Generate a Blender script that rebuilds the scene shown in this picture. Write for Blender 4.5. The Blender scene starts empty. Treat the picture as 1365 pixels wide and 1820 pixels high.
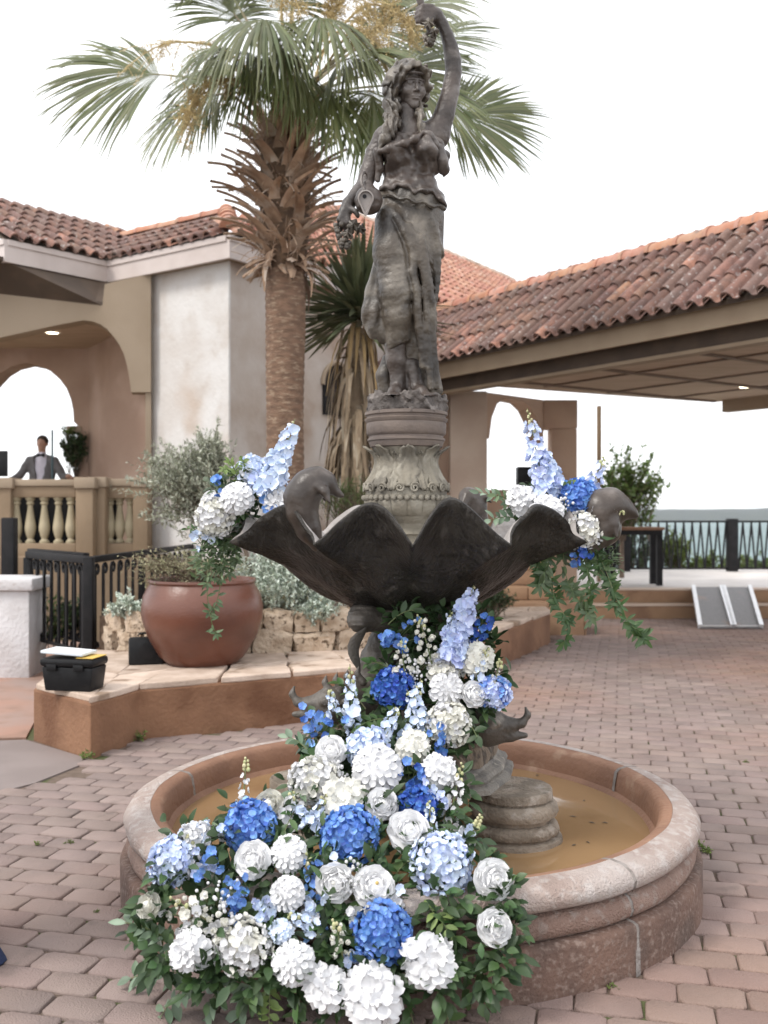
import bpy, bmesh, math, random
import numpy as np
from mathutils import Vector, Matrix, Euler, noise as mnoise
rnd = random.Random(7)
R = math.radians
PI = math.pi
scene = bpy.context.scene
COL = scene.collection

# ------------------------------------------------------------------ camera, sky, sun, exposure
F, CX, CY, H = 1750.0, 682.5, 910.0, 1.63          # photo focal length in its own pixels, centre, eye height
cam_d = bpy.data.cameras.new('camera')
cam_d.sensor_fit = 'VERTICAL'
cam_d.sensor_height = 36.0
cam_d.lens = F / 1820.0 * 36.0
cam_d.clip_end = 12000
cam_d.dof.use_dof = True
cam_d.dof.focus_distance = 4.05
cam_d.dof.aperture_fstop = 2.8
cam = bpy.data.objects.new('camera', cam_d)
cam.location = (0, 0, H)
cam.rotation_euler = (R(90), 0, 0)
COL.objects.link(cam)
scene.camera = cam

SUN_EL, SUN_AZ = 50.0, 238.0                        # azimuth clockwise from +Y: behind the camera, to the left
world = bpy.data.worlds.new('World')
scene.world = world
world.use_nodes = True
wn, wl = world.node_tree.nodes, world.node_tree.links
wn.clear()
w_out = wn.new('ShaderNodeOutputWorld')
w_bg = wn.new('ShaderNodeBackground')
w_bg.inputs['Strength'].default_value = 0.1
w_sky = wn.new('ShaderNodeTexSky')
w_sky.sky_type = 'NISHITA'
w_sky.sun_disc = False
w_sky.sun_elevation = R(SUN_EL)
w_sky.sun_rotation = R(SUN_AZ)
w_tc = wn.new('ShaderNodeTexCoord')
w_ns = wn.new('ShaderNodeTexNoise')
w_ns.inputs['Scale'].default_value = 2.2
w_ns.inputs['Detail'].default_value = 5
w_rp = wn.new('ShaderNodeMapRange')
w_rp.inputs['From Min'].default_value = 0.35
w_rp.inputs['From Max'].default_value = 0.65
w_rp.inputs['To Min'].default_value = 0.80
w_rp.inputs['To Max'].default_value = 0.97
w_mx = wn.new('ShaderNodeMix')
w_mx.data_type = 'RGBA'
w_mx.inputs[7].default_value = (11.0, 11.1, 11.4, 1)   # the overcast layer
wl.new(w_tc.outputs['Generated'], w_ns.inputs['Vector'])
wl.new(w_ns.outputs['Fac'], w_rp.inputs['Value'])
wl.new(w_rp.outputs['Result'], w_mx.inputs[0])
wl.new(w_sky.outputs['Color'], w_mx.inputs[6])
wl.new(w_mx.outputs[2], w_bg.inputs['Color'])
wl.new(w_bg.outputs['Background'], w_out.inputs['Surface'])

sun_d = bpy.data.lights.new('sun', 'SUN')
sun_d.energy = 1.5
sun_d.angle = R(16)
sun_d.color = (1.0, 0.95, 0.88)
sun = bpy.data.objects.new('sun', sun_d)
_az, _el = R(SUN_AZ), R(SUN_EL)
_dir = Vector((math.sin(_az) * math.cos(_el), math.cos(_az) * math.cos(_el), math.sin(_el)))
sun.rotation_euler = _dir.to_track_quat('Z', 'Y').to_euler()
sun.location = (0, 0, 60)
COL.objects.link(sun)

scene.view_settings.view_transform = 'Standard'
scene.view_settings.look = 'None'
scene.view_settings.exposure = 0.74
scene.view_settings.gamma = 1.0
scene.view_settings.use_curve_mapping = False
scene.cycles.max_bounces = 10
scene.cycles.diffuse_bounces = 7
scene.cycles.transmission_bounces = 6
scene.cycles.volume_bounces = 0
scene.cycles.transparent_max_bounces = 6

# ------------------------------------------------------------------ helpers
def P(px, py, D):
    """the place at depth D (metres ahead of the eye) that the photograph shows at pixel px, py"""
    return Vector(((px - CX) / F * D, D, H + (CY - py) / F * D))

def G(px, py, z=0.0):
    return P(px, py, (H - z) * F / (py - CY))

def proj(v):
    return CX + F * v[0] / v[1], CY - F * (v[2] - H) / v[1]

def srgb(r, g, b):
    f = lambda c: (c / 255 / 12.92) if c / 255 <= 0.04045 else ((c / 255 + 0.055) / 1.055) ** 2.4
    return (f(r), f(g), f(b))

def lerp(a, b, t):
    return a + (b - a) * t

def interp(x, xs, ys):
    return float(np.interp(x, xs, ys))

_mats = {}
def mat(name, c1, c2=None, scale=6.0, rough=0.8, bump=0.0, bscale=40.0, c3=None, s3=14.0, t3=0.6, soft3=0.06,
        vary=0.0, hue=0.0, metal=0.0, spec=0.5, wave=None, trans=0.0, coat=0.0, emit=None, cvar=None, detail=6.0, stretch=None, low=0.35, high=0.65, stains=()):
    """procedural material: two tones by noise, an optional third tone in spots, per-piece variation, fine relief"""
    if name in _mats:
        return _mats[name]
    m = bpy.data.materials.new(name)
    m.use_nodes = True
    N, L = m.node_tree.nodes, m.node_tree.links
    N.clear()
    out = N.new('ShaderNodeOutputMaterial')
    b = N.new('ShaderNodeBsdfPrincipled')
    L.new(b.outputs[0], out.inputs[0])
    b.inputs['Roughness'].default_value = rough
    b.inputs['Metallic'].default_value = metal
    b.inputs['Specular IOR Level'].default_value = spec
    if coat: b.inputs['Coat Weight'].default_value = coat
    tc = N.new('ShaderNodeTexCoord')
    vec = tc.outputs['Object']
    if stretch:
        mp = N.new('ShaderNodeMapping'); mp.inputs['Scale'].default_value = stretch
        L.new(vec, mp.inputs['Vector']); vec = mp.outputs[0]
    rand = None
    if vary or hue or cvar:
        oi = N.new('ShaderNodeObjectInfo'); ge = N.new('ShaderNodeNewGeometry')
        ad = N.new('ShaderNodeMath'); ad.operation = 'ADD'
        L.new(oi.outputs['Random'], ad.inputs[0]); L.new(ge.outputs['Random Per Island'], ad.inputs[1])
        fr = N.new('ShaderNodeMath'); fr.operation = 'FRACT'; L.new(ad.outputs[0], fr.inputs[0])
        rand = fr.outputs[0]
        # move the pattern from piece to piece
        cx = N.new('ShaderNodeCombineXYZ'); ml = N.new('ShaderNodeMath'); ml.operation = 'MULTIPLY'; ml.inputs[1].default_value = 37.0
        L.new(rand, ml.inputs[0]); L.new(ml.outputs[0], cx.inputs[0]); L.new(ml.outputs[0], cx.inputs[2])
        va = N.new('ShaderNodeVectorMath'); va.operation = 'ADD'; L.new(vec, va.inputs[0]); L.new(cx.outputs[0], va.inputs[1]); vec = va.outputs[0]
    col = None
    def rgb(c):
        n = N.new('ShaderNodeRGB'); n.outputs[0].default_value = (*c, 1); return n.outputs[0]
    def mix(f, a, bb):
        n = N.new('ShaderNodeMix'); n.data_type = 'RGBA'; L.new(f, n.inputs[0]); L.new(a, n.inputs[6]); L.new(bb, n.inputs[7]); return n.outputs[2]
    def nz(sc, lo, hi, det=detail):
        n = N.new('ShaderNodeTexNoise'); n.inputs['Scale'].default_value = sc; n.inputs['Detail'].default_value = det
        L.new(vec, n.inputs['Vector'])
        r = N.new('ShaderNodeMapRange'); r.interpolation_type = 'SMOOTHSTEP'
        r.inputs['From Min'].default_value = lo; r.inputs['From Max'].default_value = hi
        L.new(n.outputs['Fac'], r.inputs['Value']); return r.outputs[0]
    col = rgb(c1)
    if cvar:                                   # several piece colours: list of (threshold, colour)
        for th, c in cvar:
            g = N.new('ShaderNodeMath'); g.operation = 'GREATER_THAN'; g.inputs[1].default_value = th
            L.new(rand, g.inputs[0]); col = mix(g.outputs[0], col, rgb(c))
    if c2: col = mix(nz(scale, low, high), col, rgb(c2))
    if c3: col = mix(nz(s3, t3 - soft3, t3 + soft3), col, rgb(c3))
    for sc_, th_, sf_, c_, amt_ in stains:         # broad stains that run across the pieces
        ge2 = N.new('ShaderNodeNewGeometry'); n2 = N.new('ShaderNodeTexNoise'); n2.inputs['Scale'].default_value = sc_; n2.inputs['Detail'].default_value = 7
        L.new(ge2.outputs['Position'], n2.inputs['Vector'])
        r2 = N.new('ShaderNodeMapRange'); r2.interpolation_type = 'SMOOTHSTEP'; r2.inputs['From Min'].default_value = th_ - sf_; r2.inputs['From Max'].default_value = th_ + sf_; r2.inputs['To Max'].default_value = amt_
        L.new(n2.outputs['Fac'], r2.inputs['Value']); col = mix(r2.outputs[0], col, rgb(c_))
    if vary or hue:
        hs = N.new('ShaderNodeHueSaturation')
        mr = N.new('ShaderNodeMapRange'); mr.inputs['To Min'].default_value = 1 - vary; mr.inputs['To Max'].default_value = 1 + vary
        L.new(rand, mr.inputs['Value']); L.new(mr.outputs[0], hs.inputs['Value'])
        if hue:
            m5 = N.new('ShaderNodeMath'); m5.operation = 'MULTIPLY'; m5.inputs[1].default_value = 7.31; L.new(rand, m5.inputs[0])
            f5 = N.new('ShaderNodeMath'); f5.operation = 'FRACT'; L.new(m5.outputs[0], f5.inputs[0])
            m6 = N.new('ShaderNodeMapRange'); m6.inputs['To Min'].default_value = 0.5 - hue; m6.inputs['To Max'].default_value = 0.5 + hue
            L.new(f5.outputs[0], m6.inputs['Value']); L.new(m6.outputs[0], hs.inputs['Hue'])
        L.new(col, hs.inputs['Color']); col = hs.outputs[0]
    L.new(col, b.inputs['Base Color'])
    if trans:
        b.inputs['Subsurface Weight'].default_value = 0
        tr = N.new('ShaderNodeBsdfTranslucent'); L.new(col, tr.inputs['Color'])
        ms = N.new('ShaderNodeMixShader'); ms.inputs[0].default_value = trans
        L.new(b.outputs[0], ms.inputs[1]); L.new(tr.outputs[0], ms.inputs[2]); L.new(ms.outputs[0], out.inputs[0])
    if emit:
        b.inputs['Emission Color'].default_value = (*emit[0], 1); b.inputs['Emission Strength'].default_value = emit[1]
    if bump:
        n = N.new('ShaderNodeTexNoise'); n.inputs['Scale'].default_value = bscale; n.inputs['Detail'].default_value = 5
        L.new(vec, n.inputs['Vector'])
        bp = N.new('ShaderNodeBump'); bp.inputs['Strength'].default_value = bump; bp.inputs['Distance'].default_value = 0.02
        L.new(n.outputs['Fac'], bp.inputs['Height']); L.new(bp.outputs[0], b.inputs['Normal'])
    _mats[name] = m
    return m

class MB:
    """collects faces of one mesh object"""
    def __init__(s): s.v, s.f, s.m = [], [], []
    def add(s, verts, faces, mi=0):
        o = len(s.v); s.v.extend([tuple(v) for v in verts]); s.f.extend([tuple(i + o for i in f) for f in faces]); s.m.extend([mi] * len(faces)); return s
    def merge(s, other, M=None, mi=None):
        o = len(s.v)
        s.v.extend([tuple(M @ Vector(v)) for v in other.v] if M is not None else other.v)
        s.f.extend([tuple(i + o for i in f) for f in other.f]); s.m.extend(other.m if mi is None else [mi] * len(other.f)); return s
    def box(s, lo, hi, bev=0.0, M=None, mi=0):
        lo, hi = Vector(lo), Vector(hi)
        bm = bmesh.new(); bmesh.ops.create_cube(bm, size=1)
        for v in bm.verts: v.co = Vector([lerp(lo[i], hi[i], v.co[i] + 0.5) for i in range(3)])
        if bev: bmesh.ops.bevel(bm, geom=bm.edges[:], offset=bev, segments=2, profile=0.5, affect='EDGES')
        bm.verts.index_update()
        vs = [M @ v.co if M is not None else v.co.copy() for v in bm.verts]
        s.add(vs, [[v.index for v in f.verts] for f in bm.faces], mi); bm.free(); return s
    def tube(s, pts, rad, n=8, cap=True, mi=0, flat=1.0):
        pts = [Vector(p) for p in pts]; k = len(pts)
        if not hasattr(rad, '__len__'): rad = [rad] * k
        vs, fs = [], []
        t0 = (pts[1] - pts[0]).normalized()
        a = t0.orthogonal().normalized()
        for i, p in enumerate(pts):
            t = (pts[min(i + 1, k - 1)] - pts[max(i - 1, 0)]).normalized()
            a = (a - t * a.dot(t)).normalized(); b = t.cross(a)
            for j in range(n):
                an = 2 * PI * j / n
                vs.append(p + (a * math.cos(an) + b * math.sin(an) * flat) * rad[i])
        for i in range(k - 1):
            for j in range(n):
                fs.append((i * n + j, i * n + (j + 1) % n, (i + 1) * n + (j + 1) % n, (i + 1) * n + j))
        if cap: fs.append(tuple(range(n))[::-1]); fs.append(tuple((k - 1) * n + j for j in range(n)))
        return s.add(vs, fs, mi)
    def lathe(s, prof, n=48, c=(0, 0, 0), a0=0.0, a1=2 * PI, mi=0, wob=None):
        c = Vector(c); full = abs(a1 - a0 - 2 * PI) < 1e-6; m = n if full else n + 1; k = len(prof)
        vs, fs = [], []
        for j in range(m):
            an = a0 + (a1 - a0) * j / n
            for i, (r, z) in enumerate(prof):
                rr = r * (1 if wob is None else wob(an, z))
                vs.append(c + Vector((rr * math.cos(an), rr * math.sin(an), z)))
        for j in range(n):
            for i in range(k - 1):
                A, B = j * k, ((j + 1) % m) * k
                fs.append((A + i, B + i, B + i + 1, A + i + 1))
        return s.add(vs, fs, mi)
    def prism(s, poly, O, e, up, n, th, mi=0):
        """polygon (s, t) in the plane O + s*e + t*up, thickness th along n"""
        O, e, up, n = Vector(O), Vector(e), Vector(up), Vector(n); k = len(poly)
        a = [O + e * p[0] + up * p[1] for p in poly]; b = [q + n * th for q in a]
        return s.add(a + b, [tuple(range(k)), tuple(range(2 * k - 1, k - 1, -1))] + [(i, i + k, (i + 1) % k + k, (i + 1) % k) for i in range(k)], mi)
    def sphere(s, c, r, u=8, v=6, mi=0, sc=(1, 1, 1)):
        c = Vector(c); vs = [c + Vector((0, 0, r * sc[2]))]; fs = []
        for i in range(1, v):
            th = PI * i / v
            for j in range(u):
                ph = 2 * PI * j / u
                vs.append(c + Vector((r * sc[0] * math.sin(th) * math.cos(ph), r * sc[1] * math.sin(th) * math.sin(ph), r * sc[2] * math.cos(th))))
        vs.append(c - Vector((0, 0, r * sc[2])))
        for j in range(u):
            fs.append((0, 1 + j, 1 + (j + 1) % u)); fs.append((len(vs) - 1, 1 + (v - 2) * u + (j + 1) % u, 1 + (v - 2) * u + j))
        for i in range(v - 2):
            for j in range(u):
                fs.append((1 + i * u + j, 1 + (i + 1) * u + j, 1 + (i + 1) * u + (j + 1) % u, 1 + i * u + (j + 1) % u))
        return s.add(vs, fs, mi)
    def mesh(s, name, mats, smooth=True, sharp=42):
        me = bpy.data.meshes.new(name)
        me.from_pydata(s.v, [], s.f)
        if not isinstance(mats, (list, tuple)): mats = [mats]
        for m in mats: me.materials.append(m)
        if len(mats) > 1: me.polygons.foreach_set('material_index', s.m)
        bm = bmesh.new(); bm.from_mesh(me); bmesh.ops.recalc_face_normals(bm, faces=bm.faces[:]); bm.to_mesh(me); bm.free()
        if smooth:
            me.polygons.foreach_set('use_smooth', [True] * len(me.polygons))
            if sharp: me.set_sharp_from_angle(angle=R(sharp))
        return me

def tag(o, label=None, cat=None, group=None, kind=None):
    if label: o['label'] = label
    if cat: o['category'] = cat
    if group: o['group'] = group
    if kind: o['kind'] = kind
    return o

def thing(name, label, cat, loc=(0, 0, 0), group=None):
    o = bpy.data.objects.new(name, None); o.empty_display_size = 0.1
    o.location = loc; COL.objects.link(o)
    return tag(o, label, cat, group)

def link(name, me, parent=None, M=None, kind=None, label=None):
    """one mesh object; vertices (or M) are in world space, the parent only carries it"""
    o = bpy.data.objects.new(name, me); COL.objects.link(o)
    if parent is not None:
        o.parent = parent
        q = parent; T = Vector((0, 0, 0))
        while q is not None: T += q.location; q = q.parent
        o.matrix_parent_inverse = Matrix.Translation(-T) if parent.type == 'EMPTY' else Matrix.Identity(4)
        if parent.type != 'EMPTY' and M is None: pass
    if M is not None: o.matrix_basis = M
    if kind: o['kind'] = kind
    if label: o['label'] = label
    return o

def part(name, mb, mats, parent=None, smooth=True, sharp=42, kind=None, label=None, M=None):
    return link(name, mb.mesh(name, mats, smooth, sharp), parent, M, kind, label)

def frame(o, x, y, z):
    M = Matrix.Identity(4)
    for i, c in enumerate((x, y, z, o)):
        for j in range(3): M[j][i] = c[j]
    return M

def aim(o, axis, roll=0.0, sc=1.0):
    """matrix whose local z points along axis"""
    q = Vector(axis).normalized().to_track_quat('Z', 'Y')
    return Matrix.Translation(o) @ q.to_matrix().to_4x4() @ Matrix.Rotation(roll, 4, 'Z') @ Matrix.Scale(sc, 4)

def bez(a, b, c, n):
    a, b, c = Vector(a), Vector(b), Vector(c)
    return [a * (1 - t) ** 2 + b * 2 * t * (1 - t) + c * t * t for t in [i / (n - 1) for i in range(n)]]

def path(pts, n):
    """smooth curve through points (Catmull-Rom)"""
    pts = [Vector(p) for p in pts]; q = [pts[0] * 2 - pts[1]] + pts + [pts[-1] * 2 - pts[-2]]; out = []
    for i in range(n):
        u = i / (n - 1) * (len(pts) - 1); k = min(int(u), len(pts) - 2); t = u - k
        a, b, c, d = q[k:k + 4]
        out.append(0.5 * (2 * b + (c - a) * t + (2 * a - 5 * b + 4 * c - d) * t * t + (3 * b - a - 3 * c + d) * t ** 3))
    return out

# ------------------------------------------------------------------ solid modelling on a grid (bodies, fish, drapery)
def smin(a, b, k):
    h = np.clip(0.5 + 0.5 * (b - a) / k, 0, 1)
    return b * (1 - h) + a * h - k * h * (1 - h)

def s_cone(g, a, b, ra, rb):
    a, b = np.array(a, np.float32), np.array(b, np.float32); ab = b - a
    px, py, pz = g[0] - a[0], g[1] - a[1], g[2] - a[2]
    t = np.clip((px * ab[0] + py * ab[1] + pz * ab[2]) / max(1e-9, float(ab @ ab)), 0, 1)
    return np.sqrt((px - t * ab[0]) ** 2 + (py - t * ab[1]) ** 2 + (pz - t * ab[2]) ** 2) - (ra + (rb - ra) * t)

def s_ell(g, c, r, rot=None):
    p = [g[0] - c[0], g[1] - c[1], g[2] - c[2]]
    if rot is not None:
        m = rot.transposed()
        p = [m[i][0] * p[0] + m[i][1] * p[1] + m[i][2] * p[2] for i in range(3)]
    k0 = np.sqrt((p[0] / r[0]) ** 2 + (p[1] / r[1]) ** 2 + (p[2] / r[2]) ** 2)
    k1 = np.sqrt((p[0] / r[0] ** 2) ** 2 + (p[1] / r[1] ** 2) ** 2 + (p[2] / r[2] ** 2) ** 2) + 1e-9
    return k0 * (k0 - 1) / k1

def s_chain(g, pts, k=0.02, d=None):
    for (a, ra), (b, rb) in zip(pts[:-1], pts[1:]):
        c = s_cone(g, a, b, ra, rb)
        d = c if d is None else smin(d, c, k)
    return d

def solid(fn, lo, hi, res):
    """surface nets over the signed distance fn on a box"""
    ax = [np.arange(lo[i], hi[i] + res, res, dtype=np.float32) for i in range(3)]
    g = np.meshgrid(*ax, indexing='ij')
    V = fn(g).astype(np.float32)
    n = V.shape; c = tuple(k - 1 for k in n)
    acc = np.zeros(c + (3,), np.float32); cnt = np.zeros(c, np.float32)
    for axis in range(3):
        o1, o2 = [i for i in range(3) if i != axis]
        for d1 in (0, 1):
            for d2 in (0, 1):
                sa = [None] * 3; sb = [None] * 3
                sa[axis] = slice(0, n[axis] - 1); sb[axis] = slice(1, n[axis])
                sa[o1] = sb[o1] = slice(d1, n[o1] - 1 + d1); sa[o2] = sb[o2] = slice(d2, n[o2] - 1 + d2)
                a, b = V[tuple(sa)], V[tuple(sb)]
                x = (a < 0) != (b < 0)
                t = np.where(x, a / np.where(x, a - b, 1), 0)
                acc[..., axis] += t; acc[..., o1] += x * d1; acc[..., o2] += x * d2; cnt += x
    act = cnt > 0
    idx = np.full(c, -1, np.int64); idx[act] = np.arange(int(act.sum()))
    ijk = np.argwhere(act).astype(np.float32)
    verts = (ijk + acc[act] / cnt[act][:, None]) * res + np.array([q[0] for q in ax], np.float32)
    S = V < 0; faces = []
    for axis in range(3):
        o1, o2 = [(1, 2), (2, 0), (0, 1)][axis]
        sa = [None] * 3; sb = [None] * 3
        sa[axis] = slice(0, n[axis] - 1); sb[axis] = slice(1, n[axis])
        sa[o1] = sb[o1] = slice(1, n[o1] - 1); sa[o2] = sb[o2] = slice(1, n[o2] - 1)
        A, B = S[tuple(sa)], S[tuple(sb)]
        w = np.argwhere(A != B)
        flip = A[A != B]
        w[:, o1] += 1; w[:, o2] += 1
        q = []
        for d1, d2 in ((-1, -1), (0, -1), (0, 0), (-1, 0)):
            e = w.copy(); e[:, o1] += d1; e[:, o2] += d2
            q.append(idx[e[:, 0], e[:, 1], e[:, 2]])
        q = np.stack(q, 1); q[~flip] = q[~flip][:, ::-1]
        faces.append(q)
    faces = np.concatenate(faces); faces = faces[(faces >= 0).all(1)]
    mb = MB(); mb.v = [tuple(v) for v in verts.tolist()]; mb.f = [tuple(f) for f in faces.tolist()]; mb.m = [0] * len(mb.f)
    return mb

def fbm(g, s, seed=0.0):
    """cheap smooth pseudo noise for relief on grids"""
    x, y, z = g[0] * s + seed, g[1] * s + seed * 1.7, g[2] * s - seed
    return (np.sin(x + 1.3 * np.sin(y * 1.1 + z)) * np.cos(y * 1.2 + 1.1 * np.sin(z * 0.9 + x)) + 0.5 * np.sin(2.1 * z + 1.7 * np.sin(1.9 * x + y)))
# ------------------------------------------------------------------ materials of the place
M_paver = mat('brick paver', (0.242, 0.182, 0.163), (0.292, 0.224, 0.200), 2.2, 0.85, 0.5, 150, c3=(0.220, 0.170, 0.155), s3=3.0, t3=0.55, soft3=0.15, vary=0.10, hue=0.006, stains=((.32, .54, .12, (0.30, 0.165, 0.110), .6), (1.3, .60, .10, (0.15, 0.112, 0.095), .45), (5.0, .66, .05, (0.13, 0.10, 0.085), .4)))
M_joint = mat('joint sand', (0.115, 0.082, 0.062), (0.155, 0.112, 0.085), 20, 0.95, 0.5, 90, c3=(0.075, 0.085, 0.03), s3=4.0, t3=0.56, soft3=.05)
M_conc = mat('stained concrete', (0.34, 0.20, 0.15), (0.30, 0.22, 0.19), 1.3, 0.8, 0.15, 60, c3=(0.24, 0.15, 0.11), s3=2.5, t3=0.6, soft3=0.12)
M_concg = mat('grey concrete', (0.225, 0.185, 0.172), (0.195, 0.158, 0.146), 2.0, 0.8, 0.15, 90)
M_terra = mat('ochre stucco', (0.250, 0.130, 0.072), (0.185, 0.092, 0.050), 2.2, 0.88, 0.45, 30, c3=(0.14, 0.062, 0.03), s3=1.8, t3=0.60, soft3=0.10)
M_batten = mat('brown battens', (0.20, 0.14, 0.10), (0.16, 0.11, 0.08), 3, .7)
M_pavst = mat('pavilion stucco', (0.54, 0.39, 0.295), (0.46, 0.32, 0.24), 1.5, 0.88, 0.25, 30)
M_step = mat('tan step stucco', (0.36, 0.225, 0.135), (0.29, 0.175, 0.105), 2.4, 0.88, 0.35, 30, c3=(0.22, 0.13, 0.08), s3=2.2, t3=0.62, soft3=0.1)
M_flag = mat('flagstone', (0.55, 0.44, 0.36), (0.42, 0.32, 0.25), 5, 0.85, 0.5, 25, c3=(0.24, 0.17, 0.12), s3=4, t3=0.62, vary=0.10)
M_lime = mat('limestone', (0.52, 0.42, 0.32), (0.36, 0.27, 0.19), 9, 0.95, 1.0, 30, c3=(0.12, 0.085, 0.055), s3=22, t3=0.60, soft3=0.05, vary=0.15)
M_soil = mat('soil', (0.07, 0.045, 0.03), (0.12, 0.08, 0.055), 15, 1.0, 0.8, 30)
M_white = mat('limewashed wall', (0.64, 0.625, 0.61), (0.56, 0.525, 0.495), 1.8, 0.88, 0.35, 16, c3=(0.46, 0.36, 0.285), s3=0.85, t3=0.66, soft3=0.13, detail=10, stains=((3.2, .62, .12, (0.47, 0.41, 0.36), .6),))
M_stain_shade = mat('stained and shaded limewash', (0.55, 0.50, 0.46), (0.46, 0.39, 0.335), 1.5, 0.88, 0.35, 16, c3=(0.34, 0.245, 0.18), s3=0.9, t3=0.585, soft3=0.13, detail=10)  # tan stains, plus a darker tone painting in the side face's shade
M_tan = mat('tan stucco', (0.275, 0.20, 0.13), (0.23, 0.165, 0.105), 1.6, 0.88, 0.25, 40)
M_cream = mat('cream plaster', (0.35, 0.275, 0.20), (0.31, 0.24, 0.17), 1.4, 0.85, 0.12, 40)
M_brown = mat('brown stucco', (0.42, 0.29, 0.215), (0.32, 0.21, 0.152), 0.9, 0.88, 0.25, 25, c3=(0.44, 0.31, 0.24), s3=1.2, t3=0.60, soft3=0.12)
M_pinkst = mat('pinkish stucco', (0.60, 0.49, 0.40), (0.52, 0.40, 0.32), 1.5, 0.88, 0.2, 30)
M_fascia = mat('painted fascia', (0.56, 0.49, 0.46), (0.50, 0.43, 0.40), 2.5, 0.6, 0.06, 30)
M_fasciat = mat('tan fascia', (0.33, 0.25, 0.17), (0.29, 0.215, 0.145), 2.0, 0.65, 0.06, 30)
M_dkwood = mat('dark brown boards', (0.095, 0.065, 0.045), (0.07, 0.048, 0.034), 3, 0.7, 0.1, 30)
M_soffit = mat('soffit plywood', (0.50, 0.385, 0.285), (0.43, 0.325, 0.235), 1.5, 0.75, 0.06, 30, stretch=(1, 6, 1))
M_tile = mat('roof tile', (0.215, 0.115, 0.085), (0.14, 0.082, 0.066), 7, 0.85, 0.45, 60, c3=(0.34, 0.30, 0.28), s3=20, t3=0.64, soft3=0.06, vary=0.20, hue=0.008,
             cvar=[(0.35, (0.245, 0.130, 0.095)), (0.62, (0.17, 0.102, 0.082)), (0.80, (0.135, 0.09, 0.076)), (0.94, (0.32, 0.165, 0.11))])
M_tiler = mat('orange roof tile', (0.42, 0.205, 0.14), (0.34, 0.155, 0.105), 5, 0.85, 0.35, 60, c3=(0.50, 0.37, 0.30), s3=9, t3=0.62, soft3=0.06, vary=0.18, hue=0.01,
              cvar=[(0.55, (0.48, 0.28, 0.20)), (0.8, (0.32, 0.165, 0.12))])
M_ridge = mat('ridge tile', (0.38, 0.17, 0.105), (0.43, 0.25, 0.18), 4, 0.85, 0.35, 50, c3=(0.20, 0.14, 0.12), s3=6, t3=0.64, soft3=0.08, vary=0.12, hue=0.01)
M_iron = mat('black iron', (0.008, 0.008, 0.009), (0.014, 0.013, 0.014), 8, 0.6, 0.1, 80, spec=.22)
M_mortar = mat('mortar', (0.34, 0.26, 0.20), (0.28, 0.21, 0.16), 10, 0.95, 0.6, 60)
M_terrace = mat('pale terrace concrete', (0.62, 0.58, 0.55), (0.54, 0.50, 0.47), 2, 0.7, 0.05, 30)
M_lamp = mat('lamp glass', (0.9, 0.8, 0.6), rough=0.4, emit=((1.0, 0.86, 0.62), 4.0))

# ------------------------------------------------------------------ ground
mb = MB(); mb.add([(-30, -6, 0), (26, -6, 0), (26, 27, 0), (-30, 27, 0)], [(0, 1, 2, 3)])
ground = part('ground', mb, M_joint, kind='structure')
# hillside falling to the lake, the lake and far hills
mb = MB(); n, k = 40, 26; vs = []
for j in range(k):
    u = j / (k - 1); D = 27 + 620 * u ** 2.2
    for i in range(n):
        X = (i / (n - 1) - 0.5) * (120 + D * 2.2) + 20
        z = -0.6 - 27.5 * (1 - (1 - u) ** 1.6) - (0.4 if j else -0.55) + (2.2 * u ** .5 + .3) * mnoise.noise(Vector((X * .05, D * .05, 0)))
        if j == 0: z = -0.05
        vs.append((X, D, z))
mb.add(vs, [(j * n + i, j * n + i + 1, (j + 1) * n + i + 1, (j + 1) * n + i) for j in range(k - 1) for i in range(n - 1)])
part('hillside', mb, mat('hill grass', (0.085, 0.11, 0.035), (0.05, 0.075, 0.022), 0.06, 1.0, c3=(0.16, 0.15, 0.06), s3=0.1, t3=0.6), kind='structure', sharp=0)
mb = MB(); mb.add([(-4000, 480, -26), (4000, 480, -26), (4000, 3300, -26), (-4000, 3300, -26)], [(0, 1, 2, 3)])
part('lake', mb, mat('lake water', (0.14, 0.20, 0.20), (0.11, 0.165, 0.16), 0.004, rough=0.5, bump=0.1, bscale=0.3, spec=.06), kind='structure')
mb = MB(); n = 160; vs = []; rows = 9
for j in range(rows):
    u = j / (rows - 1)
    for i in range(n):
        X = (i / (n - 1) - 0.5) * 7600
        hgt = 43 + 9 * mnoise.noise(Vector((X * .0016, 3.1, 0))) + 5 * mnoise.noise(Vector((X * .006, 7.7, 0))) + 2.2 * mnoise.noise(Vector((X * .03, u * 5, 1)))
        vs.append((X, 3000 + 500 * u + 60 * mnoise.noise(Vector((X * .002, 0, 5))), -27 + hgt * (1 - (1 - u) ** 2.2) ** 1.0))
mb.add(vs, [(j * n + i, j * n + i + 1, (j + 1) * n + i + 1, (j + 1) * n + i) for j in range(rows - 1) for i in range(n - 1)])
part('hills', mb, mat('far woods', (0.020, 0.030, 0.020), (0.035, 0.045, 0.028), 0.02, 1.0), kind='structure', sharp=0)

# the air over the lake
mb = MB(); mb.box((-4600, -40, -29.5), (4600, 4300, 26))
hz = bpy.data.materials.new('haze air'); hz.use_nodes = True; hz.node_tree.nodes.clear()
_o = hz.node_tree.nodes.new('ShaderNodeOutputMaterial'); _v = hz.node_tree.nodes.new('ShaderNodeVolumePrincipled')
_v.inputs['Color'].default_value = (0.86, 0.92, 1.0, 1); _v.inputs['Density'].default_value = 0.85e-4; _v.inputs['Anisotropy'].default_value = 0.0
hz.node_tree.links.new(_v.outputs[0], _o.inputs['Volume'])
part('haze', mb, hz, kind='stuff', smooth=False)

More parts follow.
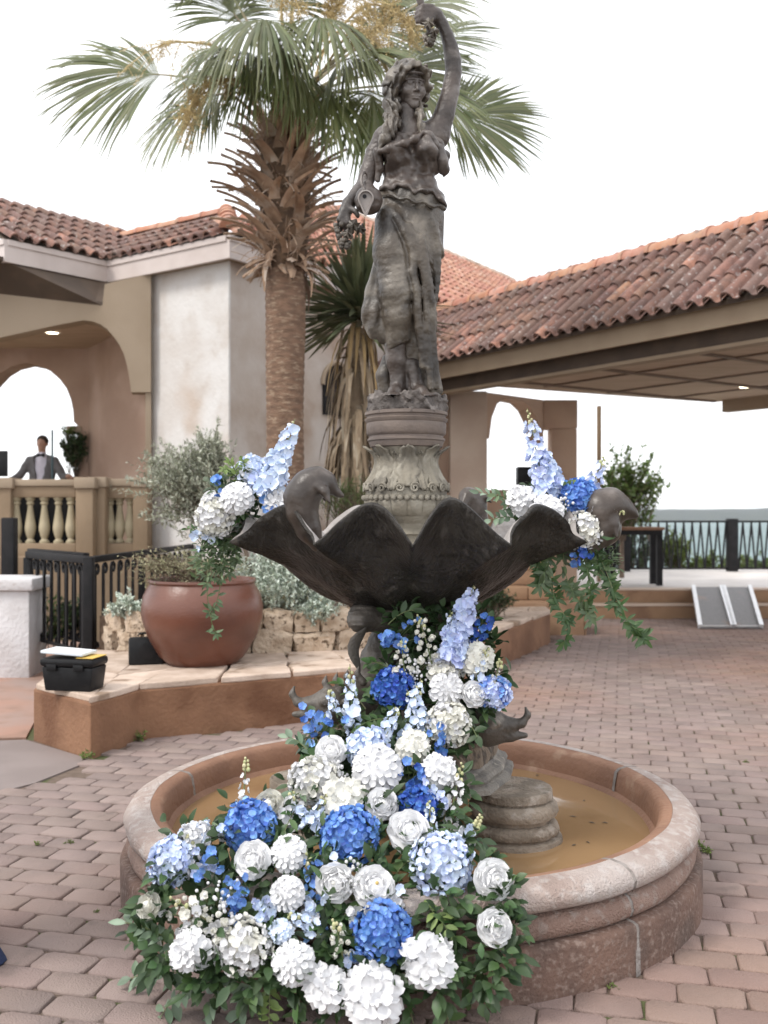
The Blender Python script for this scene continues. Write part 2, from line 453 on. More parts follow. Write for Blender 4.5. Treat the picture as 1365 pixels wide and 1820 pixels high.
# pavers: one piece each, rows running slightly towards the eye on the right
PW = Vector((0.972, -0.235, 0)); PQ = Vector((0.235, 0.972, 0))
PL, PD = 0.224, 0.142
def paver_mesh(L, D, seed):
    r = random.Random(seed); a, b, c = L / 2 - 0.0028, D / 2 - 0.0028, 0.019
    out = [(-a + c, -b), (a - c, -b), (a, -b + c), (a, b - c), (a - c, b), (-a + c, b), (-a, b - c), (-a, -b + c)]
    out = [(x + r.uniform(-.0035, .0035), y + r.uniform(-.0035, .0035)) for x, y in out]
    m = MB(); s1, s2 = 0.978, 0.945
    vs = [(x, y, -0.03) for x, y in out] + [(x, y, 0.006) for x, y in out] + [(x * s1, y * s1 * .99, 0.0115) for x, y in out] + [(x * s2, y * s2 * .97, 0.0138) for x, y in out]
    fs = [tuple(range(24, 32))]
    for k in (0, 8, 16): fs += [(k + i, k + (i + 1) % 8, k + 8 + (i + 1) % 8, k + 8 + i) for i in range(8)]
    return m.add(vs, fs)
paver_mbs = [paver_mesh(PL, PD, s) for s in range(6)]
BC = P(728, 910, 4.45); BC.z = 0                       # fountain centre on the ground
bed_xy = [(-2.50, 7.02), (-1.93, 6.48), (-1.74, 6.98), (-0.19, 7.80), (0.62, 8.9), (1.16, 10.2), (2.05, 12.15), (2.1, 12.7), (1.2, 13.6), (-1.2, 12.6), (-2.55, 11.0), (-2.7, 8.6)]
def inside(p, poly):
    c = False
    for (x1, y1), (x2, y2) in zip(poly, poly[1:] + poly[:1]):
        if (y1 > p[1]) != (y2 > p[1]) and p[0] < (x2 - x1) * (p[1] - y1) / (y2 - y1) + x1: c = not c
    return c
STEP_D = 14.95
spots = []
for j in range(-60, 160):
    for i in range(-96, 96):
        c = PW * ((i + (0.5 if j % 2 else 0)) * PL) + PQ * (j * PD) + Vector((0, 4.0, 0))
        X, D = c.x, c.y
        if D < 2.75 or D > STEP_D - 0.02 or abs(X) > 0.405 * D + 0.35: continue
        if (c.xy - BC.xy).length < 1.17: continue
        if inside((X, D), bed_xy): continue
        if X < -1.9 and D > 5.6 + 0.46 * (X + 2.6) * 1.1: continue      # poured concrete there instead
        if D > 7.9 and X < -0.2: continue
        spots.append((c, D))
spots.sort(key=lambda q: q[1] + (0 if abs(q[0].x) < 0.385 * q[1] else 50))
pm = [m.mesh('paver', M_paver) for m in paver_mbs]
stuff = MB()
for i, (c, D) in enumerate(spots):
    und = 0.006 * mnoise.noise(Vector((c.x * .9, c.y * .9, 3))) + rnd.uniform(-.0022, .0022)
    Mx = Matrix.Translation(c + Vector((rnd.uniform(-.003, .003), rnd.uniform(-.003, .003), und))) @ frame((0, 0, 0), PW, PQ, (0, 0, 1)) @ Euler((rnd.uniform(-.014, .014), rnd.uniform(-.012, .012), rnd.uniform(-.022, .022))).to_matrix().to_4x4()
    if rnd.random() < .5: Mx = Mx @ Matrix.Rotation(PI, 4, 'Z')
    if i < 300: link('paver', pm[i % 6], ground, Mx)
    else: stuff.merge(paver_mbs[i % 6], Mx)
part('paver_field', stuff, M_paver, ground, kind='stuff')

# poured concrete at the left
g1 = [G(-330, 1470), G(-60, 1425), G(60, 1395), G(165, 1353), G(45, 1317), G(-330, 1330)]
mb = MB(); mb.prism([(p.x, p.y) for p in g1], (0, 0, -0.02), (1, 0, 0), (0, 1, 0), (0, 0, 1), 0.030)
part('path', mb, M_concg, kind='structure')
g2 = [G(-330, 1326), G(46, 1314), G(80, 1250), G(150, 1130), G(-400, 1130)]
mb = MB(); mb.prism([(p.x, p.y) for p in g2], (0, 0, -0.02), (1, 0, 0), (0, 1, 0), (0, 0, 1), 0.034)
part('walkway', mb, M_conc, kind='structure')

# ------------------------------------------------------------------ planter wall with flagstone cap
BZ = 0.40
bed = thing('planter_wall', 'low ochre stucco planter wall capped with pale flagstones behind the fountain', 'planter wall', (-1.93, 6.48, 0))
mb = MB(); mb.prism(bed_xy, (0, 0, -0.05), (1, 0, 0), (0, 1, 0), (0, 0, 1), BZ + 0.02)
o = part('stucco_wall', mb, M_terra, bed, smooth=False)
md = o.modifiers.new('bevel', 'BEVEL'); md.width = 0.018; md.segments = 2; md.limit_method = 'ANGLE'
front = [Vector((x, y, 0)) for x, y in bed_xy[:8]]
cxy = [Vector(p) for p in [(-2.55, 8.75, 0), (-2.1, 8.62, 0), (-1.6, 8.52, 0), (-0.5, 8.72, 0), (0.1, 9.4, 0), (0.55, 10.5, 0), (1.35, 12.2, 0), (1.6, 12.6, 0)]]
for (a, b), (c, d) in zip(zip(front[:-1], front[1:]), zip(cxy[:-1], cxy[1:])):
    L = (b - a).length; nseg = max(1, round(L / 0.62))
    for q in range(nseg):
        t0, t1 = q / nseg, (q + 1) / nseg
        p = [lerp(a, b, t0), lerp(a, b, t1), lerp(c, d, t1), lerp(c, d, t0)]
        cen = sum(p, Vector()) / 4
        mid = rnd.uniform(.42, .58)
        for quad in ([p[0], p[1], lerp(p[1], p[2], mid), lerp(p[0], p[3], mid - .05)], [lerp(p[0], p[3], mid - .05), lerp(p[1], p[2], mid), p[2], p[3]]):
            cen = sum(quad, Vector()) / 4
            poly = []
            for v, w in zip(quad, quad[1:] + quad[:1]):
                for t in (0.0, 0.33, 0.66):
                    s = lerp(v, w, t) + Vector((rnd.uniform(-.018, .018), rnd.uniform(-.018, .018), 0))
                    poly.append(cen + (s - cen) * 0.972)
            mb = MB(); mb.prism([(v.x, v.y) for v in poly], (0, 0, BZ - 0.035), (1, 0, 0), (0, 1, 0), (0, 0, 1), 0.042 + rnd.uniform(0, .008))
            o = part('cap_stone', mb, M_flag, bed, smooth=False)
            md = o.modifiers.new('bevel', 'BEVEL'); md.width = 0.010; md.segments = 2; md.limit_method = 'ANGLE'
soil_xy = [(-2.6, 9.0), (-1.6, 8.75), (-0.7, 8.85), (-0.1, 9.3), (0.45, 10.3), (1.2, 12.0), (1.6, 13.2), (-1.0, 12.5), (-2.6, 11)]
mb = MB(); mb.prism(soil_xy, (0, 0, BZ - .05), (1, 0, 0), (0, 1, 0), (0, 0, 1), 0.33)
part('soil', mb, M_soil, bed, smooth=False)

def rock_mb(L, D, Hh, seed, sub=2, amp=0.18):
    r = random.Random(seed); bm = bmesh.new(); bmesh.ops.create_cube(bm, size=1)
    bmesh.ops.subdivide_edges(bm, edges=bm.edges[:], cuts=sub, use_grid_fill=True)
    off = Vector((r.uniform(0, 99), r.uniform(0, 99), 0))
    for v in bm.verts:
        c = v.co.copy(); s = c.normalized() * 0.60
        c = c.lerp(s, 0.35)
        c *= 1 + amp * mnoise.noise(c * 2.6 + off) + amp * .6 * mnoise.noise(c * 6 + off)
        v.co = Vector((c.x * L, c.y * D, c.z * Hh))
    bm.verts.index_update(); m = MB(); m.add([v.co.copy() for v in bm.verts], [[v.index for v in f.verts] for f in bm.faces]); bm.free(); return m

sw = thing('stone_wall', 'rough limestone rubble wall holding the silver plants behind the terracotta pot', 'stone wall', (-1.5, 8.55, BZ))
line = path([(-2.45, 8.95, 0), (-2.2, 8.72, 0), (-1.5, 8.58, 0), (-0.7, 8.68, 0), (-0.1, 9.05, 0), (0.35, 9.8, 0), (0.8, 10.9, 0)], 60)
for row, (z0, hh) in enumerate(((BZ, 0.20), (BZ + 0.19, 0.19))):
    s = rnd.uniform(0, .1); acc = 0; k = 0
    while k < len(line) - 2:
        L = rnd.uniform(0.16, 0.34)
        a = line[k]; j = k
        while j < len(line) - 1 and (line[j] - a).length < L: j += 1
        b = line[j]; d = (b - a); ang = math.atan2(d.y, d.x)
        h2 = hh * rnd.uniform(.92, 1.12)
        m = rock_mb(d.length * 1.02, 0.24, h2 * 1.05, rnd.randrange(9999), 3, 0.22)
        Mx = Matrix.Translation((a + b) / 2 + Vector((0, rnd.uniform(-.02, .02), z0 + h2 / 2 - .01))) @ Matrix.Rotation(ang, 4, 'Z')
        part('stone', m, M_lime, sw, M=Mx, sharp=30)
        k = j
mb = MB(); mb.prism([(v.x + .0, v.y + .06) for v in line[::6]] + [(v.x - .05, v.y + .26) for v in line[::-6]], (0, 0, BZ - .02), (1, 0, 0), (0, 1, 0), (0, 0, 1), .36)
part('mortar', mb, M_mortar, sw, smooth=False)

# ------------------------------------------------------------------ terrace on the right, with its steps
TZ = 0.40
mb = MB(); mb.prism([(1.5, 15.55), (2.9, 15.32), (14, 15.32), (14, 21.6), (0.2, 21.6), (0.2, 16.3)], (0, 0, -0.05), (1, 0, 0), (0, 1, 0), (0, 0, 1), TZ + 0.05)
terrace = part('terrace', mb, M_terrace, kind='structure', smooth=False)
for nm, D0, z1 in (('step', STEP_D, 0.20), ('step', STEP_D + 0.34, TZ + 0.012)):
    mb = MB(); front = [(1.7, D0 + .30), (2.3, D0 + .12), (2.9, D0 + .02), (3.4, D0), (14, D0)]
    back = [(x, y + .36) for x, y in front[::-1]]
    mb.prism(front + back, (0, 0, -.04), (1, 0, 0), (0, 1, 0), (0, 0, 1), z1 + .04)
    o = part(nm, mb, M_step, terrace, smooth=False); md = o.modifiers.new('bevel', 'BEVEL'); md.width = .012; md.segments = 2; md.limit_method = 'ANGLE'
    mb = MB(); mb.prism([(x, y - .015) for x, y in front] + [(x, y + .3) for x, y in front[::-1]], (0, 0, z1 + .002), (1, 0, 0), (0, 1, 0), (0, 0, 1), .022)
    part('tread', mb, M_pinkst, terrace, smooth=False)

# stepped wall of ochre blocks left of the terrace
stp = thing('stepped_wall', 'stepped ochre block wall below the pavilion columns left of the hanging vines', 'steps', (1.6, 13.6, 0))
for r_, (z0, z1, d0) in enumerate(((0.0, .44, 12.9), (.44, .62, 13.3), (.62, .80, 13.6), (.80, 1.0, 13.9))):
    x0 = 1.22; x1 = 2.66 - .14 * r_; x = x0; k = 0
    x -= 0.21 * (r_ % 2)
    while x < x1 - .02:
        w = min(0.47, x1 - x)
        mb = MB(); mb.box((x + .004, d0 + rnd.uniform(0, .01), z0 + .004 - (0.03 if r_ == 0 else 0)), (x + w - .004, 15.4, z1 - .003), 0.012)
        part('block', mb, M_step, stp); x += w

# ------------------------------------------------------------------ roofs of clay tiles
def tile_mb(L, w, seed):
    r = random.Random(seed); m = MB(); pr = []
    for i in range(7): a = PI - PI * i / 6; pr.append((w * .32 * math.cos(a) - w * .16, w * .36 * math.sin(a)))
    for i in range(1, 4): a = PI * i / 4; pr.append((w * .16 + (w * .18) * (1 - math.cos(a)), -w * .07 * math.sin(a)))
    th = 0.013; k = len(pr); vs = []
    for (y, dz, s) in ((-L * .54, 0.024, 1.04), (0.05 * L, 0.010, 1.0), (L * .54, -0.006, .95)):
        vs += [(x * s, y, z * s + dz) for x, z in pr] + [(x * s * .93, y, z * s * .9 + dz - th) for x, z in pr]
    fs = []
    for q in (0, 1):
        a, b = q * 2 * k, (q + 1) * 2 * k
        fs += [(a + i, a + i + 1, b + i + 1, b + i) for i in range(k - 1)]
    fs += [(k + i + 1, k + i, i, i + 1) for i in range(k - 1)]
    return m.add(vs, fs)
def ridge_mb(L, r0):
    m = MB(); n = 8; vs = []
    for (y, s) in ((-L * .55, 1.0), (-L * .42, 1.0), (-L * .40, .90), (L * .52, .88)):
        vs += [(r0 * s * math.cos(PI - PI * i / n), y, r0 * s * math.sin(PI * i / n)) for i in range(n + 1)]
    k = n + 1
    return m.add(vs, [(q * k + i, q * k + i + 1, (q + 1) * k + i + 1, (q + 1) * k + i) for q in range(3) for i in range(n)] + [tuple(range(k))[::-1]])
def in_frame(p, mrg=40):
    if p.y < 0.5: return False
    x, y = proj(p); return -mrg < x < 1365 + mrg and -mrg < y < 1820 + mrg

def tile_roof(root, P0, P1, inw, pitch, depth, mt, w=0.2, row=0.42, clip=None, kind_name='roof_tile', under=True):
    e = (P1 - P0); Ls = e.length; e.normalize(); up = inw * math.cos(pitch) + Vector((0, 0, 1)) * math.sin(pitch)
    nrm = e.cross(up); nrm = nrm if nrm.z > 0 else -nrm
    xx = e if e.cross(up).dot(nrm) > 0 else -e
    T = depth / math.cos(pitch); vars_ = [tile_mb(row, w, s) for s in range(3)]; ms = [v.mesh('roof_tile', mt) for v in vars_]
    lst = []
    for j in range(int(T / (row * .93)) + 1):
        t = (j + .5) * row * .93 - .06
        if t > T: break
        for i in range(int(Ls / w) + 1 + 2 * int(depth / w)):
            s = (i + .5) * w - int(depth / w) * w
            if clip is not None and not clip(s, t * math.cos(pitch)): continue
            if clip is None and not 0 <= s <= Ls: continue
            c = P0 + e * s + up * t + nrm * (0.03 + rnd.uniform(-.004, .006))
            M = frame(c, xx, up, nrm) @ Euler((rnd.uniform(-.02, .02), rnd.uniform(-.03, .03), rnd.uniform(-.02, .02))).to_matrix().to_4x4()
            lst.append((0 if in_frame(c) else 1, (c - cam.location).length, rnd.randrange(3), M))
    lst.sort(key=lambda q: q[:2])
    st = MB()
    for i, (_, _, v, M) in enumerate(lst):
        if i < 300 and _ == 0: link(kind_name, ms[v], root, M)
        else: st.merge(vars_[v], M)
    if st.f: part('roof_tile_field', st, mt, root, kind='stuff')
    return e, up, nrm, T

def ridge_row(root, A, B, mt, r0=0.12, L=0.45, up=Vector((0, 0, 1))):
    d = B - A; n = max(1, round(d.length / L)); L = d.length / n; d.normalize(); sd = d.cross(up).normalized(); u2 = sd.cross(d)
    me = ridge_mb(L, r0).mesh('ridge_tile', mt)
    for i in range(n):
        c = A + d * (L * (i + .5))
        if c.y > 1: link('ridge_tile', me, root, frame(c + Vector((0, 0, rnd.uniform(-.006, .006))), sd, d, u2))

def onplane(px, py, O, e):
    """(s, z) of the pixel on the vertical plane through O along the horizontal direction e"""
    k = (px - CX) / F
    s = (k * O.y - O.x) / (e.x - k * e.y)
    D = O.y + s * e.y
    return s, H + (CY - py) / F * D

UP = Vector((0, 0, 1))
# ------------------------------------------------------------------ villa
u = Vector((0.57, 0.82, 0)).normalized(); wv = Vector((-u.y, u.x, 0))
C0 = P(407, 910, 12.3); C0.z = 0
villa = thing('villa', 'pale stucco villa with tower corner, arched porch and weathered red tile roofs', 'building', C0)
FZ0, FZ1 = 4.74, 5.02                               # fascia bottom and top
L_left, L_right = 1.40, 5.3
Jt = C0 + wv * L_left
mb = MB(); mb.prism([(0, -.05), (L_left, -.05), (L_left, 4.9), (0, 4.9)], C0, wv, UP, u, .03)
part('tower_wall', mb, M_white, villa, smooth=False)
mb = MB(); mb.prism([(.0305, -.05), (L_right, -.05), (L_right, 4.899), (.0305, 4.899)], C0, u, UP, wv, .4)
part('side_wall', mb, M_stain_shade, villa, smooth=False)
mb = MB(); mb.tube([C0 - UP * .05 + (u + wv) * .012, C0 + UP * 4.9 + (u + wv) * .012], .022, 8); part('corner_bead', mb, M_white, villa)
# eave corners
A2 = C0 - u * .14 - wv * .14
V2 = A2 + wv * 2.25
A3e = A2 + u * 17.0
# porch eave leaves the valley V2 and comes towards the eye at the left
pu = Vector((0.66, 0.75, 0)).normalized(); pn = Vector((-pu.y, pu.x, 0))
A1 = V2 - pu * 1.47
def fascia(a, b, z0, z1, outw, m, root, th=.05, name='fascia', ext=0.0):
    e = (b - a).normalized(); mb = MB()
    mb.prism([(-ext, z0), ((b - a).length + ext, z0), ((b - a).length + ext, z1), (-ext, z1)], Vector((a.x, a.y, 0)), e, UP, outw, th)
    mb.prism([(-ext, z1 - .07), ((b - a).length + ext, z1 - .07), ((b - a).length + ext, z1), (-ext, z1)], Vector((a.x, a.y, 0)) + outw * (th + .001), e, UP, outw, .018)
    o = part(name, mb, m, root, smooth=False); return o
fascia(A2, V2, FZ0, FZ1, -u, M_fascia, villa)
fascia(A2, A3e, FZ0, FZ1, -wv, M_fascia, villa, ext=.05)
fascia(A1, V2, FZ0, FZ1, -pn, M_fascia, villa)
A0 = A1 + pn * 1.6 - pu * .25
fascia(A1, A0, FZ0, FZ1, -pu, M_fascia, villa, ext=.05)
# soffits
def slab(pts, z, th, m, root, name):
    mb = MB(); mb.prism([(p.x, p.y) for p in pts], (0, 0, z), (1, 0, 0), (0, 1, 0), UP, th); return part(name, mb, m, root, smooth=False)
slab([A2, A2 + u * 8, A2 + u * 8 + wv * .3, A2 + wv * .3 + u * .3, V2 + u * .3, V2], FZ0 + .03, .05, M_fasciat, villa, 'soffit')
zE = FZ1 + .02
E = lambda p: Vector((p.x, p.y, zE))
p30 = R(30)
tile_roof(villa, E(A1), E(V2), pn, p30, 1.7, M_tile, w=.19, row=.36, clip=lambda s, t: 0 + t * 0.0 <= s <= 1.47 + t * 0.92)
L2 = (A2 - V2).length
tile_roof(villa, E(V2), E(A2), u, p30, 1.25, M_tile, w=.19, row=.36, clip=lambda s, t: -t <= s <= L2 - t)
p35 = R(34)
tile_roof(villa, E(A2), E(A3e), wv, p35, 4.9, M_tiler, w=.23, row=.42, clip=lambda s, t: t <= .55 * s + .12 and s <= 17.0)
def under(a, b, inw, pitch, d, s0, s1, k0, k1, nm='roof'):
    e = (b - a).normalized(); q = lambda s, t: E(a) + e * s + inw * t + UP * (t * math.tan(pitch) - .015)
    mb = MB(); vs = [q(s0, 0), q(s1, 0), q(s1 + k1 * d, d), q(s0 + k0 * d, d)]
    mb.add(vs + [v - UP * .04 for v in vs], [(0, 1, 2, 3), (7, 6, 5, 4)] + [(i, i + 4, (i + 1) % 4 + 4, (i + 1) % 4) for i in range(4)])
    part(nm, mb, M_dkwood, villa, smooth=False)
under(A1, V2, pn, p30, 1.7, 0, 1.47, 0, .92); ridge_row(villa, E(A2) + (wv + u * 1.8) * .35 + UP * (.35 * math.tan(p35) + .06), E(A2) + (wv + u * 1.78) * 4.9 + UP * (4.9 * math.tan(p35) + .06), M_ridge, .12, .42); under(V2, A2, u, p30, 1.25, 0, L2, -1, -1); under(A2, A3e, wv, p35, 4.9, 0, 17.0, 1.8, 0)
e2 = (A2 - V2).normalized()
ridge_row(villa, E(A2) + UP * .09, E(A2) + (u + wv) * 1.25 + UP * (1.25 * math.tan(p30) + .09), M_ridge, .13, .42)
ridge_row(villa, E(A2) + wv * 4.9 + u * 8.7 + UP * (4.9 * math.tan(p35) + .05), E(A2) + wv * 4.9 + u * 17.0 + UP * (4.9 * math.tan(p35) + .05), M_flag, .12, .42)
ridge_row(villa, E(V2) + u * 1.25 - e2 * 1.25 + UP * (1.25 * math.tan(p30) + .06), E(V2) + u * 1.25 + e2 * (L2 - 1.25) + UP * (1.25 * math.tan(p30) + .06), M_ridge, .11, .42)

# porch: arched front wall
Jp = P(269, 910, 12.95); Jp.z = 0
pe = (P(-60, 910, 12.55) - P(269, 910, 12.95)); pe.z = 0; pe.normalize()
pb = Vector((pe.y, -pe.x, 0)); pb = pb if pb.y > 0 else -pb
def pp(lst, O, e): return [onplane(x, y, O, e) for x, y in lst]
arch = [(-90, 512), (0, 521), (182, 543), (186, 505), (268, 486), (268, 697), (233, 697), (230, 672), (226, 650), (220, 629), (212, 612), (203, 599), (191, 585), (178, 576), (164, 571), (148, 569), (100, 578), (0, 600), (-90, 612)]
mb = MB(); mb.prism(pp(arch, Jp, pe), Jp, pe, UP, pb, .30)
part('arch_wall', mb, M_cream, villa, smooth=False)
mb = MB(); mb.prism(pp([(258, 697.5), (268, 697.5), (268, 990), (258, 990)], Jp, pe), Jp + pb * .04, pe, UP, pb, .22)
part('pilaster', mb, M_cream, villa, smooth=False)
# dark sloping soffit between fascia and porch wall
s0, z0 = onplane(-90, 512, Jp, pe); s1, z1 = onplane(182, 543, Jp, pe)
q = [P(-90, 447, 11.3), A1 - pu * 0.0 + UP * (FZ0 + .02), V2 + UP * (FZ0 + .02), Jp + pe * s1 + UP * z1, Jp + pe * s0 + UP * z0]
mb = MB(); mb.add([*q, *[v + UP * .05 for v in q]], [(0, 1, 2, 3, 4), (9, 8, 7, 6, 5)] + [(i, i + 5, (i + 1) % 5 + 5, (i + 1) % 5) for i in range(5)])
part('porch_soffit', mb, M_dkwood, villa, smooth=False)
# porch interior
cz = 4.12
slab([Jp + pb * .29, Jp + pe * 4.2 + pb * .29, Jp + pe * 4.2 + Vector((0, 3.2, 0)), Jp + Vector((0, 3.2, 0))], cz, .06, M_soffit, villa, 'ceiling')
slab([Jp - pe * .2 - pb * .5, Jp + pe * 4.2 - pb * .5, Jp + pe * 4.2 + Vector((0, 2.6, 0)), Jp + Vector((0, 2.6, 0))], -.05, 1.12, M_tan, villa, 'porch_floor')
W0, W1, W2 = P(262, 910, 13.25), P(197, 910, 14.0), P(157, 910, 15.0)
for a, b in ((W0, W1), (W1, W2)):
    a = Vector((a.x, a.y, 0)); b = Vector((b.x, b.y, 0)); e = (b - a); L = e.length; e.normalize()
    mb = MB(); mb.prism([(0, .9), (L, .9), (L, cz + .02), (0, cz + .02)], a, e, UP, Vector((e.y, -e.x, 0)) if e.y > 0 else Vector((-e.y, e.x, 0)), .12)
    part('inner_wall', mb, M_brown, villa, smooth=False)
Bk = Vector((W2.x + .02, W2.y, 0)); be = Vector((-1, 0, 0))
back = [(157, 560), (157, 990), (138, 990), (138, 757), (131, 749), (130, 730), (126, 710), (118, 690), (106, 674), (90, 660), (70, 650), (45, 645), (20, 651), (0, 663), (-25, 690), (-50, 730), (-55, 757), (-70, 757), (-70, 990), (-110, 990), (-110, 560)]
mb = MB(); mb.prism(pp(back, Bk, be), Bk, be, UP, Vector((0, 1, 0)), .42)
part('back_wall', mb, M_brown, villa, smooth=False)
mb = MB()
s, z = onplane(134, 757, Bk, be); mb.box((Bk.x - s - .14, Bk.y - .02, z - .10), (Bk.x - s + .10, Bk.y + .44, z + .0), .02)
part('capital', mb, M_cream, villa)
mb = MB(); c = P(93, 591, 13.6); c.z = cz - .004; mb.lathe([(0, -.012), (.085, -.012), (.095, 0)], 20, c)
part('ceiling_lamp', mb, M_lamp, villa)
mb = MB(); mb.lathe([(.10, -.016), (.125, -.012), (.128, .002)], 24, c); part('lamp_rim', mb, M_fascia, villa)
# dark arched niche in the wall beyond the yucca
ne = u; sN = None
k_ = (598 - CX) / F; sN = (k_ * C0.y - C0.x) / (ne.x - k_ * ne.y)
mb = MB(); poly = [(-.33, 3.0), (.33, 3.0)] + [(.33 * math.cos(a), 3.42 + .33 * math.sin(a)) for a in [PI * i / 10 for i in range(11)]]
mb.prism(poly, C0 + u * sN - wv * .012, u, UP, -wv, .02); part('arched_window', mb, M_iron, villa, smooth=False)
part('window_frame', MB().tube([C0 + u * (sN + .34 * math.cos(a)) - wv * .02 + UP * (3.42 + .34 * math.sin(a)) for a in [PI * i / 12 for i in range(13)]], .035, 6), M_cream, villa)

# ------------------------------------------------------------------ balustrade of the porch
bal = thing('balustrade', 'tan stone balustrade with turned balusters along the villa porch', 'balustrade', (Jp.x - 1, 12.55, 1.07))
BD = 12.5
def bx(px0, px1, py0, py1, D, dep, bev=.012):
    a, b = P(px0, py1, D), P(px1, py0, D); m = MB(); m.box((a.x, D, a.z), (b.x, D + dep, b.z), bev); return m
part('pier', bx(-30, 19, 860, 1010, BD - .03, .28), M_tan, bal); part('pier_cap', bx(-32, 22, 849, 868, BD - .06, .34), M_cream, bal)
part('pier', bx(134, 165, 868, 1010, BD - .03, .28), M_tan, bal); part('pier_cap', bx(131, 168, 848, 868, BD - .06, .34), M_cream, bal)
part('top_rail', bx(19, 134, 852, 864, BD, .22), M_cream, bal); part('rail_panel', bx(19.2, 133.8, 864.2, 884, BD + .03, .16), M_tan, bal)
part('bottom_rail', bx(19, 134, 966, 990, BD, .24), M_tan, bal)
part('top_rail', bx(182, 262, 851, 864, BD + .25, .2), M_cream, bal); part('rail_panel', bx(182.2, 262, 864.2, 886, BD + .27, .14), M_tan, bal)
part('bottom_rail', bx(182, 262, 966, 990, BD + .25, .24), M_tan, bal)
part('pier', bx(168, 186, 866, 1010, BD + .12, .28), M_tan, bal); part('pier_cap', bx(165, 188, 848, 866, BD + .1, .32), M_cream, bal)
part('pier', bx(236, 262, 866, 1010, BD + .2, .28), M_tan, bal); part('pier_cap', bx(233, 264, 849, 866, BD + .18, .32), M_cream, bal)
z0, z1 = P(0, 966, BD).z, P(0, 884, BD).z
hb = z1 - z0
prof = [(.062, 0), (.062, .05), (.045, .07), (.035, .10), (.05, .16), (.068, .28), (.070, .36), (.058, .50), (.042, .68), (.034, .80), (.036, .84), (.050, .86), (.050, .89), (.038, .91), (.06, .96), (.062, 1.0)]
bm_ = MB().lathe([(r, z * hb) for r, z in prof], 16).mesh('baluster', mat('worn baluster paint', (0.42, 0.36, 0.245), (0.33, 0.28, 0.185), 6, 0.85, 0.3, 40))
for px, D in [(5, BD + .1), (30, BD + .1), (54, BD + .1), (79, BD + .1), (104, BD + .1), (126, BD + .1), (196, BD + .36), (213, BD + .36), (231, BD + .36)]:
    c = P(px, 966, D); link('baluster', bm_, bal, Matrix.Translation((c.x, D, z0)))
bc = thing('gap_dark_cloth', 'black cloth added behind the porch balusters so the gaps look dark', 'cloth', (-4.5, 13.3, 1.07)); part('cloth', MB().box((P(-40, 0, 14).x, 13.0, 1.08), (P(250, 0, 14).x, 13.03, 1.93)), M_iron, bc, smooth=False)  # black sheet added so the gaps between balusters read dark

# ------------------------------------------------------------------ pavilion on the right
q_u = Vector((0.564, -0.826, 0)).normalized(); q_v = Vector((0.826, 0.564, 0)).normalized()
PA = P(800, 910, 13.6); PA.z = 0
pav = thing('pavilion', 'open tan pavilion with mossy barrel tile eave and boarded soffit', 'pavilion', P(832, 910, 15.3).xy.to_3d())
PZ0, PZ1 = 3.50, 3.74
s0, s1, wd = -2.4, 8.6, 5.7
a, b = PA + q_u * s0, PA + q_u * s1
def fas(a, b, z0, z1, inw, th, m, nm):
    e = (b - a).normalized(); mb = MB(); mb.prism([(0, z0), ((b - a).length, z0), ((b - a).length, z1), (0, z1)], Vector((a.x, a.y, 0)), e, UP, inw, th); return part(nm, mb, m, pav, smooth=False)
fas(a, b, PZ0, PZ1, q_v, .05, M_fasciat, 'fascia')
fas(a + q_v * .26, b + q_v * .26, PZ0 - .13, PZ1 - .02, q_v, .14, M_dkwood, 'beam')
fas(a + q_v * .245, b + q_v * .245, PZ0 - .17, PZ0 - .131, q_v, .17, M_fasciat, 'beam_trim')
slab([a + q_v * .05, b + q_v * .05, b + q_v * .26, a + q_v * .26], PZ0 + .14, .04, M_dkwood, pav, 'eave_soffit')
slab([PA - q_u * .6 + q_v * .4, b + q_v * .4, b + q_v * wd, PA - q_u * .0 + q_v * wd], PZ0, .05, M_soffit, pav, 'soffit')
far0, far1 = PA + q_v * .3, PA + q_v * wd
fas(PA + q_v * wd + q_u * .30, PA + q_v * wd + q_u * 6.5, PZ0 - .20, PZ0 - .001, -q_v, .16, M_fasciat, 'far_beam')
for k in range(5):                                   # battens across and along the soffit
    o_ = PA + q_u * (.15 + 1.55 * k); e = q_v; mb = MB(); mb.prism([(.45, PZ0 - .028), (wd - .2, PZ0 - .028), (wd - .2, PZ0 - .001), (.45, PZ0 - .001)], o_, e, UP, q_u, .07)
    part('batten', mb, M_batten, pav, smooth=False)
for k in range(1, 4):
    o_ = PA + q_v * (.4 + 1.35 * k); mb = MB(); mb.prism([(.0, PZ0 - .020), (7.5, PZ0 - .020), (7.5, PZ0 - .001), (.0, PZ0 - .001)], o_, q_u, UP, q_v, .06)
    part('batten', mb, M_batten, pav, smooth=False)
slab([PA + q_u * s0 + q_v * 1.0, b + q_v * 1.0, b + q_v * wd, PA + q_v * wd + q_u * .0], PZ1 + .02, .5, M_fasciat, pav, 'flat_roof')
rp = R(41.3); rd = 1.12
EA, EB = PA + q_u * s0 - q_v * .10 + UP * (PZ1 + .0), b - q_v * .10 + UP * (PZ1 + .0)
tile_roof(pav, EA, EB, q_v, rp, rd, M_tile, w=.205, row=.475)
mb = MB(); vs = [EA, EB, EB + q_v * rd + UP * rd * math.tan(rp), EA + q_v * rd + UP * rd * math.tan(rp)]
mb.add(vs + [v - UP * .05 for v in vs], [(0, 1, 2, 3), (7, 6, 5, 4)] + [(i, i + 4, (i + 1) % 4 + 4, (i + 1) % 4) for i in range(4)])
part('roof_deck', mb, M_dkwood, pav, smooth=False)
tp = q_v * (rd + .02) + UP * (rd * math.tan(rp) + .04)
ridge_row(pav, EB + tp, EA + tp, M_ridge, .15, .43)
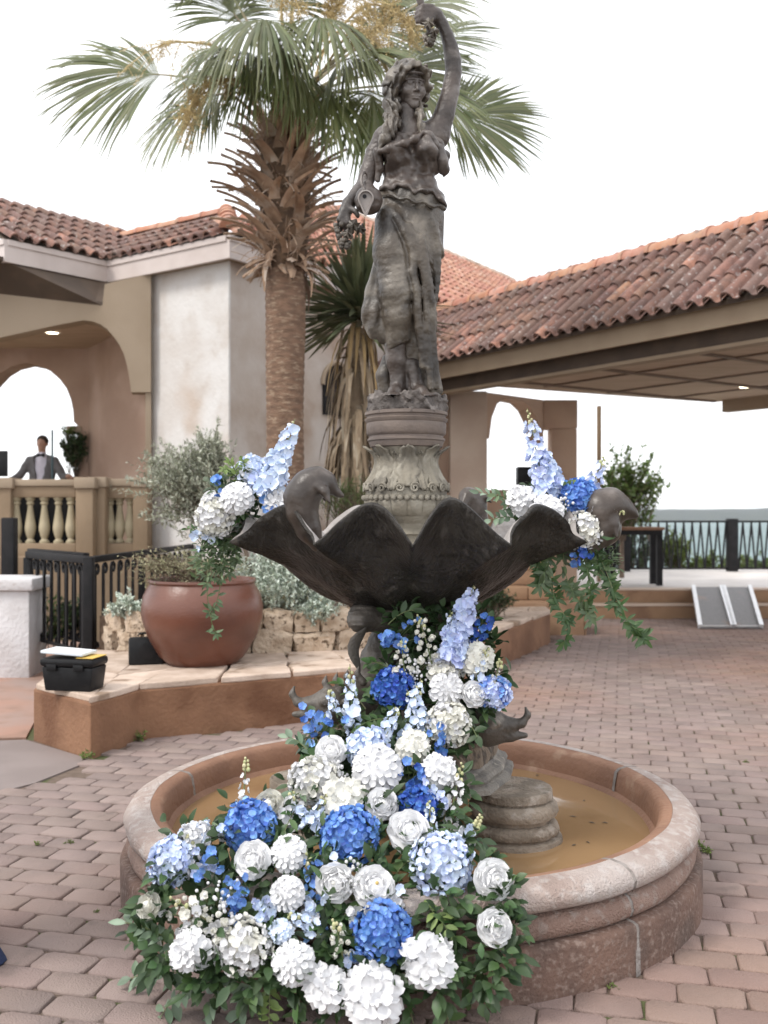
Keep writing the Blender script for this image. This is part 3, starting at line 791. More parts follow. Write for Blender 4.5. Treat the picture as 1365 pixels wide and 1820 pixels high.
mb = MB(); mb.prism([(0, PZ1), (s1 - s0, PZ1), (s1 - s0, PZ1 + rd * math.tan(rp)), (0, PZ1 + rd * math.tan(rp))], EA * 1 + q_v * (rd + .06) - UP * EA.z, q_u, UP, q_v, .1); part('parapet', mb, M_fasciat, pav, smooth=False)
mb = MB(); c = P(1325, 687, 1); kk = (PZ0 - H) / ((CY - 687) / F); c = P(1325, 687, kk); c.z = PZ0 - .003; mb.lathe([(0, -.012), (.08, -.012), (.09, 0)], 20, c); part('ceiling_lamp', mb, M_lamp, pav)
# columns
c1, c2 = P(832, 910, 15.3), P(1000, 910, 16.5)
def col_box(px0, px1, D, z0, z1, m, nm, ang=0.0, dep=None, bev=.02):
    a, b = P(px0, 0, D).x, P(px1, 0, D).x; w = b - a; cx_ = (a + b) / 2; dep = dep or w
    mb = MB(); mb.box((-w / 2, -dep / 2, z0), (w / 2, dep / 2, z1), bev, Matrix.Translation((cx_, D + dep / 2, 0)) @ Matrix.Rotation(ang, 4, 'Z')); return part(nm, mb, m, pav)
col_box(800, 866, 15.2, .3, PZ0 - .002, M_pinkst, 'column', R(0), .5)
col_box(980, 1026, 16.4, .3, 3.02, M_pavst, 'column', 0, .42); col_box(966, 1027, 16.38, 3.021, PZ0 - .002, M_pavst, 'column_capital', 0, .46)
# arched bracket between the columns
Oa = Vector((P(866, 910, 15.35).x, 15.35, 0)); ea = (P(966, 910, 16.4).xy.to_3d() - Oa); La = ea.length; ea.normalize()
zt = PZ0 - .004
arc = [(0, zt), (La, zt)] + [(La - .0, zt - .75), (La - .05, zt - .60), (La - .16, zt - .36), (La - .32, zt - .18), (La - .52, zt - .08), (.45, zt - .06), (.25, zt - .16), (.12, zt - .38), (.05, zt - .72), (.04, 2.78), (0, 2.78)]
mb = MB(); mb.prism(arc, Oa, ea, UP, Vector((-ea.y, ea.x, 0)), .3); part('arch_bracket', mb, M_pavst, pav, smooth=False)
col_box(1062, 1069, 17.3, .4, PZ0 - .002, M_tan, 'post', 0, .08, .008)
# wall behind the statue joining villa and pavilion
mb = MB(); a = P(700, 910, 16.2); b = P(800, 910, 15.6); e = (b - a); L = e.length; e.z = 0; e.normalize()
mb.prism([(0, 0), (L, 0), (L, 3.7), (0, 3.7)], Vector((a.x, a.y, 0)), e, UP, Vector((0, 1, 0)), .3); part('link_wall', mb, M_pavst, pav, smooth=False)
mb = MB(); mb.box((P(858, 0, 16).x, 15.9, .9), (P(975, 0, 16).x, 16.2, 1.99), .02); part('parapet_wall', mb, M_pavst, pav)
# ------------------------------------------------------------------ fountain
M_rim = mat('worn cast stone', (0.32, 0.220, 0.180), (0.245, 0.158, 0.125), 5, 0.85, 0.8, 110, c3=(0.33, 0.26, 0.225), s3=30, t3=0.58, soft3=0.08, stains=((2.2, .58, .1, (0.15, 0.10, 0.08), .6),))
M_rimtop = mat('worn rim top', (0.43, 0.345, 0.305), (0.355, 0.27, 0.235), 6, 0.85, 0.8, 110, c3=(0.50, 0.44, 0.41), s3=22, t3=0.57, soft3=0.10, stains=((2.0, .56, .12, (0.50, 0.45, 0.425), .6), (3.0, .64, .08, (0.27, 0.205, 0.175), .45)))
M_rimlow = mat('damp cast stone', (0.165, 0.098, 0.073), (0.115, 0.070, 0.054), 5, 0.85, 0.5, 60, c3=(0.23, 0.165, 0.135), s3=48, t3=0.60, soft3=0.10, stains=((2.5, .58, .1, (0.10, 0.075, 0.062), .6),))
M_inner = mat('stained basin lining', (0.30, 0.160, 0.098), (0.235, 0.122, 0.075), 4, 0.7, 0.3, 40, c3=(0.38, 0.24, 0.16), s3=5, t3=0.66)
M_water = mat('muddy water', (0.31, 0.195, 0.100), (0.27, 0.165, 0.082), 1.6, 0.05, 0.03, 5, spec=0.5, c3=(0.22, 0.125, 0.06), s3=2.0, t3=0.63, soft3=0.1)
M_stone = mat('weathered grey stone', (0.27, 0.22, 0.17), (0.165, 0.132, 0.10), 9, 0.85, 0.6, 60, c3=(0.32, 0.275, 0.23), s3=14, t3=0.60, soft3=0.06)
M_plinth = mat('dark cast plinth', (0.11, 0.10, 0.09), (0.20, 0.18, 0.155), 10, 0.7, 0.5, 70, c3=(0.30, 0.27, 0.23), s3=18, t3=0.64)
M_bark = mat('bark textured stone', (0.20, 0.155, 0.115), (0.075, 0.058, 0.045), 26, 0.85, 1.0, 55, stretch=(1, 1, .45), low=.42, high=.56)
M_bronze = mat('dark cast bowl', (0.022, 0.019, 0.0165), (0.042, 0.037, 0.032), 5, 0.40, 0.8, 26, c3=(0.105, 0.094, 0.084), s3=6, t3=0.66, soft3=0.09, stretch=(2.4, 2.4, .5), spec=.22)  # pale upright streaks paint sheen onto the underside
M_bowlin = mat('mineral crusted bowl', (0.36, 0.335, 0.32), (0.27, 0.245, 0.23), 10, 0.7, 0.5, 50, c3=(0.48, 0.46, 0.45), s3=6, t3=0.6)
M_fish = mat('cast fish', (0.070, 0.060, 0.051), (0.115, 0.10, 0.085), 8, 0.5, 0.3, 60, c3=(0.23, 0.20, 0.17), s3=11, t3=0.66)
M_dolph = mat('smooth bronze resin', (0.060, 0.045, 0.036), (0.036, 0.027, 0.022), 5, 0.36, 0.12, 60, c3=(0.14, 0.118, 0.105), s3=6, t3=0.62, soft3=0.1)
M_urn = mat('grey green cast column', (0.225, 0.20, 0.155), (0.145, 0.13, 0.105), 8, 0.75, 0.4, 60, c3=(0.29, 0.265, 0.215), s3=10, t3=0.58)
M_drum = mat('taupe cast drum', (0.165, 0.128, 0.106), (0.115, 0.09, 0.078), 6, 0.6, 0.15, 60)
M_stat = mat('statue bronze resin', (0.070, 0.052, 0.043), (0.032, 0.024, 0.020), 5, 0.40, 0.35, 45, c3=(0.15, 0.128, 0.115), s3=7, t3=0.60, soft3=0.10)  # pale patches: patina, with highlights put into the colour
M_stat2 = mat('statue drapery', (0.074, 0.058, 0.043), (0.026, 0.021, 0.017), 5.5, 0.42, 0.35, 50, c3=(0.165, 0.142, 0.115), s3=8, t3=0.57, soft3=0.12)  # dusty pale patches double as painted highlights on the cloth

basin = thing('fountain_basin', 'round weathered terracotta fountain basin with moulded rim on the brick paving', 'fountain basin', (BC.x, BC.y, 0))
top = [(1.055, .15), (1.075, .30), (1.085, .355), (1.105, .372), (1.14, .378)]
lip = [(1.141, .3785), (1.20, .374), (1.235, .358), (1.252, .330), (1.245, .303), (1.225, .288), (1.200, .281), (1.186, .277)]
mid = [(1.186, .2765), (1.205, .273), (1.220, .266), (1.232, .250), (1.238, .222), (1.230, .200), (1.216, .191), (1.212, .187)]
low = [(1.212, .1865), (1.240, .184), (1.256, .178), (1.262, .164), (1.264, .02), (1.266, -.03)]
def wobble(a, z): return 1 + .0016 * math.sin(9 * a + 14 * z) + .0012 * math.sin(23 * a)
NS = 5; a00 = R(-52)
for i in range(NS):
    a0 = a00 + i * 2 * PI / NS + .006; a1 = a00 + (i + 1) * 2 * PI / NS - .006
    m = MB()
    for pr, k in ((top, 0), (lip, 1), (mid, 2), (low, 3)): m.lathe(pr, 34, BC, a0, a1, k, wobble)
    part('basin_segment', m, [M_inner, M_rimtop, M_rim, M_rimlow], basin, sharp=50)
    m = MB()
    m.lathe([(r * .9985, z) for r, z in top + lip + mid + low], 3, BC, a1 - .004, a1 + .016, 0)
    part('mortar_joint', m, mat('grey joint repair', (0.30, 0.27, 0.25), (0.22, 0.19, 0.17), 30, 0.95, 0.6, 60), basin)
m = MB(); m.lathe([(0, .2), (1.0, .2), (1.07, .195)], 64, BC); part('basin_floor', m, M_inner, basin)
m = MB(); m.lathe([(1.045, .235), (1.062, .262), (1.078, .268), (1.085, .262)], 90, BC); part('water_line_ledge', m, M_inner, basin)
m = MB(); m.lathe([(0, .245), (.5, .245), (1.066, .245)], 72, BC); part('water', m, M_water, kind='structure', sharp=0)
for px, py, lab in ((1038, 1423, 'topmost small dead leaf of the few floating right of the foot stone'), (1052, 1462, 'dark dead leaf floating in the middle of the right half of the water'), (1018, 1451, 'dead leaf floating just right of the foot stone'), (1045, 1497, 'slim dead leaf floating nearest the front rim at the right'),
        (1020, 1502, 'lowest dead leaf floating below the others at the right'), (955, 1378, 'tiny dead leaf floating behind the right foot stone'), (1075, 1462, 'dead leaf floating furthest right on the muddy water'), (378, 1392, 'dead leaf floating at the left part of the basin')):
    c = G(px, py, .2465); L = rnd.uniform(.010, .022)
    m = MB(); a = rnd.uniform(0, 6.3); d = Vector((math.cos(a), math.sin(a), 0)); s_ = Vector((-d.y, d.x, 0))
    m.add([c - d * L, c + s_ * L * .35 + UP * .002, c + d * L, c - s_ * L * .35 + UP * .002, c + UP * .004], [(0, 1, 4), (1, 2, 4), (2, 3, 4), (3, 0, 4)])
    o = part('fallen_leaf', m, mat('wet dead leaf', (0.05, 0.035, 0.018), rough=.5)); tag(o, lab, 'leaf', 'dead leaves floating in the basin')

# ---- pedestal: foot stones, plinth, fish, bowl, column
AX = Vector((P(724, 910, 4.45).x, 4.45, 0))
ftn = thing('fountain_pedestal', 'dark cast pedestal of entwined fish carrying a wide fluted shell bowl and leafy column', 'fountain', (AX.x, AX.y, .2))
def footstone(px, D, rr, sc):
    c = Vector((P(px, 910, D).x, D, 0)); m = MB()
    m.lathe([(.0, .462), (rr * .84, .460), (rr * .875, .452), (rr * .875, .424), (rr * .81, .421), (rr * .81, .414), (rr * .89, .410), (rr * .965, .395), (rr * .99, .375), (rr * .95, .352), (rr * .84, .346), (rr * .84, .330)], 40, c, wob=lambda a, z: 1 + .012 * math.sin(5 * a + z * 40) + .008 * math.sin(13 * a))
    part('foot_stone', m, M_stone, ftn)
    m = MB(); m.lathe([(rr * .8, .329), (rr * .90, .326), (rr * .99, .312), (rr * 1.02, .296), (rr * .99, .280), (rr * .93, .276), (rr * .93, .268), (rr * 1.06, .262), (rr * 1.08, .25), (rr * 1.08, .17)], 40, c, wob=lambda a, z: 1 + .012 * math.sin(4 * a + 1 + z * 30) + .008 * math.sin(11 * a))
    part('foot_base', m, M_stone, ftn)
footstone(912, 4.20, .192, 1); footstone(545, 4.35, .185, 1); footstone(735, 4.95, .19, 1)
PZ = .455
def hexa(r0, rot, k=6, cut=.42):
    out = []
    for i in range(k):
        a = rot + 2 * PI * i / k; b = rot + 2 * PI * (i + .5) / k
        out.append((a, r0)); out.append((b, r0 * .93))
    return out
def polyl(r0, z, rot): return [AX + Vector((r * math.cos(a), r * math.sin(a), z)) for a, r in hexa(r0, rot, 6)]
m = MB(); rings = [(.505, PZ + .003), (.50, PZ + .022), (.485, PZ + .030), (.47, PZ + .034), (.475, PZ + .05), (.465, PZ + .068), (.435, PZ + .080), (.425, PZ + .092)]
vs = [];
for r_, z in rings: vs += polyl(r_, z, .2)
k = 12; fs = [(i * k + j, i * k + (j + 1) % k, (i + 1) * k + (j + 1) % k, (i + 1) * k + j) for i in range(len(rings) - 1) for j in range(k)]
m.add(vs, fs + [tuple(range((len(rings) - 1) * k, len(rings) * k)), tuple(range(k))[::-1]]); part('plinth', m, M_plinth, ftn, sharp=25)
m = MB(); rings = [(.415, PZ + .0925), (.418, PZ + .13), (.40, PZ + .175), (.405, PZ + .18), (.40, PZ + .195)]
vs = []
for i, (r_, z) in enumerate(rings):
    for j in range(72):
        a = 2 * PI * j / 72; w = r_ * (.965 + .035 * math.cos(6 * (a - .2))) + .006 * math.sin(31 * a + i * 2) + .004 * math.sin(53 * a)
        vs.append(AX + Vector((w * math.cos(a), w * math.sin(a), z)))
m.add(vs, [(i * 72 + j, i * 72 + (j + 1) % 72, (i + 1) * 72 + (j + 1) % 72, (i + 1) * 72 + j) for i in range(4) for j in range(72)] + [tuple(range(4 * 72, 5 * 72))]); part('bark_drum', m, M_bark, ftn)

def fish(head_px, head_py, D, sgn, roll):
    """stylised dolphin fish: beaked head low on the plinth, scaly body rising, tail coiled under the bowl"""
    Hd = P(head_px, head_py, D)
    tip = Hd + Vector((sgn * .135, -.02, .0)); hornt = Hd + Vector((sgn * .165, -.03, .075))
    b1 = AX + Vector((sgn * .17, -.10, .80)); b2 = AX + Vector((sgn * .135, -.13, .98)); b3 = AX + Vector((sgn * .10, -.10, 1.12))
    lo = np.array([min(Hd.x, AX.x, tip.x) - .22, Hd.y - .26, .56]); hi = np.array([max(Hd.x, AX.x, tip.x) + .22, AX.y + .12, 1.25])
    def fn(g):
        d = s_chain(g, [(Hd, .075), (lerp(Hd, b1, .5) + Vector((0, 0, -.01)), .10), (b1, .095), (b2, .070), (b3, .05)], .03)
        sc = .0035 * np.maximum(np.sin((g[0] * 90 + g[2] * 60)) * np.sin((g[2] * 60 - g[0] * 90)), -.2)
        d = d - np.where(g[2] > Hd.z + .10, sc, 0)
        d = smin(d, s_chain(g, [(Hd + Vector((sgn * .02, -.01, .02)), .055), (Hd + Vector((sgn * .085, -.02, .012)), .030), (Hd + Vector((sgn * .135, -.03, .022)), .016), (Hd + Vector((sgn * .160, -.03, .055)), .010), (Hd + Vector((sgn * .150, -.03, .088)), .006)], .02), .02)
        d = smin(d, s_chain(g, [(Hd + Vector((sgn * .0, -.01, -.035)), .045), (Hd + Vector((sgn * .09, -.02, -.032)), .022), (Hd + Vector((sgn * .150, -.03, -.028)), .012)], .02), .015)
        d = np.maximum(d, -s_chain(g, [(Hd + Vector((sgn * .045, -.09, -.010)), .006), (Hd + Vector((sgn * .15, -.06, -.006)), .008)]))
        for i in range(4):                              # crest
            o = Hd + Vector((sgn * (.0 - .045 * i), -.01, .065 + .012 * i))
            d = smin(d, s_chain(g, [(o, .018), (o + Vector((sgn * .025, 0, .035)), .012), (o + Vector((sgn * .018, 0, .068)), .004)], .01), .012)
        d = smin(d, s_ell(g, Hd + Vector((sgn * .02, -.070, .030)), (.024, .014, .018)), .006)
        d = np.maximum(d, -s_ell(g, Hd + Vector((sgn * .02, -.084, .030)), (.009, .008, .008)))
        for i in range(5):                              # gill fins
            o = Hd + Vector((-sgn * (.06 + .02 * i), -.07, .03 - .02 * i))
            d = smin(d, s_cone(g, o, o + Vector((-sgn * .05, -.02, -.02 - .012 * i)), .016, .005), .012)
        return d
    return part('fish', solid(fn, lo, hi, .0075), M_fish, ftn, sharp=0)
fish(588, 1255, 4.12, -1, 0)
fish(868, 1292, 4.10, 1, 0)
def coil(c, r, sgn, M_):
    def fn(g):
        d = s_chain(g, [(c + Vector((.07 * sgn, .02, -.02)), r * .8), (c + Vector((0, 0, .0)), r), (c + Vector((-.02 * sgn, -.05, -.01)), r * .8)], .03)
        p = .004 * np.sin(g[2] * 150 + 60 * g[0]) * np.sin(g[2] * 150 - 60 * g[0] + 60 * g[1])
        return d - p
    return part('fish_tail', solid(fn, np.array(c) - .17, np.array(c) + .17, .007), M_fish, ftn, sharp=0)
coil(P(645, 1097, 4.22), .058, 1, None); coil(P(815, 1085, 4.25), .055, -1, None)
def stem_fn(g):
    d = s_chain(g, [(AX + Vector((0, 0, .6)), .22), (AX + Vector((0, 0, .85)), .16), (AX + Vector((0, 0, 1.05)), .12), (AX + Vector((0, 0, 1.2)), .17)], .05)
    a = np.arctan2(g[1] - AX.y, g[0] - AX.x)
    return d - .018 * np.sin(3 * a + 9 * g[2]) - .0030 * np.sin(g[2] * 130 + 14 * a) * np.sin(g[2] * 130 - 14 * a)
part('twisted_stem', solid(stem_fn, np.array([AX.x - .32, AX.y - .32, .60]), np.array([AX.x + .32, AX.y + .32, 1.28]), .0085), M_fish, ftn, sharp=0)
# side fin beside the left fish body
m = MB(); a = P(652, 1115, 4.15); b = P(628, 1150, 4.13); c = P(640, 1195, 4.12); m.tube(path([a, b, c], 9), [.006, .016, .026, .032, .034, .032, .026, .016, .004], 8, flat=.25); part('fish_fin', m, M_fish, ftn)

# shell bowl
NL = 12
def warp(a): return a + .045 * math.sin(3 * a) + .03 * math.sin(5 * a)
CREST = [.175, .150, .165, .120, .150, .135, .155, .140, .165, .130, .150, .160]
def rim(a):
    """a = 0 towards the eye; lips at about every 30 degrees run low and flare out, uneven crests stand between them"""
    w = warp(a); s = abs(math.sin(w * NL / 2)); k = int((w % (2 * PI)) / (2 * PI) * NL) % NL
    z = 1.500 + CREST[k] * s ** 1.0 + .012 * mnoise.noise(Vector((a * 4, 0, 2))); r = .815 - .085 * s ** 1.2 + .014 * mnoise.noise(Vector((a * 5, 3, 0))) + .03 * max(0, 1 - 5 * s)
    return r, z
NA, NR = 288, 22
def bowl_pt(a, t, off=0.0):
    rr, rz = rim(a); s = abs(math.sin(warp(a) * NL / 2))
    base_r, base_z = .10, 1.195
    # profile from the stem to the rim
    pr = [(0, .10, 1.190), (.18, .22, 1.202), (.34, .335, 1.245), (.52, .455, 1.322), (.70, .575, 1.405), (.86, .675, 1.468), (1, .76, 1.52)]
    T = [p[0] for p in pr]; r = interp(t, T, [p[1] for p in pr]); z = interp(t, T, [p[2] for p in pr])
    w = max(0, (t - .15) / .85) ** 1.5
    r = r + (rr - .76) * w * 1.0 ; z = z + (rz - 1.52) * max(0, (t - .45) / .55) ** 1.6
    r += .070 * (s - .5) * math.sin(PI * min(1, max(0, (t - .1) / .8))) * 1.2
    r += .006 * math.sin(9 * z * 6 + 3 * a) * t + .010 * mnoise.noise(Vector((a * 5, z * 9, 0))) * t + .006 * mnoise.noise(Vector((a * 16, z * 7, 4))) * t
    d = Vector((math.sin(a), -math.cos(a), 0))
    return AX + d * (r - off) + UP * (z + off * .6)
m = MB(); vs = []
for j in range(NR + 1):
    t = (j / NR) ** .85
    for i in range(NA): vs.append(bowl_pt(2 * PI * i / NA, t))
fs = [(j * NA + i, j * NA + (i + 1) % NA, (j + 1) * NA + (i + 1) % NA, (j + 1) * NA + i) for j in range(NR) for i in range(NA)]
m.add(vs, fs + [tuple(range(NA))], 0); o0 = len(m.v)
vs = []
for j in range(NR + 1):
    t = 1 - (j / NR) ** 1.1 * .93
    for i in range(NA): vs.append(bowl_pt(2 * PI * i / NA, t, .018 if j else .012) + UP * (.0 if j else .004))
m.add(vs, [(j * NA + i, j * NA + (i + 1) % NA, (j + 1) * NA + (i + 1) % NA, (j + 1) * NA + i) for j in range(NR) for i in range(NA)] + [tuple(NR * NA + i for i in range(NA))], 1)
m.f += [(NR * NA + i, NR * NA + (i + 1) % NA, o0 + (i + 1) % NA, o0 + i) for i in range(NA)]; m.m += [0] * NA
me = m.mesh('shell_bowl', [M_bronze, M_bowlin], True, 0)
bowl = link('shell_bowl', me, ftn)
m = MB(); m.lathe([(0, 1.455), (.40, 1.455), (.60, 1.455)], 64, AX); part('bowl_water', m, mat('still bowl water', (0.33, 0.31, 0.29), rough=.08), bowl, sharp=0)
# collar leaf under the bowl
m = MB(); m.lathe([(.165, 1.165), (.20, 1.19), (.245, 1.20), (.25, 1.21)], 96, AX, wob=lambda a, z: 1 + .09 * math.sin(8 * a) * (z - 1.15) * 14); part('collar', m, M_fish, ftn)

# column rising from the bowl
CXo = Vector((P(722, 910, 4.45).x, 4.45, 0))
pz = lambda y: H + (CY - y) / F * 4.45
px_ = lambda w: w / F * 4.45
m = MB(); prof = [(50, 975), (50, 952), (54, 948), (50, 942), (46, 938), (46, 930), (52, 924), (56, 920), (58, 917)]
m.lathe([(px_(w), pz(y)) for w, y in prof], 64, CXo); part('column_foot', m, M_urn, ftn)
m = MB(); g_ = lambda a, z: 1 + .055 * abs(math.sin(8 * a)) ** .5 - .03
m.lathe([(px_(w), pz(y)) for w, y in [(57, 916.8), (64, 914), (70, 906), (73, 898), (74, 892), (73, 889)]], 192, CXo, wob=g_); part('gadroon_band', m, M_urn, ftn)
bead = MB().sphere((0, 0, 0), px_(5.2), 8, 6).mesh('bead', M_urn)
for i in range(40):
    a = 2 * PI * i / 40; link('bead', bead, ftn, Matrix.Translation(CXo + Vector((px_(75) * math.cos(a), px_(75) * math.sin(a), pz(885)))))
m = MB(); core = [(74, 889), (75, 880), (74, 870), (68, 858), (60, 846), (54, 834), (51, 822), (53, 812), (58, 803), (63, 797)]
m.lathe([(px_(w * .97), pz(y)) for w, y in core], 72, CXo); part('column', m, M_urn, ftn)
# acanthus leaves and rosettes on the column
def leaf_relief(a0, y0, y1, half, tipout):
    m = MB(); nx, ny = 11, 16; vs = []
    for j in range(ny):
        t = j / (ny - 1); y = lerp(y0, y1, t); w0 = interp(-y, [-v for _, v in core], [w for w, _ in core])
        sc = math.sin(PI * (.12 + .80 * t)) * (1 + .22 * math.sin(t * 22))
        for i in range(nx):
            v = (i / (nx - 1) - .5) * 2; a = a0 + v * half * sc
            r = px_(w0) + .010 * (1 - v * v) + .006 * math.cos(v * 9) * (1 - t * .3) + tipout * max(0, t - .72) ** 2 * 9 * (1 - .5 * v * v)
            vs.append(CXo + Vector((r * math.sin(a), -r * math.cos(a), pz(y) - (.012 * max(0, t - .9) * 10 * (abs(v)) if t > .9 else 0))))
    m.add(vs, [(j * nx + i, j * nx + i + 1, (j + 1) * nx + i + 1, (j + 1) * nx + i) for j in range(ny - 1) for i in range(nx - 1)])
    o = part('acanthus_leaf', m, M_urn, ftn, sharp=0); md = o.modifiers.new('solidify', 'SOLIDIFY'); md.thickness = .008; md.offset = -1
for i in range(8): leaf_relief(2 * PI * i / 8 + .02, 866, 794, .36, .034)
for i in range(8): leaf_relief(2 * PI * (i + .5) / 8 + .02, 872, 806, .22, .012)
def swirl(a0, y, sg):
    w0 = interp(-y, [-v for _, v in core], [w for w, _ in core]); pts = []
    for i in range(22):
        th = i / 21 * 3.4 * PI; rr = px_(8.5) * (1 - i / 26)
        a = a0 + sg * rr * math.cos(th) / px_(w0); r = px_(w0) + .006 + .004 * i / 21
        pts.append(CXo + Vector((r * math.sin(a), -r * math.cos(a), pz(y) + rr * math.sin(th))))
    return MB().tube(pts, [.0062 - .0022 * i / 21 for i in range(22)], 6)
for i in range(8):
    for sg in (-1, 1): part('scroll', swirl(2 * PI * i / 8 + sg * .17, 868, sg), M_urn, ftn)
m = MB(); m.lathe([(px_(w), pz(y)) for w, y in [(60, 797), (64, 795), (66, 789), (66.5, 786), (69, 784), (69, 781), (66, 779), (66, 776), (68.5, 774), (70.5, 771), (71, 756), (70.5, 753), (73, 750), (74, 746), (70, 744), (70.5, 741), (73.5, 739), (73.5, 734), (70, 733), (0, 733)]], 80, CXo)
part('drum', m, M_drum, ftn, sharp=35)

# ---- dolphins on the bowl
dol_lbl = 0
def dolphin(root, pts, snout, flips, res=.0065, dorsal=None, fluke=None, name='dolphin'):
    P_ = [Vector(p) for p, _ in pts]; allp = P_ + [Vector(snout[-1][0])] + [Vector(f[1]) for f in flips]
    lo = np.array([min(p[i] for p in allp) - .10 for i in range(3)]); hi = np.array([max(p[i] for p in allp) + .10 for i in range(3)])
    def fn(g):
        d = s_chain(g, pts, .03)
        d = smin(d, s_chain(g, snout, .012), .018)
        for a, b, w in flips:
            a, b = Vector(a), Vector(b); mid = lerp(a, b, .5) + Vector((0, 0, .015))
            d = smin(d, s_chain(g, [(a, w), (mid, w * .8), (b, w * .25)], .01), .014)
        if dorsal: d = smin(d, s_chain(g, dorsal, .01), .015)
        if fluke: 
            for f in fluke: d = smin(d, s_chain(g, f, .01), .012)
        return d
    return part(name, solid(fn, lo, hi, res), M_dolph, root, sharp=0)
D1 = 3.93
q = lambda x, y, d=0: P(x, y, D1 + d)
dolphin(ftn, [(q(563, 968, .02), .028), (q(548, 940), .046), (q(537, 910), .058), (q(537, 882), .064), (q(549, 864), .062), (q(565, 856), .054), (q(579, 858), .042)],
        [(q(582, 860), .036), (q(591, 868), .022), (q(600, 876), .015), (q(608, 881), .010)],
        [(q(568, 866, -.05), q(586, 893, -.075), .024), (q(560, 866, .06), q(578, 890, .09), .022)],
        dorsal=[(q(520, 868), .02), (q(510, 882), .012), (q(507, 893), .005)])
D2 = 4.98
q2 = lambda x, y, d=0: P(x, y, D2 + d)
dolphin(ftn, [(q2(842, 960), .04), (q2(846, 925), .055), (q2(842, 898, -.01), .06), (q2(833, 884, -.04), .052)], [(q2(830, 886, -.07), .036), (q2(822, 900, -.11), .016), (q2(818, 906, -.12), .010)],
        [(q2(822, 896, -.03), q2(810, 912, -.07), .018), (q2(852, 886, -.03), q2(873, 893, -.05), .020)])
D3 = 4.24
q3 = lambda x, y, d=0: P(x, y, D3 + d)
dolphin(ftn, [(q3(1005, 985), .026), (q3(1045, 968), .046), (q3(1072, 940), .070), (q3(1068, 905), .080), (q3(1086, 898), .070), (q3(1104, 904), .050)], [(q3(1106, 903), .042), (q3(1122, 911), .026), (q3(1131, 917), .012)],
        [(q3(1088, 920, -.05), q3(1096, 955, -.08), .024)])
# ---- statue
SD = 4.45
S = lambda x, y, d=0.0: P(x, y, SD + d)
stt = thing('statue', 'bronze coloured statue of a draped woman raising one arm and holding a jug of grapes', 'statue', (CXo.x, CXo.y, pz(735)))
mpx = SD / F
def loft(g, tab, depth_ratio=None, cy=0.0):
    ys = [t[0] for t in tab]; zz = [H + (CY - y) * mpx for y in ys]
    order = np.argsort(zz); zz = np.array(zz)[order]
    cxv = np.array([(t[1] - CX) * mpx for t in tab])[order]; av = np.array([t[2] * mpx for t in tab])[order]; bv = np.array([t[3] for t in tab])[order]; cyv = np.array([t[4] if len(t) > 4 else 0.0 for t in tab])[order]
    Z = g[2]; c = np.interp(Z, zz, cxv); a = np.interp(Z, zz, av); b = np.interp(Z, zz, bv); c2 = np.interp(Z, zz, cyv) + SD
    k = np.sqrt(((g[0] - c) / a) ** 2 + ((g[1] - c2) / b) ** 2)
    d = (k - 1) * np.minimum(a, b)
    return np.maximum(d, np.maximum(zz[0] - Z, Z - zz[-1])), np.arctan2(g[0] - c, -(g[1] - c2))
def ymap(g): return CY - (g[2] - H) / mpx                # photo row of a grid point
def xmap(g): return CX + g[0] / mpx

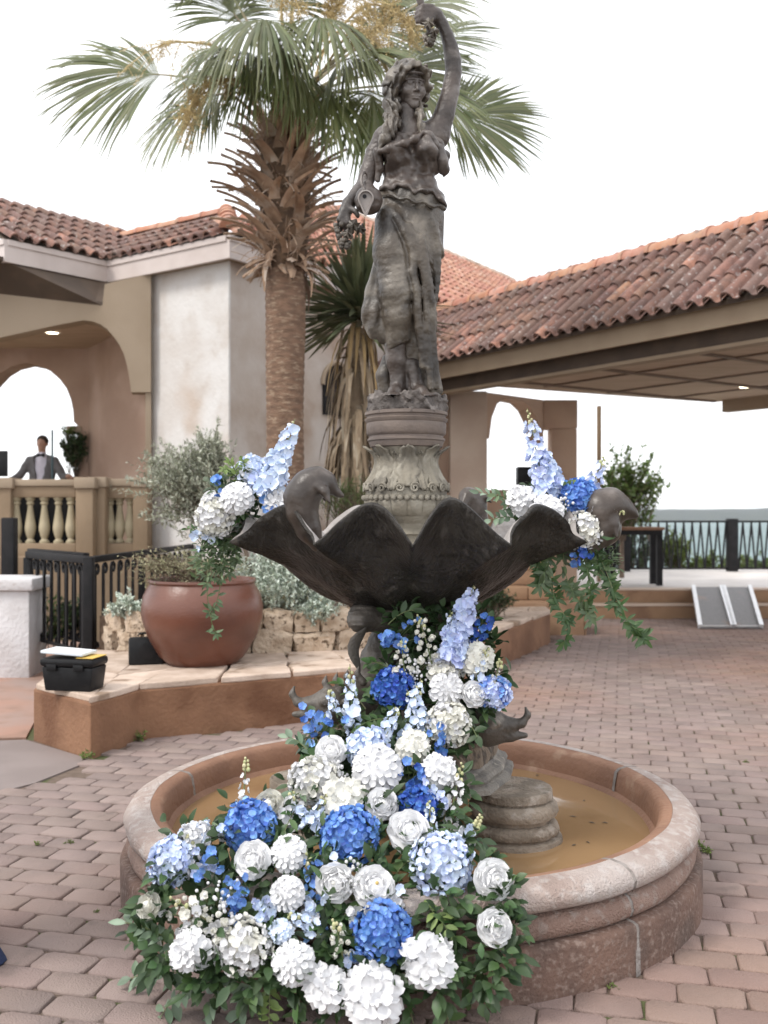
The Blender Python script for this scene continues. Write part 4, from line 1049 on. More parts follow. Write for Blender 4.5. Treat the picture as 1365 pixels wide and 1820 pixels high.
def body_fn(g):
    d = s_chain(g, [(S(722, 195, -.01), .046), (S(723, 222, .0), .047), (S(727, 242, .01), .06)], .03)               # neck
    d = smin(d, s_chain(g, [(S(690, 246, .01), .058), (S(728, 250, .01), .07), (S(772, 240, .01), .06)], .04), .05)     # shoulders
    d = smin(d, s_chain(g, [(S(776, 240, .01), .058), (S(789, 205, .0), .047), (S(800, 165, .0), .041), (S(806, 128, .0), .037)], .004), .03)
    d = smin(d, s_chain(g, [(S(806, 128, .0), .037), (S(805, 108, -.005), .038), (S(801, 85, -.015), .034), (S(795, 64, -.025), .029), (S(786, 44, -.03), .024)], .003), .006)
    d = smin(d, s_chain(g, [(S(786, 44, -.03), .026), (S(774, 28, -.04), .030), (S(764, 22, -.045), .027)], .02), .015)  # hand back
    for i, (dx, dy) in enumerate(((0, 0), (-3, 8), (-4, 16), (-1, 23))):                                             # fingers round the stem
        a = S(768 - dx * .3, 12 + dy, -.06); b = S(752 + dx, 11 + dy, -.078); c = S(742 + dx * .6, 16 + dy, -.055)
        d = smin(d, s_chain(g, [(a, .0125), (b, .0115), (c, .010)], .005), .006)
    d = smin(d, s_chain(g, [(S(772, 30, -.055), .014), (S(760, 40, -.075), .012), (S(750, 40, -.07), .010)], .006), .008)
    # lowered arm
    d = smin(d, s_chain(g, [(S(684, 250, .01), .054), (S(669, 272, .01), .048), (S(656, 305, .0), .041), (S(647, 330, -.01), .036)], .004), .03)
    d = smin(d, s_chain(g, [(S(647, 330, -.01), .036), (S(634, 346, -.06), .034), (S(620, 362, -.10), .027)], .004), .006)
    d = smin(d, s_chain(g, [(S(620, 362, -.10), .028), (S(614, 376, -.12), .030)], .01), .012)
    for i, (dx, dy) in enumerate(((-6, 2), (-1, 6), (5, 8), (11, 7))):
        a = S(611 + dx * .6, 378 + dy * .3, -.135); b = S(609 + dx, 388 + dy, -.15); c = S(610 + dx, 398 + dy, -.13)
        d = smin(d, s_chain(g, [(a, .0125), (b, .0115), (c, .010)], .005), .006)
    d = smin(d, s_chain(g, [(S(622, 370, -.13), .014), (S(632, 376, -.15), .012), (S(636, 384, -.15), .010)], .006), .008)
    # legs and feet
    d2 = s_chain(g, [(S(702, 600, -.05), .052), (S(704, 640, -.045), .043), (S(707, 678, -.04), .031), (S(707, 690, -.04), .034)], .02)
    d2 = smin(d2, s_chain(g, [(S(707, 692, -.045), .032), (S(701, 697, -.11), .026), (S(695, 702, -.16), .018)], .02), .015)
    for i in range(5):
        o = S(689 + i * 4.6, 702.5 - i * .3, -.165 - .006 * (2 - abs(i - 1.6))); d2 = smin(d2, s_cone(g, o, o + Vector((-.004, -.022, -.004)), .0095, .0085), .006)
    d2 = smin(d2, s_chain(g, [(S(734, 650, -.03), .038), (S(738, 682, -.03), .031), (S(739, 691, -.03), .033), (S(749, 697, -.09), .026), (S(757, 702, -.13), .018)], .02), .02)
    for i in range(5):
        o = S(752 + i * 4.4, 702.5 - i * .5, -.135 + .006 * i); d2 = smin(d2, s_cone(g, o, o + Vector((.008, -.022, -.004)), .0095, .0085), .006)
    return np.minimum(d, d2)
bm1 = solid(body_fn, np.array([(595 - CX) * mpx, SD - .24, pz(712)]), np.array([(835 - CX) * mpx, SD + .12, pz(-2)]), .0062)
# head: its own frame, turned to the right and tilted down
HC = S(727, 156, -.015); Hrot = (Matrix.Rotation(R(24), 3, 'Z') @ Matrix.Rotation(R(12), 3, 'X') @ Matrix.Rotation(R(-4), 3, 'Y'))
def head_fn(g):
    d = s_ell(g, (0, .012, .022), (.070, .088, .082))
    d = smin(d, s_ell(g, (0, -.022, -.035), (.056, .062, .068)), .03)
    d = smin(d, s_ell(g, (0, -.058, -.085), (.022, .020, .017)), .02)
    for s in (-1, 1):
        d = smin(d, s_ell(g, (s * .034, -.058, -.022), (.024, .022, .024)), .018)       # cheeks
        d = smin(d, s_cone(g, (s * .010, -.080, .024), (s * .046, -.066, .022), .0085, .007), .010)   # brow
    for s in (-1, 1):
        d = -smin(-d, s_ell(g, (s * .028, -.092, .006), (.019, .016, .0105)), .008)        # sockets
        d = smin(d, s_ell(g, (s * .028, -.071, .005), (.0145, .0125, .0105)), .002)
        d = smin(d, s_cone(g, (s * .014, -.083, .0125), (s * .043, -.073, .011), .0028, .0022), .002) # lids
        d = smin(d, s_cone(g, (s * .015, -.082, -.003), (s * .041, -.073, -.002), .0022, .002), .002)
    d = smin(d, s_chain(g, [((0, -.080, .020), .0075), ((0, -.092, -.005), .0078), ((0, -.103, -.024), .0098)], .006), .008)
    for s in (-1, 1): d = smin(d, s_ell(g, (s * .011, -.090, -.026), (.0075, .009, .0065)), .005)
    d = smin(d, s_ell(g, (0, -.083, -.049), (.022, .0075, .0042)), .005); d = smin(d, s_ell(g, (0, -.081, -.0585), (.018, .008, .0052)), .005)
    d = np.maximum(d, -s_cone(g, (-.021, -.089, -.0535), (.021, -.089, -.0535), .0016, .0016))
    return smin(d, s_chain(g, [((0, .01, -.06), .046), ((0, .02, -.13), .046)], .02), .02)
hm = solid(head_fn, np.array([-.10, -.125, -.15]), np.array([.10, .12, .12]), .0034)
HM = Matrix.Translation(HC) @ Hrot.to_4x4() @ Matrix.Scale(.95, 4)
bm1.merge(hm, HM)
part('body', bm1, M_stat, stt, sharp=0)
def hair_fn(g):
    w = .007 * np.sin(g[2] * 110 + 60 * g[0] + 3 * np.sin(g[0] * 40 + g[1] * 30)) + .006 * np.sin(g[0] * 150 - g[2] * 90 + 2 * np.sin(g[1] * 60)) + .003 * fbm(g, 60)
    d = s_ell(g, (0, .028, .040), (.086, .098, .086))
    d = np.maximum(d, -s_ell(g, (.004, -.085, -.01), (.060, .070, .078)))
    # rolls framing the face
    for s in (-1, 1):
        d = smin(d, s_chain(g, [((s * .01, -.062, .088), .020), ((s * .050, -.058, .058), .024), ((s * .070, -.036, .010), .024), ((s * .074, -.012, -.05), .022)], .015), .015)
    d = smin(d, s_ell(g, (-.085, .03, .025), (.032, .04, .04)), .02)
    return d - w
part('hair', (lambda m_: MB().merge(m_, HM))(solid(hair_fn, np.array([-.15, -.12, -.12]), np.array([.14, .16, .15]), .0042)), M_stat2, stt, sharp=0)
def locks_fn(g):
    d = s_chain(g, [(S(694, 160, -.02), .030), (S(692, 185, -.04), .027), (S(696, 212, -.07), .026), (S(690, 232, -.10), .028), (S(684, 250, -.10), .024), (S(676, 262, -.09), .012)], .015)
    d = smin(d, s_chain(g, [(S(704, 185, -.05), .022), (S(702, 215, -.085), .020), (S(697, 240, -.11), .016)], .012), .01)
    d = smin(d, s_chain(g, [(S(746, 185, -.03), .016), (S(745, 205, -.06), .017), (S(748, 222, -.085), .017), (S(752, 236, -.09), .009)], .012), .01)
    return d - .0045 * np.sin(g[0] * 230 + g[1] * 120 + 2.2 * np.sin(g[2] * 42)) - .004 * np.sin(g[2] * 75 + 30 * g[0] + 1.5 * np.sin(g[2] * 31)) - .003 * fbm(g, 70)
part('hair_lock', solid(locks_fn, np.array(S(655, 275, -.17)), np.array(S(775, 140, .06)), .005), M_stat2, stt, sharp=0)
part('headband', MB().tube([HM @ Vector((.083 * math.sin(a), .024 - .112 * math.cos(a), .062 - .012 * math.cos(a))) for a in [lerp(-1.5, 1.5, i / 20) for i in range(21)]], .006, 6), M_stat, stt)

def blouse_fn(g):
    d, ph = loft(g, [(228, 727, 34, .060, .01), (236, 727, 46, .075, .01), (248, 729, 55, .088), (265, 731, 57, .100), (290, 730, 51, .093), (318, 729, 45, .086), (338, 731, 54, .102), (352, 733, 58, .110), (368, 734, 60, .113)])
    d = smin(d, s_ell(g, S(703, 271, -.075), (.056, .056, .058)), .025)
    d = smin(d, s_ell(g, S(757, 266, -.075), (.056, .056, .058)), .025)
    Y, X = ymap(g), xmap(g)
    hem = 337 + (X - 676) * .24 + 3.5 * np.sin(X * .13) + 2 * np.sin(X * .31)
    d = np.maximum(d, (Y - hem) * mpx * .9)
    d = d - .0065 * np.sin((X * .11 + Y * .17)) * np.sin(Y * .10 - X * .05 + 1.5 * np.sin(X * .06)) - .0050 * np.sin(X * .25 - Y * .12) - .010 * np.exp(-((Y - hem + 3) / 5) ** 2)
    neckl = s_ell(g, S(724, 212, -.06), (.075, .16, .070)); d = np.maximum(d, -neckl)
    return d
part('blouse', solid(blouse_fn, np.array(S(655, 392, -.20)), np.array(S(808, 222, .16)), .005), M_stat, stt, sharp=0)
def collar_fn(g):
    pts = [S(676, 268, -.10), S(690, 266, -.115), S(704, 258, -.125), S(720, 255, -.125), (S(738, 247, -.118)), S(752, 236, -.10), S(764, 240, -.10), S(776, 256, -.09)]
    d = s_chain(g, [(p, .014 + .005 * math.sin(i * 2.2)) for i, p in enumerate(pts)], .012)
    d = smin(d, s_chain(g, [(S(782, 262, -.06), .018), (S(787, 285, -.05), .026), (S(785, 305, -.03), .016)], .012), .01)                 # loose sleeve at the right
    d = smin(d, s_chain(g, [(S(777, 258, -.07), .016), (S(790, 278, -.02), .022), (S(792, 300, -.02), .018), (S(788, 316, -.02), .006)], .012), .01)
    d = smin(d, s_chain(g, [(S(672, 268, -.06), .02), (S(674, 300, -.04), .018), (S(672, 318, -.03), .014)], .012), .01)
    return d - .003 * np.sin(g[0] * 90 + g[2] * 60)
part('collar', solid(collar_fn, np.array(S(655, 335, -.20)), np.array(S(808, 222, .06)), .0055), M_stat, stt, sharp=0)

def skirt_fn(g):
    tab = [(345, 733, 53, .100), (372, 731, 57, .113), (400, 730, 60, .122), (450, 727, 59, .124), (500, 722, 54, .118), (540, 721, 49, .110), (575, 723, 43, .100), (605, 730, 31, .082, .012), (640, 734, 30, .080, .03), (672, 735, 38, .088, .045), (705, 733, 50, .100, .055)]
    d, ph = loft(g, tab)
    X, Y = xmap(g), ymap(g)
    w = np.clip((Y - 385) / 130, 0, 1)
    crisp = lambda q: (1 - np.abs(np.sin(q))) ** 1.6
    side = np.clip((X - 728) / 14, 0, 1)
    # cloth pulled slantwise over the right hip, upright pleats lower down
    d = d - side * (.013 * w + .003) * crisp(.085 * (X - 700) - .040 * (Y - 400) + .9 * np.sin(Y * .018))
    d = d - (1 - side) * .006 * w * crisp(3.5 * ph + Y * .012) - .0016 * np.sin(X * .33 + Y * .11 + 2 * np.sin(Y * .05))
    # forward leg under thin cloth, with fine ripples across it
    leg = s_chain(g, [(S(697, 395, -.055), .078), (S(698, 450, -.085), .084), (S(703, 520, -.11), .070), (S(707, 560, -.095), .060), (S(707, 600, -.06), .052), (S(706, 628, -.05), .046)], .03)
    leg = leg - .0009 * np.sin(Y * .50 + .004 * (X - 690) ** 2 + 1.2 * np.sin(Y * .05)) * np.clip((Y - 440) / 50, 0, 1) * np.clip((600 - Y) / 40, 0, 1)
    leg = np.maximum(leg, (Y - (622 + .5 * (705 - X))) * mpx * .8)
    cut = np.maximum(-((X - 690) / 26.0) ** 2 + 1.2, 0) * np.clip((Y - 598) / 16, 0, 1)     # cloth parts above the shin
    front = np.clip((SD - .01 - g[1]) / .03, 0, 1)
    d = d + .10 * np.minimum(cut, 1) * front
    d = smin(d, leg, .010)
    gq = path([S(702, 388, -.135), S(718, 425, -.15), S(730, 465, -.155), S(741, 510, -.15), S(744, 555, -.135), S(738, 600, -.115)], 12)
    d = -smin(-d, s_chain(g, [(v, .013) for v in gq], .01), .020)     # deep groove along the forward leg
    for k_ in range(9):                                  # thin pulled folds sweeping from the middle to the right knee
        x0, y0, x1, y1 = 716 + 4.5 * k_, 396 + 4 * k_, 768 + 1.2 * k_ - 1.2 * (k_ % 3), 468 + 15 * k_
        q = path([S(x0, y0, -.132), S(lerp(x0, x1, .45), lerp(y0, y1, .55), -.137), S(x1, y1, -.10 + .004 * k_)], 7)
        d = smin(d, s_chain(g, [(v, .0085 - .0006 * abs(i - 3)) for i, v in enumerate(q)], .006), .014)
    # heavy fold winding down the middle and the sweep over the right hip
    def rope(pts, r0, r1, k=.012):
        q = path([S(*p) for p in pts], 10); return s_chain(g, [(v, lerp(r0, r1, i / 9)) for i, v in enumerate(q)], .01)
    d = smin(d, rope([(705, 385, -.12), (724, 420, -.135), (735, 450, -.135), (733, 480, -.14), (742, 520, -.14), (741, 560, -.125), (750, 610, -.105), (752, 650, -.09)], .020, .018), .012)
    d = smin(d, rope([(750, 420, -.13), (756, 460, -.135), (763, 500, -.125), (768, 545, -.11), (770, 610, -.09), (776, 688, -.07)], .012, .016), .012)
    d = smin(d, rope([(728, 400, -.13), (750, 470, -.135), (757, 540, -.125), (760, 610, -.105), (766, 690, -.09)], .012, .014), .012)
    d = smin(d, rope([(770, 400, -.08), (777, 450, -.06), (776, 500, -.06), (770, 545, -.06)], .018, .014), .012)
    # hanging end of the drape at the left
    sh = s_chain(g, [(S(676, 470, -.02), .030), (S(668, 520, -.04), .045), (S(664, 556, -.05), .050), (S(668, 582, -.05), .044), (S(680, 598, -.05), .030)], .03)
    d = smin(d, sh - .004 * np.sin(X * .3 + Y * .06), .02)
    # cloth spread on the rock at both sides of the feet
    d = smin(d, s_chain(g, [(S(690, 640, .02), .03), (S(683, 668, .02), .036), (S(686, 695, .02), .036)], .02), .03)
    d = smin(d, s_chain(g, [(S(760, 598, .02), .026), (S(766, 650, .02), .032), (S(774, 692, .0), .034)], .02), .03)
    hollow = s_chain(g, [(S(704, 640, -.10), .045), (S(707, 690, -.11), .05)], .02)
    d = np.maximum(d, -hollow)
    hollow = s_chain(g, [(S(742, 668, -.12), .028), (S(748, 698, -.12), .034)], .02)
    return np.maximum(d, -hollow)
part('skirt', solid(skirt_fn, np.array(S(640, 712, -.235)), np.array(S(806, 340, .17)), .0052), M_stat2, stt, sharp=0)
m = MB()
part('sash', MB().tube([S(676 + i * 5.75, 343 + i * 1.35 + 2.5 * math.sin(i * 1.3), -.118 - .02 * math.sin(PI * i / 20) + .11 * abs(i / 10 - 1) ** 3) for i in range(21)], [.010 + .003 * math.sin(i * 2.1) for i in range(21)], 7), M_stat2, stt)
# rocky footing
def rock_fn(g):
    a = np.arctan2(g[1] - SD, g[0] - CXo.x); r = np.hypot(g[0] - CXo.x, g[1] - SD)
    w = px_(69) + .008 * np.sin(5 * a + 1) + .005 * np.sin(13 * a + g[2] * 40)
    d = np.maximum(r - w, np.maximum(pz(734) - g[2], g[2] - (pz(706) + .012 * np.sin(7 * a) + .01 * np.sin(g[0] * 60) * np.cos(g[1] * 50))))
    return d - .006 * fbm(g, 55.0) - .004 * fbm(g, 120.0, 3)
part('rock_base', solid(rock_fn, np.array([CXo.x - .22, SD - .22, pz(740)]), np.array([CXo.x + .22, SD + .22, pz(695)]), .0065), mat('statue rock', (0.115, 0.098, 0.088), (0.07, 0.058, 0.052), 12, .7, .6, 60, c3=(.19, .165, .15), s3=18, t3=.6), stt, sharp=0)
# jug with a teardrop spout, grapes
def jug_fn(g):
    c = S(655, 357, -.13); d = s_ell(g, c, (.062, .058, .062)); d = smin(d, s_chain(g, [(c + Vector((0, 0, .03)), .04), (c + Vector((-.004, -.005, .07)), .022)], .02), .02)
    return d - .0015 * np.sin(g[2] * 160)
part('jug', solid(jug_fn, np.array(S(620, 395, -.24)), np.array(S(690, 315, -.02)), .0055), M_stat, stt, sharp=0)
tear = []
for i in range(28):
    a = 2 * PI * i / 28; rr = 1.0 if math.sin(a) > -.1 else 1.0 + .95 * max(0, -math.sin(a)) ** 3
    tear.append((math.cos(a) * 14.5 * (1 - .30 * max(0, -math.sin(a)) ** 1.5), math.sin(a) * 16 * rr - 2))
yx = lambda s, d: [S(650 + x * s, 351 - y * s, d) for x, y in tear]
m = MB(); L0 = yx(1.0, -.188); L1 = yx(1.0, -.20); L2_ = yx(.82, -.202); L3 = yx(.74, -.190); k = 28
m.add(L0 + L1 + L2_ + L3, [(j * k + i, j * k + (i + 1) % k, (j + 1) * k + (i + 1) % k, (j + 1) * k + i) for j in range(3) for i in range(k)] + [tuple(range(3 * k, 4 * k))])
part('jug_spout', m, mat('pale spout', (0.25, 0.22, 0.205), (0.20, 0.175, 0.16), 8, .5, .1, 60), stt)
m = MB(); c = S(648, 349, -.192); m.add([c + Vector((.009 * math.cos(2 * PI * i / 12), -.001, .009 * math.sin(2 * PI * i / 12))) for i in range(12)] + [c + Vector((.0, -.0015, 0))], [(i, (i + 1) % 12, 12) for i in range(12)]); part('spout_hole', m, M_iron, stt)
part('jug_handle', MB().tube(path([S(648, 338, -.18), S(642, 322, -.17), S(646, 306, -.15), S(654, 312, -.14), S(652, 330, -.14)], 12), .007, 6), M_stat, stt)
def grapes(c, rx, rz, n, seed, nm='grape_bunch'):
    r = random.Random(seed); m = MB()
    for i in range(n):
        t = r.random(); w = (1 - .65 * t); a = r.uniform(0, 2 * PI)
        m.sphere(Vector(c) + Vector((rx * w * math.cos(a), rx * .8 * w * math.sin(a), -rz * t)), rx * .30, 7, 5)
    part(nm, m, M_stat2, stt)
grapes(S(612, 400, -.14), .040, .10, 46, 1); grapes(S(763, 52, -.06), .034, .07, 34, 2)
for (x, y, d, s, a) in ((628, 400, -.16, .055, -.4), (640, 408, -.13, .05, .5), (762, 42, -.09, .05, .2), (618, 415, -.17, .04, .1), (772, 58, -.08, .035, -.5)):
    m = MB(); pts = [(0, .5), (.22, .25), (.5, .3), (.32, 0), (.45, -.32), (.15, -.25), (0, -.6), (-.15, -.25), (-.45, -.32), (-.32, 0), (-.5, .3), (-.22, .25)]
    c = S(x, y, d); vs = [c + Vector(((px * math.cos(a) - py * math.sin(a)) * s, .01 * math.sin(px * 9), (px * math.sin(a) + py * math.cos(a)) * s)) for px, py in pts] + [c + Vector((0, -.014, 0))]
    m.add(vs, [(i, (i + 1) % 12, 12) for i in range(12)]); o = part('vine_leaf', m, M_stat2, stt, smooth=False); md = o.modifiers.new('s', 'SOLIDIFY'); md.thickness = .006
part('torch_stem', MB().tube([S(764, 60, -.05), S(752, 20, -.062), S(742, -16, -.06)], [.010, .013, .02], 10), M_stat, stt)
# ------------------------------------------------------------------ plants
M_frond = mat('palm leaf', (0.085, 0.105, 0.030), (0.140, 0.152, 0.060), 3, 0.40, 0.0, c3=(0.16, 0.15, 0.07), s3=2.5, t3=0.66, vary=0.28, hue=0.018, trans=0.28, spec=0.6)
M_petiole = mat('palm stalk', (0.13, 0.14, 0.06), (0.20, 0.16, 0.09), 4, 0.55, vary=.15)
M_boot = mat('dead palm stalk base', (0.40, 0.27, 0.18), (0.25, 0.155, 0.098), 6, 0.8, 0.4, 50, c3=(0.46, 0.38, 0.31), s3=4, t3=0.58, soft3=.1, vary=0.28)
M_ptrunk = mat('ringed palm trunk', (0.225, 0.135, 0.088), (0.145, 0.088, 0.058), 9, 0.9, 0.9, 45, c3=(0.29, 0.205, 0.14), s3=12, t3=0.58, stretch=(1, 1, 3.2))
M_pan = mat('palm blossom', (0.52, 0.40, 0.20), (0.40, 0.31, 0.15), 10, 0.8, vary=.2)
M_yuc = mat('yucca leaf', (0.085, 0.105, 0.050), (0.165, 0.18, 0.10), 3, 0.45, vary=0.25, hue=.01)
M_ydead = mat('dead yucca leaf', (0.30, 0.225, 0.145), (0.19, 0.135, 0.085), 5, 0.85, 0.2, 40, c3=(0.40, 0.33, 0.24), s3=3, t3=.6, vary=0.3)
M_yold = mat('yellowing yucca leaf', (0.38, 0.26, 0.12), (0.29, 0.20, 0.10), 5, 0.8, vary=0.2)
M_olive = mat('grey green leaf', (0.30, 0.32, 0.235), (0.43, 0.44, 0.36), 2, 0.6, vary=0.3, trans=.15)
M_twig = mat('twig bark', (0.10, 0.07, 0.05), (0.16, 0.12, 0.09), 10, 0.9)
M_silver = mat('silver foliage', (0.46, 0.53, 0.44), (0.58, 0.63, 0.56), 2.5, 0.8, vary=0.2, c3=(0.30, 0.25, 0.14), s3=2.2, t3=.62, soft3=.08)
M_rose_m = mat('needle foliage', (0.21, 0.215, 0.11), (0.31, 0.28, 0.17), 2, 0.7, vary=0.3)
M_green = mat('mid green leaf', (0.065, 0.115, 0.028), (0.11, 0.15, 0.045), 2, 0.5, vary=0.3, hue=.02, trans=.2)
M_dkgreen = mat('dark green leaf', (0.030, 0.058, 0.020), (0.05, 0.08, 0.028), 2, 0.5, vary=0.3, trans=.12)
M_lime_l = mat('yellow green leaf', (0.16, 0.21, 0.045), (0.11, 0.16, 0.04), 2, 0.55, vary=.25, trans=.25)

def strap(mb, pts, wid, side, th=0.0, fold=0.0, mi=0):
    """leaf-like band along pts; side = sideways direction; fold lifts the two edges; th gives it a body"""
    k = len(pts); vs, fs = [], []
    for i, p in enumerate(pts):
        t = (pts[min(i + 1, k - 1)] - pts[max(i - 1, 0)]).normalized(); s = (side - t * side.dot(t)).normalized(); n = s.cross(t)
        w = wid[i]
        vs += [p - s * w + n * fold * w, p - n * th * .5, p + s * w + n * fold * w]
        if th: vs += [p + n * (th + fold * w * .3)]
    q = 4 if th else 3
    for i in range(k - 1):
        a, b = i * q, (i + 1) * q
        fs += [(a, a + 1, b + 1, b), (a + 1, a + 2, b + 2, b + 1)]
        if th: fs += [(a + 3, a, b, b + 3), (a + 2, a + 3, b + 3, b + 2)]
    return mb.add(vs, fs, mi)

def frond(root, crown, h, dirn, nrm, L, spread, droop, N=58, seed=0):
    r = random.Random(seed); h, dirn = Vector(h), Vector(dirn).normalized(); nrm = Vector(nrm); nrm = (nrm - dirn * nrm.dot(dirn)).normalized(); sd = nrm.cross(dirn)
    mb = MB()
    for i in range(N):
        u_ = (i / (N - 1) - .5) * 2; ph = u_ * R(spread); d = dirn * math.cos(ph) + sd * math.sin(ph)
        Lf = L * (1 - .30 * u_ * u_) * r.uniform(.88, 1.06); b0 = h + dirn * (.20 * L * max(0, math.cos(ph)) ** 2)
        dr = droop * r.uniform(.75, 1.35); pts = []; wid = []; n_ = 7
        side = (sd * math.cos(ph) - dirn * math.sin(ph))
        arc_w = R(spread) * 2 / (N - 1) * .5
        for j in range(n_):
            t = j / (n_ - 1); p = b0 + d * (Lf * t) + nrm * (.03 * math.sin(u_ * 20)) * t; p = p - UP * (dr * Lf * t ** 2.4) + side * (r.uniform(-.012, .012) * t)
            if t > .6 and dr > .5: p -= d * (Lf * (t - .6) ** 1.6 * dr * .55)
            pts.append(p); wid.append(min(arc_w * Lf * max(t, .10) * 1.5, .0195 * (1 - .15 * t) + .003) * (1 if t < .6 else (1 - t) / .4 * .95 + .05))
        strap(mb, pts, wid, side, 0, .35)
    fr = part('palm_frond', mb, M_frond, root, sharp=0)
    m2 = MB(); mid_ = lerp(crown, h, .55) + UP * .12
    m2.tube(bez(crown, mid_, h + dirn * .12 * L, 10), [.030 - .018 * i / 9 for i in range(10)], 6, flat=.5)
    part('leaf_stalk', m2, M_petiole, fr)

PD_ = 9.5
Q = lambda x, y, d=0.0: P(x, y, PD_ + d)
palm = thing('palm_tree', 'tall fan palm with ringed brown trunk and shaggy cut stalk bases beside the villa', 'palm tree', (P(507, 0, PD_).x, PD_, .4))
tx = P(507, 0, PD_).x
m = MB(); n = 140; prof = []
for i in range(n):
    z = .38 + 3.72 * i / (n - 1); r_ = .200 + .012 * math.sin(z * 2.1) - .006 * (z - .4) + .0045 * math.sin(i * 2.1) + .05 * math.exp(-(z - .4) * 3)
    prof.append((r_, z))
m.lathe(prof, 40, (tx, PD_, 0), wob=lambda a, z: 1 + .018 * math.sin(3 * a + z * 4) + .012 * math.sin(17 * a + z * 9))
part('trunk', m, M_ptrunk, palm, sharp=0)
m = MB(); m.lathe([(.19, 3.95), (.22, 4.2), (.25, 4.6), (.24, 5.0), (.18, 5.4), (.08, 5.7), (.0, 5.75)], 20, (tx, PD_, 0)); part('crown_shaft', m, mat('palm fibre', (0.12, 0.072, 0.042), (0.07, 0.042, 0.026), 14, .95, .8, 50), palm)
kb = 0
for row in range(11):
    z = 4.0 + row * .13; nb = 13
    for i in range(nb):
        a = 2 * PI * (i + .5 * (row % 2)) / nb + rnd.uniform(-.3, .3)
        d = Vector((math.cos(a), math.sin(a), 0)); sd = Vector((-d.y, d.x, 0)); lift = lerp(.25, 1.0, row / 10) * rnd.uniform(.4, 1.6); L = rnd.uniform(.28, .60) * (1.0 if row else .5)
        if row == 0: lift = -rnd.uniform(.3, 1.0)
        p0 = Vector((tx, PD_, z + rnd.uniform(-.05, .05))) + d * .20; sw = sd * rnd.uniform(-.85, .85)
        p2 = p0 + (d + UP * lift + sw).normalized() * L; p1 = p0 + (d * .75 + UP * (lift + .35) + sw * .3).normalized() * L * .5
        pts = bez(p0, p1, p2, 7); w0 = rnd.uniform(.035, .075); wid = [w0 * (1.15 - .85 * (j / 6) ** .8) for j in range(7)]
        if rnd.random() < .35: wid[-1] = wid[-2] * 1.1
        m = MB(); strap(m, pts, wid, sd, .018, .25); m.add([pts[-1] - sd * wid[-1], pts[-1], pts[-1] + sd * wid[-1], pts[-1] + UP * .01], [(0, 1, 2, 3)])
        part('stalk_base', m, M_boot, palm, sharp=50)
for i in range(16):                                    # shreds hanging below the collar
    a = rnd.uniform(-PI, PI); d = Vector((math.cos(a), math.sin(a), 0)); sd = Vector((-d.y, d.x, 0)); p0 = Vector((tx, PD_, rnd.uniform(3.95, 4.12))) + d * .2
    L = rnd.uniform(.12, .42); pts = bez(p0, p0 + d * .10 - UP * L * .3, p0 + d * .06 - UP * L, 6); m = MB(); strap(m, pts, [.035, .04, .036, .03, .02, .008], sd, .006, .3)
    part('hanging_husk', m, M_boot, palm)
m = MB()
for i in range(420):                                   # loose fibres of the crown
    a = rnd.uniform(0, 2 * PI); d = Vector((math.cos(a), math.sin(a), 0)); p0 = Vector((tx, PD_, rnd.uniform(3.95, 5.4))) + d * .22; p2 = p0 + d * rnd.uniform(.05, .30) + Vector((rnd.gauss(0, .08), rnd.gauss(0, .08), rnd.uniform(-.25, .2)))
    m.tube(bez(p0, lerp(p0, p2, .5) + d * .05 + UP * .05, p2, 5), rnd.uniform(.002, .006), 3, False)
part('fibre', m, M_boot, palm, kind='stuff')
crown = Vector((tx + .05, PD_, 5.55))
# hastula pixel, depth offset, blade direction (right, away, up), blade normal, length, spread, droop
FR = [
    ((290, 135), -.1, (-1, -.1, .10), (.05, -.93, .35), 1.06, 66, .34), ((385, 165), -.35, (-.75, -.25, -.45), (-.35, -.8, .5), .74, 70, .5),
    ((478, 35), -.75, (-.12, -.65, -.35), (0, -.5, .85), .80, 88, .62), ((560, 30), -.6, (.35, -.5, -.3), (.2, -.6, .7), .74, 85, .6),
    ((655, 160), -.3, (.25, -.4, -.65), (.3, -.8, .5), .80, 88, .5), ((800, 205), .25, (.97, .1, .05), (-.05, -.95, .25), .90, 82, .16),
    ((690, 130), .5, (.8, .2, .35), (-.2, -.85, .4), .95, 85, .22), ((735, 80), .9, (.75, .3, .5), (-.4, -.8, .4), 1.0, 80, .25),
    ((425, 40), .3, (-.45, .2, .8), (.4, -.8, .4), .9, 80, .3), ((520, -40), -.1, (.02, -.15, 1), (0, -1, .1), .9, 90, .35),
    ((620, -10), .3, (.35, .1, .9), (-.2, -.9, .3), .9, 85, .3), ((400, -25), .2, (-.5, .0, .8), (.3, -.9, .3), .7, 80, .4),
    ((450, 120), .6, (-.6, .5, .3), (.3, -.6, .7), .8, 85, .4), ((605, 110), -.4, (.55, -.45, .0), (.0, -.7, .7), .80, 80, .5),
    ((448, 95), -.55, (-.5, -.5, -.1), (-.1, -.65, .75), .72, 80, .6), ((500, 75), -.7, (-.02, -.55, -.65), (0, -.85, .5), .56, 62, .6), ((578, 150), -.5, (.30, -.4, -.7), (.2, -.8, .5), .62, 70, .5),
    ((465, 115), -.5, (-.3, -.5, -.6), (-.2, -.8, .5), .56, 70, .6), ((530, 120), -.55, (.05, -.5, -.7), (0, -.9, .4), .50, 60, .6), ((420, 120), .1, (-.7, -.1, -.2), (-.1, -.8, .6), .75, 75, .5), ((500, 20), .5, (-.1, .2, .9), (.1, -.9, .4), .85, 85, .4), ((720, 150), -.2, (.7, -.2, -.25), (.1, -.85, .5), .75, 75, .4),
    ((735, 20), -.1, (.6, -.1, .75), (-.5, -.75, .4), .9, 80, .3), ((660, 60), .3, (.6, .1, .6), (-.3, -.85, .3), .85, 80, .3)]
